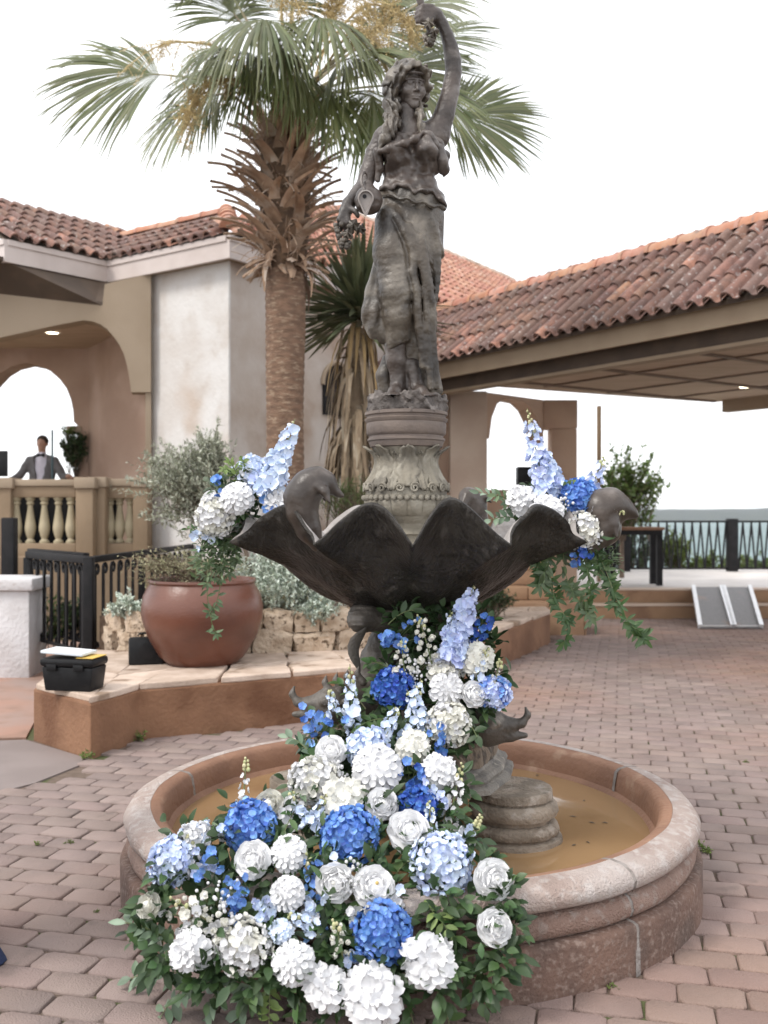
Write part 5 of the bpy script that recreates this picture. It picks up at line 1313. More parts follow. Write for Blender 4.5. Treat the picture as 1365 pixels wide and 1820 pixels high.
for i, (hp, dd, di, nr, L, sp, dr) in enumerate(FR): frond(palm, crown, Q(hp[0], hp[1], dd), di, nr, L, sp, dr, seed=i)

def panicle(pts, nb, spread, seed, dens=1.0):
    r = random.Random(seed); m = MB(); q = path(pts, 14); m.tube(q, [.012 * (1 - i / 16) + .003 for i in range(14)], 5)
    for i in range(nb):
        k_ = r.uniform(4, 13); o = q[int(k_)]; ax = (q[min(13, int(k_) + 1)] - q[int(k_) - 1]).normalized()
        d = (ax * r.uniform(.2, 1) + Vector((r.gauss(0, 1), r.gauss(0, 1), r.gauss(0, .8) - .2)) * .8).normalized(); L = spread * r.uniform(.4, 1.0)
        e = o + d * L - UP * L * .25; bp = bez(o, o + d * L * .6, e, 6); m.tube(bp, .0028, 3, False)
        for j in range(int(11 * dens)):
            b = bp[r.randrange(1, 6)]; dd = Vector((r.gauss(0, 1), r.gauss(0, 1), r.gauss(0, 1) - .3)).normalized(); l2 = r.uniform(.04, .12); e2 = b + dd * l2
            m.tube([b, e2], .0018, 3, False)
            for s in range(int(6 * dens) + 1):
                c = lerp(b, e2, r.random()) + Vector((r.gauss(0, .008), r.gauss(0, .008), r.gauss(0, .008))); h_ = r.uniform(.003, .0062)
                m.add([c + Vector((h_, 0, -h_)), c + Vector((-h_, h_, -h_)), c + Vector((-h_, -h_, -h_)), c + Vector((0, 0, h_))], [(0, 1, 2), (0, 3, 1), (1, 3, 2), (2, 3, 0)])
    part('flower_panicle', m, M_pan, palm, smooth=False)
panicle([Q(490, 170, -.2), Q(400, 90, -.4), Q(310, 75, -.5), Q(255, 95, -.5)], 34, .42, 1, .55)
panicle([Q(480, 180, -.4), Q(410, 140, -.7), Q(350, 165, -.8), Q(330, 225, -.8)], 34, .24, 2, 1.0)
panicle([Q(560, 150, -.2), Q(620, 60, -.4), Q(660, 70, -.5), Q(680, 100, -.5)], 52, .34, 3, 1.15)
panicle([Q(550, 120, -.2), Q(640, 15, -.3), Q(700, 20, -.3), Q(735, 45, -.3)], 46, .34, 4, 1.0)
panicle([Q(510, 120, -.3), Q(500, 10, -.5), Q(520, -10, -.7), Q(535, 30, -.8)], 26, .28, 5, .8)
panicle([Q(560, 140, .0), Q(590, 40, .1), Q(590, 0, .1), Q(610, -20, .1)], 40, .3, 6, 1.0)

# ---- yucca
YD = 10.4
Y_ = lambda x, y, d=0.0: P(x, y, YD + d)
yuc = thing('yucca', 'tall yucca with spiky green head and shaggy skirt of dead leaves behind the statue', 'yucca', (P(632, 0, YD).x, YD, .7))
yc = Y_(640, 552)
m = MB(); m.tube([Vector((yc.x - .08, YD, .6)), Vector((yc.x - .06, YD, 2.0)), yc - UP * .2], [.16, .14, .10], 10); part('trunk', m, M_ydead, yuc)
for i in range(270):
    el = math.asin(lerp(-.50, 1, rnd.random() ** .9)); a = rnd.uniform(0, 2 * PI)
    d = Vector((math.cos(a) * math.cos(el), math.sin(a) * math.cos(el), math.sin(el))); L = rnd.uniform(.66, 1.0)
    sd = d.cross(UP).normalized(); sd = (sd + UP * rnd.uniform(-.3, .3)).normalized(); p0 = yc + d * .05 + UP * rnd.uniform(-.12, .05)
    pts = [p0 + d * L * t - UP * (.06 * t * t * L * (1 if el < .8 else .2)) for t in (0, .2, .45, .7, .88, 1)]
    m = MB(); strap(m, pts, [.020, .028, .032, .026, .013, .001], sd, 0, .45); part('leaf', m, M_yuc, yuc, sharp=0)
dead = []
for i in range(230):
    t = rnd.random(); z = lerp(3.66, 2.05, t ** .9); a = rnd.uniform(0, 2 * PI); d = Vector((math.cos(a), math.sin(a), 0)); rr = .10 + .05 * t
    p0 = Vector((yc.x - .03 - .04 * t, YD, z)) + d * rr; L = rnd.uniform(.4, .85); out = rnd.uniform(.05, .20) + .07 * t
    p2 = p0 + d * out - UP * L + Vector((rnd.uniform(-.06, .06), 0, 0)); sd = Vector((-d.y, d.x, 0)) * 1.0
    m = MB(); strap(m, bez(p0, p0 + d * (out * .9) + UP * .02, p2, 6), [.020, .022, .021, .018, .013, .003], (sd + d * rnd.uniform(-.5, .5)).normalized(), 0, rnd.uniform(-.5, .6))
    part('dead_leaf', m, M_yold if (t < .2 and rnd.random() < .8) else M_ydead, yuc, sharp=0)

def leaf_mb(mb, p, d, n, L, w, fold=.25, curl=.15, mi=0, k=4):
    """one leaf blade from p along d with normal n"""
    d = d.normalized(); s = d.cross(n)
    if s.length < 1e-4: s = d.orthogonal()
    s.normalize(); n = s.cross(d); vs = []
    prof = ((0, .06), (.28, .85), (.55, 1.0), (.8, .62), (1, .02)) if k > 3 else ((0, .05), (.45, 1.0), (1, .02))
    for t, ww in prof:
        c = p + d * (L * t) - n * (curl * L * t * t); q = w * .5 * ww
        vs += [c - s * q + n * fold * q, c, c + s * q + n * fold * q]
    m_ = len(prof); fs = []
    for i in range(m_ - 1): a = i * 3; fs += [(a, a + 1, a + 4, a + 3), (a + 1, a + 2, a + 5, a + 4)]
    return mb.add(vs, fs, mi)

def bush(root, base, cen, rad, ntw, lpt, L, w, lm, bm_, seed, up=.5, tw=.006, droop=0.0, inner=.25, k=3, stalk=True, core=.65):
    """twigs from base out to points in an ellipsoid, small leaves along them"""
    r = random.Random(seed); base, cen = Vector(base), Vector(cen); tmb, lmb = MB(), MB()
    for i in range(ntw):
        v = Vector((r.gauss(0, 1), r.gauss(0, 1), r.gauss(0, 1))).normalized(); q = r.uniform(.45, 1.12) if r.random() < .85 else r.uniform(1.0, 1.35)
        e = cen + Vector((v.x * rad[0], v.y * rad[1], abs(v.z) * rad[2] if r.random() < up else v.z * rad[2])) * q
        mid_ = lerp(base, e, .5) + Vector((r.gauss(0, .1) * rad[0], r.gauss(0, .1) * rad[1], .18 * rad[2] - droop))
        st = base + Vector((r.gauss(0, .05) * rad[0], r.gauss(0, .05) * rad[1], 0))
        if i % 4:
            st = lerp(base, cen, r.uniform(.25, 1.0)) + Vector((v.x * rad[0], v.y * rad[1], v.z * rad[2])) * r.uniform(.1, core) + Vector((r.gauss(0, .12) * rad[0], r.gauss(0, .12) * rad[1], r.gauss(0, .12) * rad[2]))
            mid_ = lerp(st, e, .5) + Vector((r.gauss(0, .1) * rad[0], r.gauss(0, .1) * rad[1], .10 * rad[2] - droop))
        pts = bez(st, mid_, e, 9)
        if stalk: tmb.tube(pts, [tw * (1.6 - 1.4 * j / 8) for j in range(9)], 4, False)
        for j in range(lpt):
            t = lerp(inner, 1.0, (j + r.random()) / lpt) * 8; a = min(int(t), 7); p = lerp(pts[a], pts[a + 1], t - a); ax = (pts[a + 1] - pts[a]).normalized()
            d = (ax * r.uniform(.25, .9) + Vector((r.gauss(0, 1), r.gauss(0, 1), r.gauss(0, 1) + .25)).normalized() * .9).normalized()
            leaf_mb(lmb, p, d, Vector((r.gauss(0, .5), r.gauss(0, .5), 1)), L * r.uniform(.65, 1.2), w * r.uniform(.7, 1.2), .25, .1, 0, k)
    if stalk: part('branches', tmb, bm_, root)
    part('foliage', lmb, lm, root, sharp=0)

# ---- terracotta pot and what grows in and round it
POTC = G(360, 1188, BZ); POTC = P(360, 910, POTC.y + .24); POTC.z = BZ + .006; pk = POTC.y / F
pot = thing('terracotta_pot', 'big round bellied terracotta pot planted with grey herbs on the flagstone ledge', 'pot', POTC)
M_pot = mat('glazed terracotta', (0.135, 0.047, 0.027), (0.095, 0.037, 0.024), 1.6, 0.33, 0.12, 30, c3=(0.165, 0.075, 0.053), s3=1.2, t3=.58, soft3=.14, stretch=(1, 1, 2.2), spec=.5)
zz = lambda y: (1180 - y) * pk
m = MB(); m.lathe([(0, 0), (60 * pk, 0), (64 * pk, 4 * pk), (76 * pk, zz(1165)), (96 * pk, zz(1130)), (106 * pk, zz(1098)), (107 * pk, zz(1080)), (103 * pk, zz(1058)), (94 * pk, zz(1042)), (92 * pk, zz(1038)), (95 * pk, zz(1034)), (94 * pk, zz(1030)), (89 * pk, zz(1031)), (87 * pk, zz(1040)), (0, zz(1042))], 64, POTC, wob=lambda a, z: 1 + .004 * math.sin(3 * a + z * 5))
part('pot', m, M_pot, pot)
PC2 = POTC + Vector((0, 0, zz(1036)))
herb = thing('herb_tuft', 'straw green needle leaved herbs spilling over the rim of the terracotta pot', 'plant', PC2)
bush(herb, PC2, PC2 + Vector((-.12, -.1, .10)), (.48, .38, .17), 210, 20, .034, .008, M_rose_m, M_twig, 3, .7, .003, 0, .1)
olive = thing('olive_shrub', 'airy silver grey leaved shrub spreading behind the pot before the pale tower wall', 'shrub', P(440, 1010, 8.9))
ob = P(445, 1015, 8.9)
bush(olive, P(405, 935, 8.9), P(322, 868, 8.9), (.50, .36, .40), 300, 40, .048, .017, M_olive, M_twig, 11, .55, .0022, 0, .1)
bush(olive, P(390, 880, 8.95), P(372, 815, 8.95), (.22, .2, .30), 100, 34, .046, .016, M_olive, M_twig, 12, .7, .0022, 0, .1)
m = MB(); m.tube(path([ob, P(430, 960, 8.9), P(402, 930, 8.9), P(350, 915, 8.85), P(330, 880, 8.85)], 14), [.022 - .001 * i for i in range(14)], 7); m.tube(path([P(405, 935, 8.9), P(390, 880, 8.95), P(400, 830, 9)], 9), [.014 - .001 * i for i in range(9)], 6); part('stem', m, M_twig, olive)
for (x, y, D, rx, rz, sd, lab, n_) in ((505, 1046, 8.95, .56, .46, 21, 'broad mound of silver lacy foliage on the rubble wall beside the pot', 420), (565, 1082, 8.62, .17, .17, 22, 'small silver lacy plant hanging over the rubble wall below the bowl', 90), (595, 1052, 8.9, .20, .18, 24, 'silver lacy plant tucked under the dark bowl at the back', 80), (228, 1078, 8.7, .16, .15, 23, 'little silver lacy plant on the rubble wall left of the pot', 80)):
    c = P(x, y, D); t = thing('silver_plant', lab, 'plant', c - UP * rz, 'silver plants along the rubble wall')
    bush(t, c - UP * rz, c - UP * .05, (rx, rx * .75, rz), int(n_ * 1.3), 26, .040, .021, M_silver, M_twig, sd, .9, .004, 0, .4, stalk=False, core=.9)
c = P(545, 1040, 9.3); t = thing('fern_tuft', 'tan and green tufts growing behind the silver mound', 'plant', c)
bush(t, c - UP * .2, c, (.5, .3, .22), 110, 16, .035, .008, M_rose_m, M_twig, 31, .9, .003)
c = P(620, 890, 9.9); t = thing('grass_clump', 'green grass clump at the foot of the shaggy yucca', 'plant', c - UP * .5)
bush(t, c - UP * .35, c, (.40, .3, .24), 90, 10, .11, .010, M_green, M_twig, 33, .9, .003)
c = P(872, 1070, 11.3); t = thing('leafy_shrub', 'low dark green shrub in the planter below the stepped wall', 'shrub', c - UP * .25)
bush(t, c - UP * .25, c, (.30, .28, .20), 80, 18, .045, .025, M_dkgreen, M_twig, 35, .8, .004)
c = P(1118, 868, 18.4); t = thing('small_tree', 'loose leafy green tree behind the bar table at the terrace fence', 'tree', (c.x, c.y, TZ))
bush(t, P(1105, 960, 18.4), c, (.74, .6, .70), 120, 22, .11, .065, mat('light green tree leaf', (0.13, 0.19, 0.05), (0.085, 0.14, 0.035), 2, .5, vary=.35, hue=.015, trans=.3), M_twig, 41, .6, .008, 0, .1)  # the leaves' own lighter green
m = MB(); m.tube([Vector((P(1105, 0, 18.4).x, 18.4, TZ)), P(1105, 960, 18.4), P(1110, 900, 18.4)], [.05, .04, .02], 8); part('trunk', m, M_twig, t)
for x, y, D, rx, rz, mt_, sd, lab in ((1196, 985, 22.6, .45, .55, M_lime_l, 51, 'bright yellow green bush just beyond the terrace fence'), (1255, 1010, 25, .9, .4, M_lime_l, 52, 'low yellow green bush beyond the fence near the ramp'), (1345, 1012, 26, .8, .35, M_green, 53, 'low green bush beyond the fence at the far right'), (1118, 985, 22.4, .85, .75, M_dkgreen, 54, 'dark bush behind the bar table beyond the fence')):
    c = P(x, y, D); t = thing('hillside_bush', lab, 'bush', c - UP * rz, 'bushes beyond the terrace fence')
    bush(t, c - UP * rz, c, (rx, rx, rz), 80, 20, .11, .06, mt_, M_twig, sd, .8, .008)
hp = thing('potted_plant', 'dark leafy potted plant behind the waiting man under the porch arch', 'plant', P(136, 852, 14.9))
c = P(133, 800, 14.9); bush(hp, P(136, 850, 14.9), c, (.19, .19, .30), 70, 20, .07, .04, M_dkgreen, M_twig, 61, .75, .005)
bush(hp, P(125, 790, 14.9), P(118, 770, 14.9), (.13, .1, .18), 14, 9, .05, .03, M_lime_l, M_twig, 62, .8, .003)
m = MB(); m.lathe([(0, 0), (.12, 0), (.16, .28), (.17, .30), (.14, .30), (0, .27)], 20, (P(137, 0, 14.9).x, 14.9, 1.86)); part('pot', m, M_terra, hp)
m = MB(); m.lathe([(0, 0), (.10, 0), (.10, .80), (0, .80)], 16, (P(137, 0, 14.9).x, 14.9, 1.07)); part('stand', m, M_dkwood, hp)
for x, y, s, sd, lab in ((246, 1322, .055, 71, 'weed growing at the foot of the ochre planter wall'), (155, 1353, .05, 72, 'weed at the near corner of the ochre planter wall'), (1252, 1522, .045, 73, 'weed beside the right edge of the basin'), (66, 1505, .02, 74, 'tiny weed in a paver joint at the far left'), (123, 1503, .022, 75, 'tiny weed in a paver joint left of the basin'), (1176, 1680, .03, 76, 'weed in a paver joint below the right side of the basin'), (172, 1625, .016, 77, 'tiny weed between pavers left of the flowers'), (1045, 1728, .025, 78, 'small weed between pavers right of the flower pile'), (1090, 1762, .02, 79, 'small weed in the joint near the bottom right'), (1325, 1358, .02, 80, 'tiny weed between pavers at the right edge')):
    g = G(x, y, 0); t = thing('weed', lab, 'weed', g, 'weeds between the pavers')
    bush(t, g, g + UP * s * .5, (s * 1.1, s * 1.1, s * .9), 16, 7, s * .42, s * .22, M_lime_l, M_twig, sd, 1, .0012)

# ------------------------------------------------------------------ railing, pillar, boxes on the left
rail = thing('iron_railing', 'black iron railing with curled scroll balusters beside the villa steps', 'railing', P(160, 1150, 9.0))
RZ = 1.22
r0, r1, r2 = P(158, 0, 9.0), P(50, 0, 10.2), P(345, 0, 12.8)
for v in (r0, r1, r2): v.z = 0
def bar(a, b, w, h, nm, root=rail):
    e = (b - a); L = e.length; e.normalize(); s = e.cross(UP); s = s.normalized() if s.length > .01 else Vector((1, 0, 0)); u2 = s.cross(e); m = MB()
    m.box((-w / 2, 0, -h / 2), (w / 2, L, h / 2), min(w, h) * .12, frame(a, s, e, u2)); return part(nm, m, M_iron, root)
zb = .34
bar(r0 + UP * (RZ - .03), r1 + UP * (RZ - .03), .07, .07, 'top_rail'); bar(r0 + UP * (RZ - .03) + (r2 - r0).normalized() * .05, r2 + UP * (RZ - .03), .06, .06, 'top_rail')
bar(r0 + UP * .16, r0 + UP * (RZ - .0), .09, .09, 'post'); bar(r1 + UP * .0, r1 + UP * (RZ - .06), .08, .08, 'post')
bar(r0 + UP * zb, r1 + UP * zb, .03, .03, 'bottom_rail'); bar(r0 + UP * zb, r2 + UP * zb, .03, .03, 'bottom_rail')
rt = lerp(r0, r2, .42); bar(rt + UP * .2, rt + UP * RZ, .06, .06, 'post'); bar(r2 + UP * .2, r2 + UP * RZ, .06, .06, 'post')
tall = P(17, 0, 10.5); tall.z = 0; bar(tall, tall + UP * (H - 10 / F * 10.5), .14, .14, 'tall_post')
def scroll_mb(h):
    m = MB(); m.box((-.019, -.010, 0), (.019, .010, h)); pts = []
    for i in range(16):
        a = PI * 1.0 - i / 15 * PI * 1.75; rr = .055 - .022 * i / 15; pts.append(Vector((.052 + rr * math.cos(a), 0, h + rr * math.sin(a))))
    m.tube(pts, .015, 5, flat=1.0)
    pts = []
    for i in range(12):
        a = PI + i / 11 * PI * 1.5; rr = .045 - .015 * i / 11; pts.append(Vector((.045 + rr * math.cos(a), 0, .03 + rr * math.sin(a))))
    m.tube(pts, .013, 5); return m
sm = scroll_mb(.74).mesh('scroll_baluster', M_iron)
rb0, rb1 = r0 + Vector((-.25, .75, 0)), r1 + Vector((-.25, .75, 0))
bar(rb0 + UP * (RZ - .03), rb1 + UP * (RZ - .03), .07, .07, 'top_rail'); bar(rb0 + UP * zb, rb1 + UP * zb, .03, .03, 'bottom_rail')
for a, b, n_ in ((r0, r1, 8), (r0, r2, 17), (rb0, rb1, 8)):
    e = (b - a).normalized(); s = e.cross(UP)
    for i in range(n_):
        if n_ == 17 and i == 7: continue
        c = lerp(a, b, (i + .7) / n_); link('scroll_baluster', sm, rail, frame(c + UP * (zb + .01), e, s * -1, UP))
bar(r0 + UP * .20, r0 + UP * .0, .10, .10, 'post_foot')
pil = thing('white_pillar', 'white painted masonry pillar with thick cap at the left edge', 'pillar', (P(-20, 0, 9.7).x, 9.7, 0))
M_pil = mat('white painted masonry', (0.66, 0.65, 0.66), (0.58, 0.56, 0.56), 3, 0.8, 0.5, 25, c3=(0.42, 0.36, 0.32), s3=5, t3=.66)
a = P(52, 0, 9.6).x
m = MB(); m.box((a - .75, 9.6, -.03), (a, 10.1, .86), .02); part('shaft', m, M_pil, pil)
m = MB(); m.box((a - .79, 9.55, .861), (a + .05, 10.15, .985), .025); part('cap', m, M_pil, pil)
for x, y, D, rr, mt_, sd, lab in ((75, 1110, 10.3, .28, M_green, 91, 'green shrub growing behind the black railing'), (130, 1100, 10.6, .22, M_dkgreen, 92, 'dark shrub behind the railing post')):
    c = P(x, y, D); t = thing('leafy_shrub', lab, 'shrub', c - UP * rr); bush(t, c - UP * rr, c, (rr, rr, rr), 50, 16, .06, .03, mt_, M_twig, sd, .8, .004)
# toolbox with binder and card
M_plast = mat('black plastic', (0.007, 0.007, 0.008), (0.010, 0.010, 0.011), 20, 0.45, 0.05, 90, spec=.25)
tb = thing('toolbox', 'black plastic toolbox with stepped lid on the near end of the planter wall', 'toolbox', G(135, 1232, BZ + .01))
T0 = G(165, 1232, BZ + .008); e = (G(64, 1228, BZ + .008) - T0); e.z = 0; e.normalize(); s = Vector((e.y, -e.x, 0)); s = s if s.y > 0 else -s
Lx, Dp = .40, .235
MT = frame(T0, e, s, UP)
def taper(m, x0, x1, y0, y1, z0, z1, i0, bev, M):
    t = MB(); t.box((x0, y0, z0), (x1, y1, z1), bev); zc = (z0 + z1) / 2
    t.v = [((v[0] - (x0 + x1) / 2) * (1 - (i0 if v[2] < zc else 0)) + (x0 + x1) / 2, (v[1] - (y0 + y1) / 2) * (1 - (i0 if v[2] < zc else 0)) + (y0 + y1) / 2, v[2]) for v in t.v]
    return m.merge(t, M)
m = MB(); taper(m, .012, Lx - .012, .012, Dp - .012, 0, .165, .09, .012, MT); part('tub', m, M_plast, tb)
m = MB(); taper(m, 0, Lx, 0, Dp, .166, .225, .0, .022, MT); part('lid', m, M_plast, tb)
for x in (.07, .27): m = MB(); m.box((x, -.006, .140), (x + .075, .004, .185), .004, MT); part('latch', m, M_plast, tb)
m = MB(); m.box((.10, .012, .2255), (Lx + .01, Dp - .01, .245), .004, MT @ Matrix.Rotation(R(-3), 4, 'Y') @ Matrix.Translation((.0, 0, .010)))
bd = thing('binder', 'white ring binder lying on the black toolbox', 'binder', T0 + UP * .23); part('cover', m, mat('white vinyl', (.70, .76, .80), (.66, .72, .76), 4, .4), bd)
m = MB(); m.box((.115, .03, .2455), (Lx - .03, Dp - .04, .2475), 0, MT @ Matrix.Rotation(R(-3), 4, 'Y') @ Matrix.Translation((.0, 0, .0105))); part('paper_sheet', m, mat('paper', (.78, .77, .76), rough=.7), bd)
m = MB(); m.box((.01, .015, .2265), (.135, Dp - .015, .2315), .002, MT); cd = part('card', m, mat('yellow card', (.62, .42, .10), (.58, .38, .08), 3, .7)); tag(cd, 'small yellow card on the right end of the toolbox lid', 'card')
sp = thing('speaker_box', 'small black speaker box tucked beside the terracotta pot', 'speaker', G(262, 1183, BZ))
c = G(258, 1182, BZ + .01); Ms = Matrix.Translation(c) @ Matrix.Rotation(R(12), 4, 'Z')
m = MB(); m.box((-.13, 0, .0), (.15, .2, .225), .02, Ms @ Matrix.Rotation(R(-8), 4, 'X')); part('cabinet', m, M_plast, sp)
m = MB(); m.lathe([(0, .004), (.055, .003), (.07, .0)], 20); part('speaker_cone', m, M_iron, sp, M=Ms @ Matrix.Translation((.02, -.004, .11)) @ Matrix.Rotation(R(90), 4, 'X'))
m = MB(); m.tube([Ms @ Vector((-.06, .03, .23)), Ms @ Vector((-.04, .03, .25)), Ms @ Vector((.06, .03, .25)), Ms @ Vector((.08, .03, .23))], .008, 6); part('handle', m, M_plast, sp)

# ------------------------------------------------------------------ right side: fence, bar table, ramp, speaker
fen = thing('terrace_fence', 'black fence of zigzag bars with thick posts at the far terrace edge', 'fence', (P(1300, 0, 20.4).x, 20.4, TZ))
FD = 20.4; fz1 = H - 17 / F * FD; fz0 = TZ + .06
for px in (985, 1110, 1301, 1480): 
    c = P(px, 0, FD); m = MB(); m.box((c.x - .10, FD - .10, TZ), (c.x + .10, FD + .10, fz1 + .06), .01); part('post', m, M_iron, fen)
x0, x1 = P(960, 0, FD).x, P(1480, 0, FD).x
for z in (fz0, fz1): m = MB(); m.box((x0, FD - .02, z - .02), (x1, FD + .02, z + .02)); part('rail', m, M_iron, fen)
zg = MB(); wv_ = .175
zg.tube([Vector((-wv_ * .5, 0, fz1 - .02)), Vector((-.006, 0, fz0 + .02))], .021, 4); zg.tube([Vector((.006, 0, fz0 + .02)), Vector((wv_ * .5, 0, fz1 - .02))], .021, 4)
zm = zg.mesh('zigzag_bar', M_iron)
for i in range(int((x1 - x0) / wv_)): link('zigzag_bar', zm, fen, Matrix.Translation((x0 + wv_ * (i + .5), FD, 0)))
tbl = thing('bar_table', 'high bar table with brown plank top and black frame by the fence', 'table', (P(1135, 0, 16.6).x, 16.6, TZ))
TD = 16.4; a, b = P(1082, 0, TD).x, P(1182, 0, TD).x; zt = H - 27 / F * TD; zb_ = H - 132 / F * TD
zb_ = TZ
m = MB(); m.box((a, TD, zt - .05), (b, TD + .55, zt), .008); part('tabletop', m, mat('brown planks', (.20, .10, .055), (.26, .14, .08), 6, .6, .1, 40, stretch=(1, 8, 1)), tbl)
m = MB(); m.box((a + .03, TD + .03, zt - .13), (b - .03, TD + .52, zt - .051)); part('apron', m, M_iron, tbl)
for x in (a + .03, b - .12):
    for y in (TD + .03, TD + .44): m = MB(); m.box((x, y, TZ), (x + .09, y + .09, zt - .131)); part('leg', m, M_iron, tbl)
def panel(pts, th, mt_, nm, root):
    m = MB(); n_ = (pts[1] - pts[0]).cross(pts[3] - pts[0]).normalized(); n_ = n_ if n_.z > 0 else -n_
    m.add([*pts, *[p + n_ * th for p in pts]], [(0, 1, 2, 3), (7, 6, 5, 4)] + [(i, i + 4, (i + 1) % 4 + 4, (i + 1) % 4) for i in range(4)]); return part(nm, m, mt_, root, smooth=False)
M_alu = mat('grip aluminium', (.20, .19, .19), (.16, .155, .155), 30, .5, .3, 160, metal=.4, c3=(.26, .20, .17), s3=2, t3=.62); M_alub = mat('bright aluminium', (.72, .72, .73), (.66, .66, .67), 8, .35, .05, 60, metal=.5)
zr = TZ + .03
for (xa, xb, xc, xd, lab) in ((1232, 1281, 1302, 1244, 'left half of the grey aluminium ramp leading up to the terrace'), (1286, 1332, 1353, 1305, 'right half of the grey aluminium ramp leading up to the terrace')):
    A_, B_ = P(xa, 1051, STEP_D + .42), P(xb, 1051, STEP_D + .42); A_.z = B_.z = zr + .01; C_, D_ = G(xc, 1117, .02), G(xd, 1117, .02)
    t = thing('ramp', lab, 'ramp', D_, 'aluminium ramp halves')
    panel([A_, B_, C_, D_], .02, M_alu, 'deck', t)
    for p, q_, in ((A_, D_), (B_, C_)):
        dx = (B_ - A_).normalized() * .03; panel([p - dx + UP * .002, p + dx + UP * .002, q_ + dx + UP * .002, q_ - dx + UP * .002], .055, M_alub, 'side_rail', t)
    panel([lerp(D_, A_, .03) + UP * .022, lerp(C_, B_, .03) + UP * .022, C_ + UP * .003, D_ + UP * .003], .006, M_alub, 'lip', t)
spk = thing('loudspeaker', 'black loudspeaker on a pole beyond the white flowers', 'speaker', (P(934, 0, 15.6).x, 15.6, TZ))
c = P(933, 849, 15.6); m = MB(); m.box((c.x - .13, 15.5, c.z - .19), (c.x + .13, 15.75, c.z + .17), .015); part('cabinet', m, M_plast, spk)
m = MB(); m.lathe([(0, .004), (.075, .003), (.09, 0)], 20); part('speaker_cone', m, M_iron, spk, M=Matrix.Translation((c.x, 15.497, c.z - .05)) @ Matrix.Rotation(R(90), 4, 'X'))
m = MB(); m.tube([Vector((c.x + .02, 15.62, c.z - .19)), Vector((c.x + .02, 15.62, TZ))], .02, 8); part('pole', m, M_iron, spk)

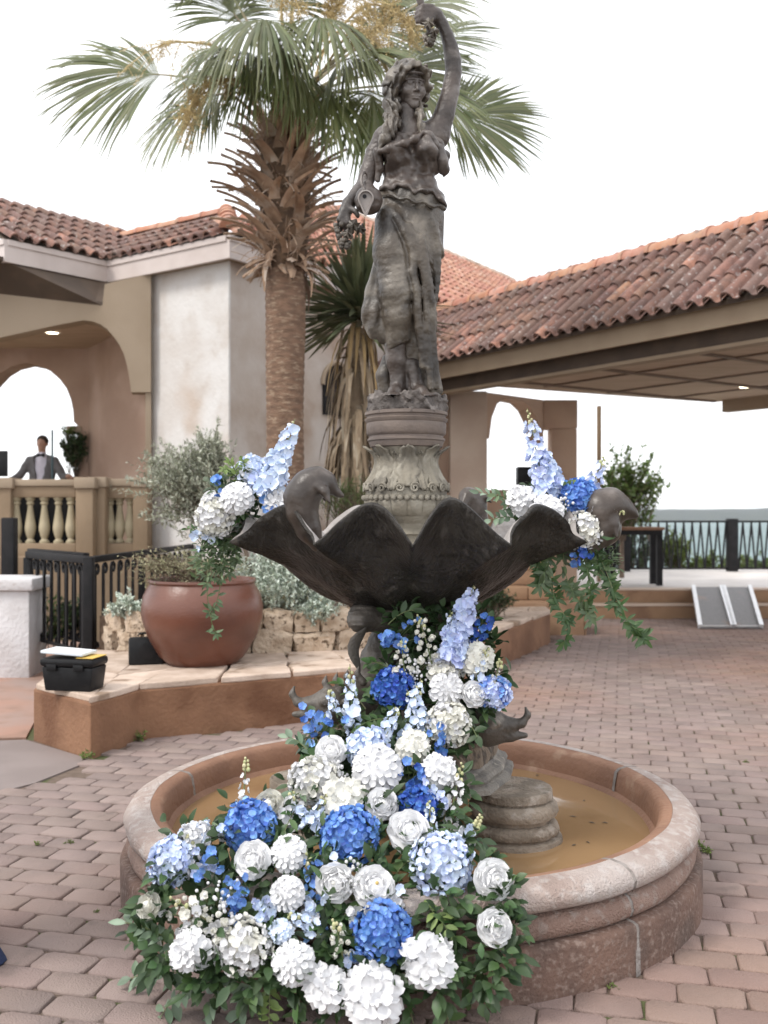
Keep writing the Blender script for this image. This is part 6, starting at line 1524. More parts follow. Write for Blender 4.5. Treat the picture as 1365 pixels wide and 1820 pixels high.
# ------------------------------------------------------------------ people
M_skin = mat('skin', (0.42, 0.245, 0.175), (0.38, 0.215, 0.15), 8, 0.55)
M_suit = mat('grey suit cloth', (0.115, 0.105, 0.105), (0.14, 0.13, 0.13), 12, .85, .2, 90)
M_shirt = mat('white shirt', (.60, .56, .62), (.55, .51, .57), 8, .8)
M_hairm = mat('dark brown hair', (.025, .016, .012), (.04, .026, .018), 30, .6)
M_navy = mat('navy cloth', (.012, .022, .065), (.018, .03, .08), 12, .85, .2, 90)
MD = 14.4
def person(label, px, py_head, D, floor_z, suit, trouser, arms, with_tie=True, mirror=1):
    t = thing('person', label, 'person', (P(px, 0, D).x, D, floor_z))
    ht = P(px, py_head, D); sc = (ht.z - floor_z) / 1.76
    def V(x, y, z): return Vector((ht.x + x * sc, D + y * sc, floor_z + z * sc))
    lo = np.array(V(-.75, -.45, -.02)); hi = np.array(V(.75, .3, 1.8))
    def body(g):
        d = s_chain(g, [(V(0, 0, 1.45), .058 * sc), (V(0, -.01, 1.56), .055 * sc)], .02)
        hd = smin(s_ell(g, V(0, .005, 1.665), np.array((.074, .095, .095)) * sc), s_ell(g, V(0, -.028, 1.60), np.array((.056, .068, .075)) * sc), .03)
        hd = smin(hd, s_chain(g, [(V(0, -.095, 1.65), .010 * sc), (V(0, -.118, 1.615), .015 * sc)], .01), .01)
        for s in (-1, 1): hd = smin(hd, s_ell(g, V(s * .077, .01, 1.635), np.array((.012, .02, .032)) * sc), .01); hd = -smin(-hd, s_ell(g, V(s * .03, -.098, 1.655), np.array((.016, .012, .009)) * sc), .008)
        hd = np.maximum(hd, -s_cone(g, V(-.022, -.098, 1.578), V(.022, -.098, 1.578), .004 * sc, .004 * sc))
        d = smin(d, hd, .02)
        for (sh, el, wr, ha) in arms:
            W_, A_ = V(*wr), V(*ha); d = np.minimum(d, s_chain(g, [(lerp(V(*el), W_, .8), .034 * sc), (W_, .028 * sc), (lerp(W_, A_, .5), .038 * sc), (A_, .034 * sc)], .015))
            dr = (A_ - W_).normalized(); sd = dr.cross(UP).normalized()
            for k_ in range(4):
                o = A_ + sd * (.022 * (k_ - 1.5) * sc); d = smin(d, s_chain(g, [(o, .012 * sc), (o + dr * (.045 + .008 * (1.5 - abs(k_ - 1.5))) * sc, .0105 * sc), (o + dr * .075 * sc - UP * .018 * sc, .009 * sc)], .004), .006)
            o = lerp(W_, A_, .5) + sd * .035 * sc; d = smin(d, s_chain(g, [(o, .013 * sc), (o + dr * .05 * sc + sd * .025 * sc, .011 * sc)], .004), .01)
        for s in (-1, 1): d = np.minimum(d, s_chain(g, [(V(s * .10, 0, .16), .045 * sc), (V(s * .10, 0, .06), .04 * sc)], .01))
        return d
    part('body', solid(body, lo, hi, .0125 * sc), M_skin, t, sharp=0)
    def jacket(g):
        d = s_chain(g, [(V(-.10, 0, 1.38), .085 * sc), (V(.10, 0, 1.38), .085 * sc)], .05)
        d = smin(d, s_ell(g, V(0, .0, 1.22), np.array((.205, .13, .26)) * sc), .06); d = smin(d, s_ell(g, V(0, .0, .98), np.array((.185, .13, .24)) * sc), .08)
        for (sh, el, wr, ha) in arms:
            a, b, c = V(*sh), V(*el), V(*wr); d = smin(d, s_chain(g, [(a, .075 * sc), (b, .055 * sc), (lerp(b, c, .9), .042 * sc)], .01), .04)
        d = np.maximum(d, (V(0, 0, .80).z - g[2]))
        vz = np.clip((g[2] - V(0, 0, .92).z) / (.52 * sc), 0, 1); op = (np.abs(g[0] - ht.x) - (.02 + .085 * vz) * sc)
        d = np.maximum(d, -np.maximum(np.maximum(op, g[1] - D + .02 * sc), -(g[2] - V(0, 0, .92).z)))
        return d + .004 * np.sin(g[2] * 40 + g[0] * 25)
    part('jacket', solid(jacket, lo, hi, .0125 * sc), suit, t, sharp=0)
    def shirt(g):
        d = s_ell(g, V(0, .015, 1.22), np.array((.17, .118, .25)) * sc); d = smin(d, s_chain(g, [(V(0, 0, 1.40), .085 * sc), (V(0, -.005, 1.485), .062 * sc)], .02), .03); d = smin(d, s_ell(g, V(0, .01, 1.0), np.array((.165, .122, .2)) * sc), .05)
        return np.maximum(d, -(g[2] - V(0, 0, .86).z))
    part('shirt', solid(shirt, lo, hi, .0125 * sc), M_shirt, t, sharp=0)
    def trousers(g):
        d = s_ell(g, V(0, .01, .93), np.array((.175, .125, .13)) * sc)
        for s in (-1, 1): d = smin(d, s_chain(g, [(V(s * .09, .01, .88), .095 * sc), (V(s * .10, 0, .50), .072 * sc), (V(s * .10, .01, .10), .062 * sc)], .02), .03)
        return np.maximum(d, V(0, 0, .06).z - g[2])
    part('trousers', solid(trousers, lo, hi, .014 * sc), trouser, t, sharp=0)
    for s in (-1, 1):
        def shoe(g): return np.maximum(s_chain(g, [(V(s * .10, .03, .05), .045 * sc), (V(s * .105, -.10, .04), .042 * sc), (V(s * .11, -.17, .032), .034 * sc)], .02), floor_z - g[2])
        part('shoe', solid(shoe, np.array(V(s * .1 - .1, -.3, -.02)), np.array(V(s * .1 + .1, .15, .14)), .012 * sc), M_iron, t, sharp=0)
    def hair(g):
        d = s_ell(g, V(0, .018, 1.685), np.array((.086, .106, .092)) * sc); d = np.maximum(d, -s_ell(g, V(0, -.085, 1.625), np.array((.075, .07, .088)) * sc)); d = np.maximum(d, V(0, 0, 1.60).z - g[2])
        return d - .004 * np.sin(g[0] * 140) * np.sin(g[1] * 90)
    part('hair', solid(hair, lo, hi, .0125 * sc), M_hairm, t, sharp=0)
    if with_tie:
        m = MB(); c = V(0, -.085, 1.462)
        for s in (-1, 1): m.add([c + Vector((s * .006, 0, .012)) * sc, c + Vector((s * .062, .01, .032)) * sc, c + Vector((s * .062, .01, -.032)) * sc, c + Vector((s * .006, 0, -.012)) * sc, c + Vector((s * .035, -.022, 0)) * sc], [(0, 1, 4), (1, 2, 4), (2, 3, 4), (3, 0, 4)])
        m.sphere(c + Vector((0, -.008, 0)), .012 * sc, 6, 5); part('bow_tie', m, M_iron, t)
    return t
person('man in grey suit jacket and dark bow tie leaning on the porch balustrade', 75, 775, MD, 1.07, M_suit, M_suit,
       [((-.19, 0, 1.37), (-.32, -.08, 1.14), (-.47, -.24, 1.045), (-.53, -.28, 1.03)), ((.19, 0, 1.37), (.34, -.04, 1.13), (.47, -.25, 1.13), (.52, -.28, 1.12))])
gw = person('person in long navy gown just outside the left edge of the paving', -238, 775, 3.48, 0.0, M_navy, M_navy,
       [((-.19, 0, 1.37), (-.26, .02, 1.10), (-.27, -.08, .86), (-.27, -.10, .79)), ((.19, 0, 1.37), (.24, .02, 1.10), (.18, -.16, .95), (.10, -.20, .95))], False)
gc = Vector((P(-238, 0, 3.48).x, 3.48, 0)); m = MB(); m.lathe([(.15, 1.05), (.19, .9), (.22, .6), (.27, .35), (.34, .18), (.425, .06), (.445, .02), (.44, .012)], 96, gc, wob=lambda a, z: 1 + (.10 * math.sin(9 * a) + .05 * math.sin(17 * a)) * max(0, .6 - z)); part('gown', m, M_navy, gw)
mon = thing('monitor', 'black monitor at the left end of the porch balustrade', 'monitor', P(2, 848, 13.0))
c = P(-8, 824, 13.0); m = MB(); m.box((c.x - .20, 12.98, c.z - .17), (c.x + .16, 13.02, c.z + .17), .008); part('screen', m, M_plast, mon); m = MB(); m.box((c.x - .05, 12.98, c.z - .28), (c.x + .02, 13.06, c.z - .171)); part('stand', m, M_plast, mon)
mic = thing('mic_stand', 'thin dark pole standing upright in front of the man', 'pole', P(93, 850, 13.2))
a = P(93, 764, 13.2); m = MB(); m.tube([a, Vector((a.x, 13.2, 1.07))], .014, 8); part('pole', m, mat('dark teal metal', (.02, .05, .06), rough=.4), mic); m = MB(); m.lathe([(0, .02), (.12, .015), (.13, 0), (0, 0)], 16, (a.x, 13.2, 1.07)); part('foot', m, M_iron, mic)
# ------------------------------------------------------------------ flowers
M_wht = mat('white petal', (0.71, 0.71, 0.72), (0.69, 0.69, 0.705), 12, 0.6, trans=.08, vary=.02, spec=.25)
M_rosew = mat('bright white rose petal', (0.90, 0.90, 0.905), (0.88, 0.88, 0.885), 12, 0.6, trans=.06, vary=.02, spec=.25)
M_crm = mat('creamy white petal', (0.75, 0.74, 0.685), (0.71, 0.70, 0.635), 12, 0.6, trans=.08, vary=.04, spec=.25)
M_pale = mat('pale blue petal', (0.58, 0.68, 0.86), (0.74, 0.80, 0.90), 14, 0.6, trans=.08, vary=.08, hue=.01)
M_lav = mat('lavender blue petal', (0.50, 0.58, 0.84), (0.68, 0.74, 0.90), 14, 0.6, trans=.08, vary=.10, hue=.015)
M_mid = mat('sky blue petal', (0.16, 0.33, 0.74), (0.28, 0.46, 0.82), 16, 0.6, trans=.18, vary=.15, hue=.012)
M_blu = mat('bright blue petal', (0.065, 0.175, 0.52), (0.18, 0.335, 0.70), 16, 0.6, trans=.15, vary=.22, hue=.012)
M_dblu = mat('deep blue petal', (0.028, 0.085, 0.40), (0.07, 0.17, 0.54), 16, 0.6, trans=.12, vary=.25, hue=.012)
M_bud = mat('cream green bud', (0.50, 0.46, 0.28), (0.38, 0.40, 0.20), 14, 0.6, vary=.15)
M_stem = mat('flower stem', (0.10, 0.15, 0.05), (0.17, 0.16, 0.08), 8, 0.6, vary=.15)
M_eye = mat('flower heart', (0.62, 0.44, 0.16), (0.50, 0.36, 0.12), 30, .8)
M_eu = mat('grey green sprig leaf', (0.115, 0.175, 0.105), (0.20, 0.27, 0.19), 6, 0.5, vary=.2, hue=.012, trans=.15)
M_sprig = mat('fresh green sprig leaf', (0.045, 0.095, 0.028), (0.080, 0.138, 0.050), 6, 0.42, vary=.25, hue=.015, trans=.18)
M_deep = mat('deep green filler leaf', (0.024, 0.052, 0.018), (0.045, 0.080, 0.028), 5, 0.5, vary=.3, trans=.1)
M_tip = mat('light green tip leaf', (0.22, 0.30, 0.095), (0.16, 0.23, 0.07), 6, .5, vary=.2, trans=.25)
M_vine = mat('trailing vine leaf', (0.070, 0.115, 0.048), (0.115, 0.160, 0.080), 5, 0.5, vary=.28, hue=.012, trans=.15)

def petal(mb, M, L, w, cup=.3, ruff=0.0, nx=4, ny=4, seed=0, notch=0.0, mi=0):
    """spoon petal rising along local +z from the origin, facing -y"""
    r = random.Random(seed); ph = r.uniform(0, 6); vs = []
    for j in range(ny):
        t = j / (ny - 1); ww = w * (math.sin(PI * min(1, .12 + .62 * t)) if t < .8 else math.sin(PI * (.12 + .62 * .8)) * math.sqrt(max(.0, 1 - ((t - .8) / .26) ** 2)))
        for i in range(nx):
            v = (i / (nx - 1) - .5) * 2
            y = cup * L * (v * v * .35 * (.4 + t) - .9 * t * (1 - t) * 1.1) + ruff * L * math.sin(v * 5 + ph) * t * t
            z = L * t - (notch * L * (1 - abs(v)) * t ** 3) - .10 * L * v * v * t
            vs.append(M @ Vector((v * ww, -y, z)))
    return mb.add(vs, [(j * nx + i, j * nx + i + 1, (j + 1) * nx + i + 1, (j + 1) * nx + i) for j in range(ny - 1) for i in range(nx - 1)], mi)

def ring_M(az, tilt, r0=0.0, z0=0.0):
    return Matrix.Rotation(az, 4, 'Z') @ Matrix.Translation((0, r0, z0)) @ Matrix.Rotation(-tilt, 4, 'X')

def fl_hyd(seed):                                      # one four petalled floret
    r = random.Random(seed); m = MB()
    for i in range(4): petal(m, ring_M(i * PI / 2 + r.uniform(-.12, .12), R(r.uniform(35, 82)), .001), .0150 * r.uniform(.9, 1.1), .0088 * r.uniform(.9, 1.1), .22, .06, 3, 4, seed * 7 + i)
    m.sphere((0, 0, .0015), .0016, 5, 4); return m
def fl_del(seed, k=5, s=1.0):                          # open five petalled floret
    r = random.Random(seed); m = MB()
    for i in range(k): petal(m, ring_M(i * 2 * PI / k + r.uniform(-.15, .15), R(r.uniform(38, 82)), .001), .019 * s * r.uniform(.85, 1.15), .0105 * s * r.uniform(.9, 1.1), .30, .12, 4, 4, seed * 9 + i)
    return m
def bell(seed):
    r = random.Random(seed); m = MB()
    for i in range(4): petal(m, ring_M(i * PI / 2, R(r.uniform(12, 35)), .001), .020, .0095, .4, .14, 3, 4, seed * 5 + i)
    return m
HYD = [fl_hyd(s) for s in range(5)]; DEL = [fl_del(s) for s in range(5)]; BEL = [bell(s) for s in range(3)]
_shared = {}
def shared(kind, i, mt):
    k = (kind, i, mt.name)
    if k not in _shared: _shared[k] = {'hyd': HYD, 'del': DEL, 'bell': BEL}[kind][i].mesh('floret', mt, True, 0)
    return _shared[k]

GA = PI * (3 - math.sqrt(5))
def fl_frame(px, py, D, ax): return P(px, py, D), Vector(ax).normalized()

def hydrangea(c, ax, rad, mt, seed, label, group, mt2=None, frac2=0.0):
    r = random.Random(seed); t = thing('hydrangea', label, 'flower', c, group)
    sqx, sqz = r.uniform(.92, 1.12), r.uniform(.78, .98)
    n = int(92 * min(1.35, (rad / .07)) ** 1.3) + 18; q = ax.to_track_quat('Z', 'Y').to_matrix()
    for i in range(n):
        z = 1 - 1.62 * (i + .5) / n; rr = math.sqrt(max(0, 1 - z * z)); a = i * GA
        v = Vector((rr * math.cos(a), rr * math.sin(a), z)); k = rad * (r.uniform(.90, 1.07) + .16 * mnoise.noise(v * 1.6 + Vector((seed * 3.7, 0, 0)))) - .006; v = Vector((v.x * sqx, v.y, v.z * sqz))
        d = q @ v; o = c + d * k - ax * rad * .08
        M_ = aim(o, d + Vector((r.gauss(0, .28), r.gauss(0, .28), r.gauss(0, .28))), r.uniform(0, 6), r.uniform(.95, 1.25))
        link('floret', shared('hyd', r.randrange(5), mt2 if (mt2 and r.random() < frac2) else mt), t, M_)
    m = MB(); m.sphere(c - ax * rad * .14, rad * .76, 14, 10); part('flower_head', m, mt, t); m = MB(); m.tube([c - ax * rad * .6, c - ax * rad * 1.6 - UP * .02], .004, 5); part('stalk', m, M_stem, t)
    for i in range(2):
        m = MB(); a = r.uniform(0, 6.3); s = q @ Vector((math.cos(a), math.sin(a), -.35)); leaf_mb(m, c + s * rad * .55 - ax * rad * .5, s, ax, rad * 1.35, rad * .85, .2, .25); part('leaf', m, M_sprig, t, sharp=0)

def ball(c, ax, rad, mt, seed, label, group, kind='peony'):
    """layered double flowers: peony (ruffled), dahlia (neat scales), rose (wrapped cup)"""
    r = random.Random(seed); t = thing(kind, label, 'flower', c, group); M0 = aim(c, ax, r.uniform(0, 6))
    if kind != 'rose':                                   # petals lie like scales on a dome, tips lifted
        n = {'dahlia': 84, 'peony': 46, 'rose': 21}[kind]
        groups = [MB(), MB(), MB()]; flat = r.uniform(.72, .98)
        for i in range(n):
            z = 1 - 1.34 * ((i + .5) / n) ** .92; rr = math.sqrt(max(0, 1 - z * z)); a = i * GA + r.uniform(-.12, .12)
            d = Vector((rr * math.cos(a), rr * math.sin(a), z)); tg = Vector((math.cos(a) * z, math.sin(a) * z, -rr)).normalized(); q = i / n
            al = R(lerp(58, 20, min(1, q * 1.6)) + r.uniform(-8, 8)) if kind == 'dahlia' else R(lerp(66, 18, min(1, q * 1.5)) + r.uniform(-22, 22)) if kind == 'peony' else R(lerp(74, 22, min(1, q * 1.3)) + r.uniform(-6, 6))
            L = rad * (lerp(.26, .46, q) if kind == 'dahlia' else lerp(.34, .74, q) if kind == 'peony' else lerp(.50, .98, q)) * r.uniform(.9, 1.12); w = rad * (lerp(.11, .19, q) if kind == 'dahlia' else lerp(.20, .42, q) if kind == 'peony' else lerp(.30, .62, q)) * r.uniform(.88, 1.12)
            uz = tg * math.cos(al) + d * math.sin(al); nn = d * math.cos(al) - tg * math.sin(al); o = Vector((d.x, d.y, d.z * flat)) * rad * (.74 if kind == 'dahlia' else .66 if kind == 'peony' else .56) - tg * L * .42
            y_ = -nn; M_ = M0 @ frame(o, y_.cross(uz), y_, uz)
            petal(groups[min(2, int(q * 3))], M_, L, w, .30 if kind == 'dahlia' else .26 if kind == 'peony' else .42, .03 if kind == 'dahlia' else .15, 6, 6, seed * 131 + i, .12 if kind == 'peony' and i % 3 == 0 else 0)
        for m in groups: part('petal_whorl', m, mt, t, sharp=0)
    else:
        whorls = [(5, 82, 1.0, 1.06, .80, -.26), (5, 66, .98, 1.04, .78, -.22), (6, 50, .90, .96, .64, -.18), (6, 36, .76, .84, .50, -.12), (5, 22, .60, .66, .38, -.04), (4, 8, .42, .48, .26, .06)]
        opn = r.uniform(-12, 10)
        for gi, grp in enumerate((whorls[:2], whorls[2:4], whorls[4:])):
            m = MB()
            for wi, (n, tilt, l0, l1, w, z0) in enumerate(grp):
                for i in range(n):
                    L = rad * r.uniform(l0, l1); az = 2 * PI * (i + r.uniform(-.2, .2)) / n + wi * .5 + gi
                    petal(m, M0 @ ring_M(az, R(tilt + opn + r.uniform(-8, 8)), rad * .09, rad * z0), L, rad * w * r.uniform(.9, 1.1), .48, .06, 7, 7, seed * 131 + wi * 37 + i + gi * 500, 0)
            part('petal_whorl', m, M_rosew if mt is M_wht else mt, t, sharp=0)
    m = MB(); m.sphere(M0 @ Vector((0, 0, rad * .02)), rad * (.70 if kind == 'dahlia' else .60 if kind == 'peony' else .50), 14, 10); part('bright_core', m, mt, t)  # petal-coloured core added so gaps between petals read bright
    if kind == 'rose':
        m = MB(); m.sphere(M0 @ Vector((0, 0, rad * .50)), rad * .10, 8, 6); part('heart', m, M_eye if 'golden' in label else M_crm, t)
    m = MB()
    for i in range(4): leaf_mb(m, M0 @ Vector((0, 0, -rad * .45)), (M0.to_3x3() @ Vector((math.cos(i * 1.6), math.sin(i * 1.6), -.2))), ax, rad * .9, rad * .35, .2, .3)
    m.tube([M0 @ Vector((0, 0, -rad * .3)), M0 @ Vector((0, 0, -rad * 1.5))], .004, 5); part('calyx', m, M_sprig, t, sharp=0)

def spike(a, b, rad, mt, seed, label, group, name='delphinium', kind='del', nfl=16, buds=6, bmt=None, sc=1.0):
    """flower spike from a (base) to b (tip): florets below, buds at the tip"""
    r = random.Random(seed); t = thing(name, label, 'flower', a, group); a, b = Vector(a), Vector(b)
    mid_ = lerp(a, b, .5) + Vector((r.uniform(-.01, .01), r.uniform(-.01, .01), .01)); pts = bez(a, mid_, b, 14)
    m = MB(); m.tube(pts, [.0034 - .0016 * i / 13 for i in range(14)], 5); part('stem', m, M_stem, t)
    for i in range(nfl):
        u_ = (i + .3) / (nfl + buds * .6) * 13; k = min(int(u_), 12); p = lerp(pts[k], pts[k + 1], u_ - k); ax = (pts[k + 1] - pts[k]).normalized()
        az = i * GA; s1 = ax.orthogonal().normalized(); s2 = ax.cross(s1); tt = i / max(1, nfl - 1); rr = rad * (1.05 - .55 * tt) * r.uniform(.8, 1.15)
        d = (s1 * math.cos(az) + s2 * math.sin(az)); d = (d + ax * .25 + Vector((0, -.45, .1))).normalized()
        o = p + d * rr * .55
        link('floret', shared(kind, r.randrange(5 if kind == 'del' else 3), mt), t, aim(o, d, r.uniform(0, 6), sc * rr / .033 * r.uniform(.75, 1.15)))
    bm_ = bmt or M_bud
    for i in range(buds):
        u_ = 13 * (1 - .34 * (buds - i) / buds * (1.2 if nfl < 8 else .75)); k = min(int(u_), 12); p = lerp(pts[k], pts[k + 1], u_ - k); az = i * 2.1; s1 = Vector((math.cos(az), -.4, math.sin(az))).normalized()
        rb = .0068 * (1.15 - .6 * i / buds) * sc; m = MB(); c = p + s1 * rb * 1.5; m.sphere(c, rb, 7, 5, sc=(1, 1, 1.25)); m.tube([p, c], .0012, 3, False); part('bud', m, bm_, t)

def cluster(c, ax, rad, mt, n, seed, label, group, name='delphinium', kind='del', sc=1.0, mt2=None):
    r = random.Random(seed); t = thing(name, label, 'flower', c, group); root = c - Vector(ax) * rad * 1.2 - UP * .02; m = MB()
    for i in range(n):
        v = Vector((r.gauss(0, .55), r.gauss(0, .3) - .25, r.gauss(0, .6))) * rad; o = c + v
        m.tube(bez(root, lerp(root, o, .5) + Vector((0, -.01, .01)), o, 5), .0016, 4, False)
        link('floret', shared(kind, r.randrange(5 if kind == 'del' else 3), mt2 if mt2 and r.random() < .35 else mt), t, aim(o, Vector((r.gauss(0, .5), -1, .35 + r.gauss(0, .4))), r.uniform(0, 6), sc * r.uniform(.8, 1.15)))
    part('stem', m, M_stem, t)

def berries(c, rad, n, seed, label, group, mt=None, rb=.0058):
    r = random.Random(seed); t = thing('berry_spray', label, 'flower', c, group); ms = MB().sphere((0, 0, 0), 1, 7, 5).mesh('berry', mt or M_wht); m = MB(); root = c - UP * rad + Vector((0, .03, 0))
    for i in range(n):
        o = c + Vector((r.uniform(-1, 1) * rad[0] if isinstance(rad, tuple) else r.gauss(0, .55) * rad, r.gauss(0, .25) * .03 - .01, r.gauss(0, .55) * rad)); s = rb * r.uniform(.75, 1.25)
        link('berry', ms, t, Matrix.Translation(o) @ Matrix.Scale(s, 4)); m.tube([root, lerp(root, o, .6) + Vector((0, 0, .006)), o], .0010, 3, False)
    part('stem', m, M_stem, t)

def sprig(a, b, n, L, w, mt, seed, label, group, sag=.03, name='leaf_sprig', pair=True, flat=(0, -.55, .85), curlmid=None):
    """leafy stem; every leaf a piece of its own"""
    r = random.Random(seed); t = thing(name, label, 'foliage', a, group); a, b = Vector(a), Vector(b)
    pts = bez(a, curlmid if curlmid is not None else lerp(a, b, .55) + UP * sag, b, 14); m = MB(); m.tube(pts, [.0026 - .0012 * i / 13 for i in range(14)], 5); part('stem', m, M_stem, t)
    for i in range(n):
        u_ = lerp(.12, 1.0, (i + .5) / n) * 13; k = min(int(u_), 12); p = lerp(pts[k], pts[k + 1], u_ - k); ax = (pts[k + 1] - pts[k]).normalized()
        nn = (Vector(flat) + Vector((r.gauss(0, .3), r.gauss(0, .3), r.gauss(0, .3)))).normalized(); s = ax.cross(nn).normalized() * (1 if i % 2 else -1)
        d = (s * r.uniform(.45, 1.0) + ax * r.uniform(.2, .95) + nn * r.uniform(-.35, .5)).normalized() if i < n - 1 else ax
        m = MB(); leaf_mb(m, p, d, nn, L * r.uniform(.7, 1.12), w * r.uniform(.75, 1.15), .28, r.uniform(.05, .35), 0, 5); part('leaf', m, mt, t, sharp=0)

def fill(spots_, n, L, w, mt, seed, label, name='foliage_filler'):
    """uncountable filler leaves through the body of an arrangement"""
    r = random.Random(seed); m = MB()
    for i in range(n):
        c, rad = spots_[r.randrange(len(spots_))]; v = Vector((r.gauss(0, .5), r.gauss(0, .5), r.gauss(0, .5))); p = c + v * rad
        if p.z < .006: p.z = .006 + abs(r.gauss(0, .01))
        d = (v + Vector((r.gauss(0, .5), r.gauss(0, .4) - .5, r.gauss(0, .4) + .1))).normalized(); leaf_mb(m, p, d, Vector((r.gauss(0, .5), -.5, .8)), L * r.uniform(.6, 1.2), w * r.uniform(.7, 1.2), .25, .25)
    o = part(name, m, mt, sharp=0); tag(o, label, 'foliage', None, 'stuff')

def Dc(y): return interp(y, [1080, 1200, 1300, 1400, 1500, 1600, 1700, 1800], [4.03, 3.98, 3.84, 3.60, 3.37, 3.21, 3.11, 3.03])
def C(x, y, dd=0.0): return P(x, y, Dc(y) + dd)
def axis(x, y, r): 
    v = Vector(((x - 620) / 500 + r.gauss(0, .16), -1.0, lerp(.25, .75, (y - 1100) / 700) + r.gauss(0, .14))); return v.normalized()
GC, GL, GR = 'cascade of flowers spilling from the pedestal to the paving', 'flower cluster on the left lip of the bowl', 'flower cluster on the right lip of the bowl'
rf = random.Random(99)
m2 = F
def rad_(px, D): return px / F * D

HY = [  # x, y, radius, material, second, share, label
    (443, 1470, 45, M_blu, M_mid, .3, 'bright blue hydrangea at the upper left over the muddy water'),
    (621, 1486, 47, M_blu, M_mid, .4, 'bright blue hydrangea in the middle of the flower pile'),
    (680, 1655, 51, M_blu, M_mid, .3, 'large bright blue hydrangea low in the pile above the lowest white peonies'),
    (700, 1222, 32, M_dblu, M_blu, .4, 'deep blue hydrangea high on the pedestal left of the white dahlia'),
    (742, 1432, 29, M_dblu, M_blu, .4, 'small deep blue hydrangea above the white rose bud near the water'),
    (878, 1230, 27, M_lav, M_mid, .3, 'periwinkle hydrangea at the right edge beside the beaked fish'),
    (785, 1535, 50, M_pale, M_lav, .35, 'large pale blue hydrangea at the right of the pile over the basin rim'),
    (302, 1532, 38, M_pale, M_lav, .45, 'pale blue hydrangea at the far left resting on the basin rim'),
    (655, 1330, 36, M_lav, M_pale, .6, 'soft blue hydrangea behind the big white dahlia'),
    (800, 1285, 37, M_crm, M_wht, .3, 'creamy white hydrangea low on the right of the pedestal'),
    (430, 1680, 44, M_crm, M_wht, .6, 'large white hydrangea low at the left between two white dahlias'),
    (560, 1388, 40, M_wht, M_crm, .5, 'white hydrangea left of the big white dahlia over the foot stone'),
    (790, 1190, 28, M_crm, M_wht, .5, 'creamy hydrangea half hidden behind the upper white dahlia'),
    (345, 1492, 28, M_wht, M_pale, .2, 'white hydrangea on the basin rim at the upper left')]
for i, (x, y, rp_, mt_, mt2_, fr_, lab) in enumerate(HY): hydrangea(C(x, y, -.02), axis(x, y, rf), rad_(rp_, Dc(y)) * 1.06, mt_, 100 + i, lab, GC, mt2_, fr_)
BA = [
    (670, 1368, 41, 'dahlia', M_wht, 'biggest white dahlia in the middle of the cascade'),
    (793, 1226, 28, 'dahlia', M_wht, 'white dahlia high on the pedestal right of the deep blue hydrangea'),
    (522, 1712, 35, 'dahlia', M_wht, 'white dahlia near the bottom between the white hydrangea and blue spike'),
    (512, 1588, 28, 'dahlia', M_wht, 'small white dahlia left of the long blue spike'),
    (514, 1518, 30, 'dahlia', M_wht, 'white dahlia right of the upper left blue hydrangea'),
    (762, 1710, 41, 'peony', M_wht, 'white peony at the lower right beside the large blue hydrangea'),
    (660, 1772, 47, 'peony', M_wht, 'largest white peony at the very bottom of the pile'),
    (583, 1755, 33, 'peony', M_wht, 'white peony at the bottom left of the largest peony'),
    (338, 1690, 31, 'peony', M_wht, 'white peony at the lower left above the trailing oval leaves'),
    (735, 1327, 27, 'peony', M_crm, 'white peony under the lavender florets right of the soft blue hydrangea'),
    (849, 1170, 26, 'peony', M_crm, 'cream peony at the upper right of the pedestal flowers'),
    (780, 1370, 26, 'peony', M_wht, 'white peony right of the blue cluster below the creamy hydrangea'),
    (612, 1420, 33, 'peony', M_crm, 'cream peony just above the middle blue hydrangea'),
    (588, 1334, 21, 'rose', M_wht, 'white rose at the left of the cascade by the fish head'),
    (841, 1235, 20, 'rose', M_wht, 'open white rose beside the periwinkle hydrangea'),
    (679, 1430, 23, 'rose', M_wht, 'open white rose below the biggest white dahlia'),
    (727, 1477, 29, 'rose', M_wht, 'large white rose right of the middle blue hydrangea'),
    (448, 1528, 25, 'rose', M_wht, 'white rose under the upper left blue hydrangea'),
    (596, 1568, 27, 'rose', M_wht, 'white rose left of the berry spray in the pile'),
    (666, 1575, 28, 'rose', M_wht, 'round white rose with golden heart above the large blue hydrangea'),
    (878, 1563, 27, 'rose', M_wht, 'white rose at the right edge against the basin rim'),
    (879, 1648, 25, 'rose', M_wht, 'white rose at the right edge below the basin rim'),
    (264, 1610, 18, 'rose', M_crm, 'half open white rosebud at the far left of the pile'),
    (478, 1430, 20, 'rose', M_crm, 'white rose above the upper left blue hydrangea'),
    (500, 1655, 18, 'peony', M_pale, 'pale blue white ruffled flower above the lower white dahlia')]
for i, (x, y, rp_, k_, mt_, lab) in enumerate(BA): ball(C(x, y, -.045), axis(x, y, rf), rad_(rp_, Dc(y)) * (1.20 if k_ != 'rose' else 1.22), mt_, 300 + i, lab, GC, k_)
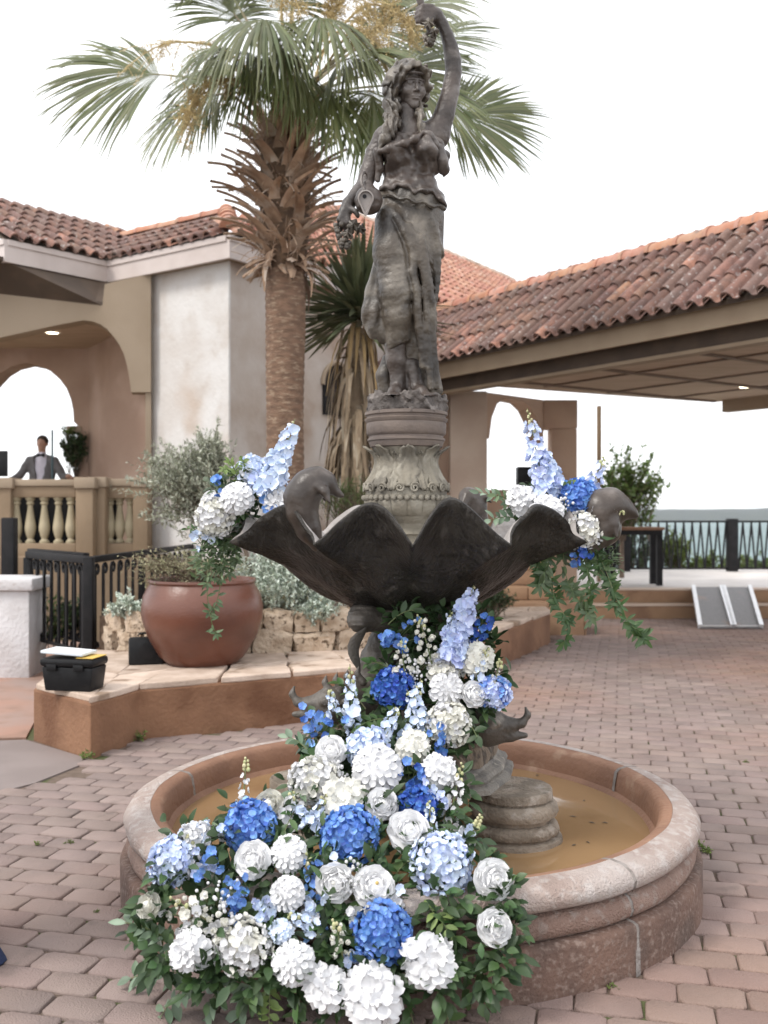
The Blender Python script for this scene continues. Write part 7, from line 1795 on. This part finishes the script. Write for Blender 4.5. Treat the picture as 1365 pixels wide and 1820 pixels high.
SPK = [  # base, tip, radius px, material, florets, buds, name, label
    ((795, 1180), (842, 1040), 27, M_lav, 28, 7, 'delphinium', 'lavender blue delphinium spike rising at the top right of the pedestal'),
    ((768, 1180), (742, 1092), 19, M_crm, 14, 5, 'snapdragon', 'cream snapdragon spike at the top of the pedestal flowers'),
    ((432, 1440), (438, 1345), 15, M_wht, 7, 9, 'delphinium', 'white spike with tan buds standing over the muddy water at the left'),
    ((630, 1310), (622, 1180), 18, M_pale, 14, 6, 'delphinium', 'pale blue spike in front of the left fish body'),
    ((725, 1320), (748, 1205), 19, M_pale, 15, 4, 'delphinium', 'pale lavender spike crossing below the white dahlia'),
    ((796, 1490), (822, 1355), 18, M_wht, 13, 8, 'delphinium', 'white spike with buds standing right of the small deep blue hydrangea'),
    ((822, 1515), (856, 1447), 12, M_crm, 4, 12, 'snapdragon', 'short cream budded spike over the water at the right'),
    ((548, 1480), (580, 1410), 17, M_pale, 11, 4, 'delphinium', 'pale blue spike left of the middle blue hydrangea'),
    ((566, 1670), (545, 1508), 20, M_mid, 16, 6, 'delphinium', 'sky blue spike hanging between the white dahlia and white rose'),
    ((610, 1705), (592, 1635), 17, M_crm, 11, 5, 'snapdragon', 'cream snapdragon spike left of the large low blue hydrangea'),
    ((400, 1660), (300, 1595), 22, M_crm, 14, 5, 'snapdragon', 'cream snapdragon spike lying at the left of the pile'),
    ((680, 1310), (712, 1255), 15, M_pale, 9, 3, 'delphinium', 'short pale blue spike between the soft blue hydrangea and the pedestal'),
    ((880, 1235), (890, 1170), 10, M_crm, 8, 6, 'snapdragon', 'thin cream spike at the right edge above the periwinkle hydrangea')]
SPK += [((770, 1300), (722, 1225), 17, M_pale, 12, 3, 'delphinium', 'pale blue spike beside the creamy hydrangea on the pedestal'), ((812, 1170), (800, 1085), 20, M_pale, 14, 4, 'delphinium', 'pale blue spike standing left of the lavender delphinium'),
    ((600, 1275), (585, 1225), 14, M_pale, 8, 4, 'delphinium', 'short pale blue spike beside the left fish head'), ((640, 1400), (690, 1300), 15, M_wht, 9, 2, 'delphinium', 'white spike behind the biggest white dahlia'),
    ((500, 1470), (520, 1405), 16, M_wht, 10, 4, 'delphinium', 'white spike between the foot stone and the upper left hydrangea'), ((350, 1560), (330, 1480), 15, M_wht, 9, 4, 'delphinium', 'white spike behind the pale hydrangea at the left'),
    ((770, 1500), (760, 1420), 15, M_pale, 9, 4, 'delphinium', 'pale blue spike behind the large pale blue hydrangea'), ((560, 1650), (510, 1625), 15, M_pale, 9, 3, 'delphinium', 'pale blue spike lying above the lower white dahlia'),
    ((720, 1200), (715, 1135), 16, M_crm, 10, 3, 'snapdragon', 'cream snapdragon between the bright blue florets and the cream spike'), ((845, 1215), (868, 1150), 14, M_pale, 8, 4, 'delphinium', 'pale blue spike right of the cream peony')]
for i, (a, b, rp_, mt_, nf, nb, nm, lab) in enumerate(SPK):
    Da = (Dc(a[1]) + Dc(b[1])) / 2 - .06; Db = Da + (Dc(b[1]) - Dc(a[1])) * .5 - .02
    spike(P(a[0], a[1], Da), P(b[0], b[1], Db), rad_(rp_, Da) * 1.15, mt_, 500 + i, lab, GC, nm, 'bell' if nm == 'snapdragon' else 'del', int(nf * 1.45), nb, sc=1.0)
CL = [
    (422, 1590, 26, M_mid, M_blu, 10, 'sky blue delphinium florets below the left white rose'), (375, 1535, 24, M_mid, M_lav, 8, 'blue delphinium florets beside the pale hydrangea at the left'),
    (568, 1295, 25, M_mid, M_blu, 9, 'blue delphinium florets under the left fish head'), (706, 1132, 27, M_blu, M_mid, 11, 'bright blue florets at the upper left of the pedestal flowers'),
    (735, 1378, 23, M_blu, M_dblu, 8, 'bright blue florets right of the biggest white dahlia'), (778, 1322, 20, M_blu, M_mid, 7, 'blue florets just below the creamy hydrangea'),
    (857, 1122, 19, M_dblu, M_blu, 7, 'dark blue small florets at the top right of the pedestal flowers'), (600, 1545, 18, M_mid, M_pale, 5, 'small blue florets among the white roses in the middle'),
    (625, 1700, 14, M_lav, M_mid, 4, 'lavender florets tucked left of the large low blue hydrangea'), (470, 1620, 18, M_pale, M_lav, 6, 'pale blue florets above the large white hydrangea'), (770, 1420, 17, M_lav, M_pale, 5, 'lavender florets beside the small deep blue hydrangea')]
CL += [(345, 1625, 34, M_crm, M_wht, 14, 'loose cream florets among the tiny buds at the left of the pile'), (552, 1612, 20, M_pale, M_wht, 7, 'pale florets between the small dahlia and the sky blue spike'), (705, 1605, 18, M_wht, M_pale, 6, 'white florets right of the golden hearted rose'),
    (632, 1625, 18, M_wht, M_crm, 6, 'white florets left of the large low blue hydrangea'), (540, 1440, 20, M_pale, M_wht, 7, 'pale blue florets right of the small white dahlia stem'), (395, 1475, 17, M_wht, M_pale, 6, 'white florets left of the upper left blue hydrangea'), (830, 1480, 15, M_wht, M_pale, 5, 'white florets above the large pale blue hydrangea')]
for i, (x, y, rp_, mt_, mt2_, n_, lab) in enumerate(CL): cluster(C(x, y, -.02), axis(x, y, rf), rad_(rp_, Dc(y)) * 1.2, mt_, int(n_ * 1.8), 600 + i, lab, GC, sc=1.0, mt2=mt2_)
for i, (x, y, rp_, n_, lab) in enumerate(((735, 1186, 26, 46, 'spray of tiny white buds above the deep blue hydrangea'), (625, 1578, 30, 34, 'spray of white berries between the two white roses'), (385, 1600, 30, 40, 'spray of tiny white buds among the cream snapdragons at the left'), (600, 1370, 17, 22, 'spray of tiny white buds left of the biggest white dahlia'), (632, 1540, 16, 16, 'round white berries under the middle blue hydrangea'))):
    berries(C(x, y, -.04), rad_(rp_, Dc(y)), n_, 700 + i, lab, GC)

# filler body of the cascade and its dark core
body = []
for y, x0, x1 in ((1105, 710, 850), (1150, 700, 870), (1200, 690, 880), (1250, 670, 860), (1300, 570, 825), (1350, 560, 790), (1400, 540, 810), (1450, 420, 800), (1500, 320, 830), (1550, 300, 850), (1600, 280, 890), (1650, 270, 900), (1700, 290, 890), (1745, 360, 860)):
    for k in range(7):
        x = lerp(x0, x1, k / 6); body.append((C(x, y, interp(y, [1400, 1500, 1800], [.07, .02, .0])), .055))
fill(body, 2900, .060, .030, M_deep, 801, 'dense dark green filler leaves between the cascading flowers')
fill(body[14:], 700, .062, .030, M_sprig, 802, 'scattered fresh green leaves between the cascading flowers')
SPR = [  # start, end, n, leaf length, width, material, label
    ((330, 1690), (222, 1640), 11, .062, .026, M_eu, 'grey green sprig reaching left at the edge of the pile'), ((340, 1730), (215, 1745), 13, .064, .028, M_eu, 'long grey green sprig trailing over the pavers at the left'),
    ((350, 1740), (285, 1808), 11, .066, .030, M_eu, 'grey green sprig hanging to the bottom left pavers'), ((400, 1735), (365, 1812), 9, .064, .028, M_eu, 'sprig of oval leaves below the lower left peony'),
    ((450, 1735), (425, 1815), 9, .070, .032, M_eu, 'sprig of broad oval leaves under the large white hydrangea'), ((480, 1745), (478, 1830), 12, .045, .022, M_tip, 'light green tipped sprig under the lower white dahlia'),
    ((540, 1760), (520, 1828), 8, .05, .024, M_sprig, 'green sprig below the lower white dahlia at the bottom'), ((710, 1745), (735, 1822), 9, .055, .026, M_sprig, 'green sprig right of the largest white peony'),
    ((770, 1750), (800, 1826), 10, .055, .026, M_sprig, 'green sprig below the lower right peony'), ((820, 1720), (884, 1790), 12, .056, .028, M_sprig, 'green sprig reaching towards the pavers at the lower right'),
    ((830, 1700), (955, 1700), 12, .062, .026, M_eu, 'long sprig reaching right along the foot of the basin'), ((840, 1660), (905, 1700), 10, .055, .025, M_sprig, 'green sprig below the right hand white roses'),
    ((840, 1620), (930, 1655), 10, .050, .022, M_deep, 'dark green sprig between the two right hand roses'), ((740, 1600), (800, 1660), 13, .044, .018, M_tip, 'light green sprig below the pale blue hydrangea'),
    ((760, 1590), (840, 1610), 9, .058, .028, M_sprig, 'green leaves under the pale blue hydrangea'), ((560, 1350), (512, 1310), 9, .056, .026, M_eu, 'grey green sprig left of the white rose by the fish'),
    ((560, 1400), (492, 1440), 9, .056, .025, M_eu, 'grey green sprig over the left foot stone'), ((540, 1420), (505, 1480), 7, .06, .024, M_sprig, 'pale green blades right of the upper left blue hydrangea'),
    ((650, 1260), (600, 1215), 7, .05, .026, M_sprig, 'green sprig in front of the left fish body'), ((690, 1190), (655, 1180), 7, .05, .028, M_sprig, 'green sprig left of the deep blue hydrangea'),
    ((700, 1280), (640, 1290), 9, .05, .026, M_sprig, 'green sprig above the soft blue hydrangea'), ((840, 1130), (880, 1100), 7, .045, .026, M_sprig, 'green sprig at the top right of the pedestal flowers'),
    ((845, 1210), (870, 1165), 9, .038, .016, M_tip, 'light green tips beside the cream peony'), ((812, 1262), (848, 1310), 8, .058, .034, M_deep, 'dark leaves hanging below the open white rose at the right'),
    ((300, 1640), (245, 1610), 8, .05, .022, M_sprig, 'green sprig below the far left rosebud'), ((690, 1110), (735, 1085), 6, .06, .03, M_deep, 'dark leaf sprig under the bowl at the top of the pedestal'),
    ((640, 1600), (600, 1650), 8, .05, .024, M_sprig, 'green sprig beside the white berries'), ((470, 1500), (530, 1545), 8, .062, .030, M_sprig, 'green leaves between the upper left hydrangea and white dahlia'),
    ((700, 1560), (735, 1530), 6, .07, .045, M_sprig, 'broad green hydrangea leaves left of the pale blue hydrangea'), ((600, 1790), (560, 1826), 7, .05, .024, M_deep, 'dark sprig under the lowest white peonies'), ((860, 1590), (905, 1560), 6, .05, .026, M_eu, 'grey green leaves behind the right hand white rose')]
for i, (a, b, n_, L, w, mt_, lab) in enumerate(SPR):
    pa, pb_ = C(a[0], a[1], .02), C(b[0], b[1], -.03)
    if b[1] > 1690:
        g = G(b[0], b[1], .02); pb_ = g if g.y > 2.4 else pb_
    sprig(pa, pb_, n_, L, w, mt_, 900 + i, lab, GC)

# ---- left lip of the bowl
LD = 4.22
Lp = lambda x, y, d=0.0: P(x, y, LD + d)
hydrangea(Lp(382, 918, -.05), Vector((-.5, -.8, .25)).normalized(), rad_(36, LD), M_crm, 131, 'white hydrangea low on the left bunch above the hanging vine', GL, M_wht, .6)
ball(Lp(421, 886, -.10), Vector((-.2, -.8, .5)).normalized(), rad_(30, LD) * 1.1, M_wht, 331, 'white dahlia at the front of the left bunch on the bowl', GL, 'dahlia')
hydrangea(Lp(445, 838, .02), Vector((-.2, -.7, .6)).normalized(), rad_(30, LD), M_pale, 132, 'pale blue hydrangea at the back of the left bunch on the bowl', GL, M_wht, .3)
ball(Lp(492, 893, -.08), Vector((.3, -.8, .4)).normalized(), rad_(22, LD) * 1.1, M_wht, 332, 'white peony of the left bunch beside the inward dolphin', GL, 'peony')
ball(Lp(372, 890, .0), Vector((-.7, -.6, .4)).normalized(), rad_(17, LD) * 1.1, M_wht, 333, 'small white rose at the outer edge of the left bunch', GL, 'rose')
spike(Lp(468, 890, -.06), Lp(524, 745, -.02), rad_(31, LD), M_pale, 531, 'tall pale blue delphinium leaning right from the left bunch', GL, 'delphinium', 'del', 38, 9)
spike(Lp(455, 880, -.03), Lp(478, 805, .0), rad_(24, LD), M_lav, 532, 'shorter blue delphinium behind the left bunch', GL, 'delphinium', 'del', 14, 4)
cluster(Lp(384, 862, -.05), (-.4, -.8, .4), rad_(16, LD), M_mid, 6, 631, 'sky blue florets at the outer edge of the left bunch', GL, mt2=M_blu)
cluster(Lp(478, 902, -.1), (.1, -.9, .2), rad_(12, LD), M_mid, 4, 632, 'little blue florets under the left delphinium', GL)
cluster(Lp(355, 965, -.05), (-.4, -.8, .2), rad_(14, LD), M_pale, 5, 633, 'pale florets low at the outside of the left bunch', GL)
fill([(Lp(x, y, .02), .06) for x, y in ((400, 870), (430, 860), (460, 880), (400, 910), (430, 905), (380, 940), (400, 950))], 330, .045, .024, M_deep, 811, 'dark green filler leaves inside the left bunch on the bowl')
for i, (a, b, n_, L, w, mt_, lab) in enumerate((((430, 870), (408, 820), 14, .034, .014, M_tip, 'light green sprig standing up in the left bunch'), ((440, 860), (430, 815), 12, .036, .014, M_tip, 'light green sprig beside the pale blue hydrangea of the left bunch'), ((420, 850), (395, 835), 10, .034, .014, M_tip, 'light green sprig at the outer side of the left bunch'), ((440, 905), (450, 870), 9, .036, .018, M_sprig, 'green sprig between the white dahlia and the delphinium at the left'), ((445, 915), (420, 925), 8, .036, .02, M_sprig, 'green leaves under the white dahlia of the left bunch'), ((380, 960), (330, 940), 9, .03, .012, M_sprig, 'small sprig poking out left above the hanging vine'))):
    sprig(Lp(*a), Lp(*b, -.06), n_, L, w, mt_, 940 + i, lab, GL, flat=(0, -.9, .4))
def vine(pts, D0, n, L, w, mt, seed, label, group, star=.4):
    """hanging stem with leaves and whorls of leaves"""
    r = random.Random(seed); t = thing('trailing_vine', label, 'vine', P(pts[0][0], pts[0][1], D0), group)
    q = path([P(x, y, D0 + d) for x, y, d in pts], 24); m = MB(); m.tube(q, .0022, 4); part('stem', m, M_stem, t)
    for i in range(n):
        u_ = lerp(.03, 1, (i + .5) / n) * 23; k = min(int(u_), 22); p = lerp(q[k], q[k + 1], u_ - k); ax = (q[k + 1] - q[k]).normalized()
        whorl = r.random() < star
        for j in range(5 if whorl else 1):
            az = r.uniform(0, 6.3) if not whorl else j * 2 * PI / 5 + r.uniform(-.2, .2); s = Vector((math.cos(az), -.35, math.sin(az))); d = (s * .9 + ax * .35 - UP * .15).normalized()
            m = MB(); leaf_mb(m, p, d, Vector((r.gauss(0, .3), -1, .4 + r.gauss(0, .3))), L * r.uniform(.65, 1.1), w * r.uniform(.75, 1.1), .25, r.uniform(.05, .3), 0, 5); part('leaf', m, mt, t, sharp=0)
for i, (pts, n_, lab) in enumerate((([(385, 945, 0), (372, 990, -.06), (368, 1050, -.08), (376, 1105, -.06), (385, 1128, -.05)], 20, 'longest trailing vine hanging from the left bunch before the pot'), ([(400, 945, 0), (395, 1000, -.05), (388, 1060, -.05), (372, 1090, -.05)], 18, 'second trailing vine hanging from the left bunch'), ([(375, 940, 0), (352, 985, -.06), (348, 1030, -.07)], 14, 'short trailing vine at the outside of the left bunch'), ([(410, 950, 0), (420, 985, -.03), (408, 1020, -.03)], 13, 'short trailing vine at the inner side of the left bunch'))):
    vine(pts, LD, n_, .040, .014, M_vine, 960 + i, 'green ' + lab if False else lab, GL, .3)
fill([(Lp(x, y, -.04), .05) for x, y in ((378, 955), (385, 985), (400, 970), (375, 1010), (395, 1000))], 300, .030, .010, M_vine, 812, 'fine feathery green hanging below the left bunch')

# ---- right lip of the bowl
RD = 4.30
Rp = lambda x, y, d=0.0: P(x, y, RD + d)
spike(Rp(972, 890, -.04), Rp(937, 726, -.02), rad_(27, RD), M_lav, 541, 'tall pale lavender delphinium standing up from the right bunch', GR, 'delphinium', 'del', 36, 12)
spike(Rp(985, 885, -.02), Rp(965, 800, .0), rad_(30, RD), M_pale, 542, 'broad pale blue delphinium at the back of the right bunch', GR, 'delphinium', 'del', 26, 3)
spike(Rp(1045, 880, .02), Rp(1074, 812, .02), rad_(22, RD), M_lav, 543, 'short blue delphinium beside the outward dolphin', GR, 'delphinium', 'del', 12, 5)
spike(Rp(1050, 905, -.1), Rp(1112, 912, -.12), rad_(17, RD), M_wht, 544, 'white spike with tan buds lying across the outward dolphin', GR, 'delphinium', 'del', 11, 6)
hydrangea(Rp(1030, 884, -.05), Vector((.3, -.85, .4)).normalized(), rad_(35, RD), M_blu, 141, 'bright blue hydrangea of the right bunch on the bowl', GR, M_mid, .4)
hydrangea(Rp(1037, 942, -.10), Vector((.2, -.9, .2)).normalized(), rad_(34, RD), M_crm, 142, 'white hydrangea below the bright blue one of the right bunch', GR, M_wht, .5)
ball(Rp(972, 909, -.12), Vector((-.1, -.9, .4)).normalized(), rad_(29, RD) * 1.12, M_wht, 341, 'white dahlia at the front of the right bunch on the bowl', GR, 'dahlia')
ball(Rp(925, 887, -.05), Vector((-.4, -.8, .5)).normalized(), rad_(24, RD) * 1.12, M_wht, 342, 'white peony at the left of the right bunch before the loudspeaker', GR, 'peony')
ball(Rp(1066, 915, -.06), Vector((.5, -.8, .3)).normalized(), rad_(20, RD) * 1.1, M_wht, 343, 'white peony between blue hydrangea and outward dolphin', GR, 'peony')
cluster(Rp(1036, 994, -.12), (.1, -.9, .1), rad_(20, RD), M_blu, 7, 641, 'bright blue florets hanging under the right white hydrangea', GR, mt2=M_dblu)
berries(Rp(1005, 893, -.12), rad_(12, RD), 14, 741, 'tiny white buds between dahlia and blue hydrangea of the right bunch', GR)
m = MB(); t = thing('round_leaf', 'single large round dark green leaf at the right of the white hydrangea', 'leaf', Rp(1080, 945, -.12), GR); leaf_mb(m, Rp(1058, 938, -.12), Vector((1, -.1, -.25)), Vector((0, -1, .3)), .105, .085, .12, .2, 0, 5); part('leaf', m, M_sprig, t, sharp=0)
fill([(Rp(x, y, .02), .06) for x, y in ((930, 900), (960, 880), (990, 900), (1010, 920), (1040, 910), (1000, 940), (1030, 960), (970, 930))], 380, .050, .026, M_deep, 821, 'dark green filler leaves inside the right bunch on the bowl')
for i, (a, b, n_, L, w, mt_, lab) in enumerate((((940, 915), (850, 875), 13, .045, .018, M_eu, 'grey green sprig reaching left over the bowl from the right bunch'), ((930, 925), (870, 925), 9, .05, .022, M_eu, 'grey green sprig lying inside the bowl lip at the right'), ((920, 905), (880, 880), 8, .045, .02, M_vine, 'small sprig behind the white peony of the right bunch'), ((1000, 900), (1010, 860), 7, .045, .02, M_tip, 'light green tips between the right delphiniums'), ((1000, 930), (985, 950), 6, .045, .022, M_sprig, 'green leaves under the right white dahlia'))):
    sprig(Rp(*a), Rp(*b, -.08), n_, L, w, mt_, 970 + i, lab, GR, flat=(0, -.9, .4))
VN = [([(990, 945, -.05), (975, 1000, -.10), (985, 1060, -.12), (1010, 1110, -.12), (1000, 1150, -.11)], 17, 'vine hanging lowest at the middle of the right bunch'), ([(1000, 950, -.05), (1005, 1020, -.12), (1030, 1070, -.14), (1060, 1110, -.14)], 16, 'vine hanging right of the lowest vine'),
      ([(1050, 960, -.05), (1075, 1010, -.10), (1098, 1070, -.12), (1130, 1125, -.12), (1146, 1132, -.12)], 20, 'long vine hanging at the outer right of the bunch'), ([(975, 935, -.08), (955, 975, -.12), (965, 1040, -.12)], 13, 'short vine at the inner left of the right bunch'),
      ([(985, 960, -.1), (970, 1010, -.14), (958, 1045, -.14)], 11, 'short dark vine with a whorl of leaves below the bowl edge'), ([(1030, 970, -.08), (1050, 1040, -.13), (1040, 1090, -.13)], 15, 'vine hanging straight below the right white hydrangea'), ([(1060, 955, -.04), (1062, 1000, -.08), (1085, 1040, -.1), (1092, 1080, -.1)], 14, 'fine vine between the outer vine and the blue florets')]
for i, (pts, n_, lab) in enumerate(VN): vine(pts, RD, int(n_ * 2.0), .056, .0175, M_vine if i % 3 == 1 else M_sprig, 980 + i, lab, GR, .28)
fill([(Rp(x, y, -.06), .05) for x, y in ((1040, 975), (1060, 985), (1000, 965), (1080, 1000))], 260, .032, .011, M_vine, 822, 'fine feathery green hanging below the right bunch')
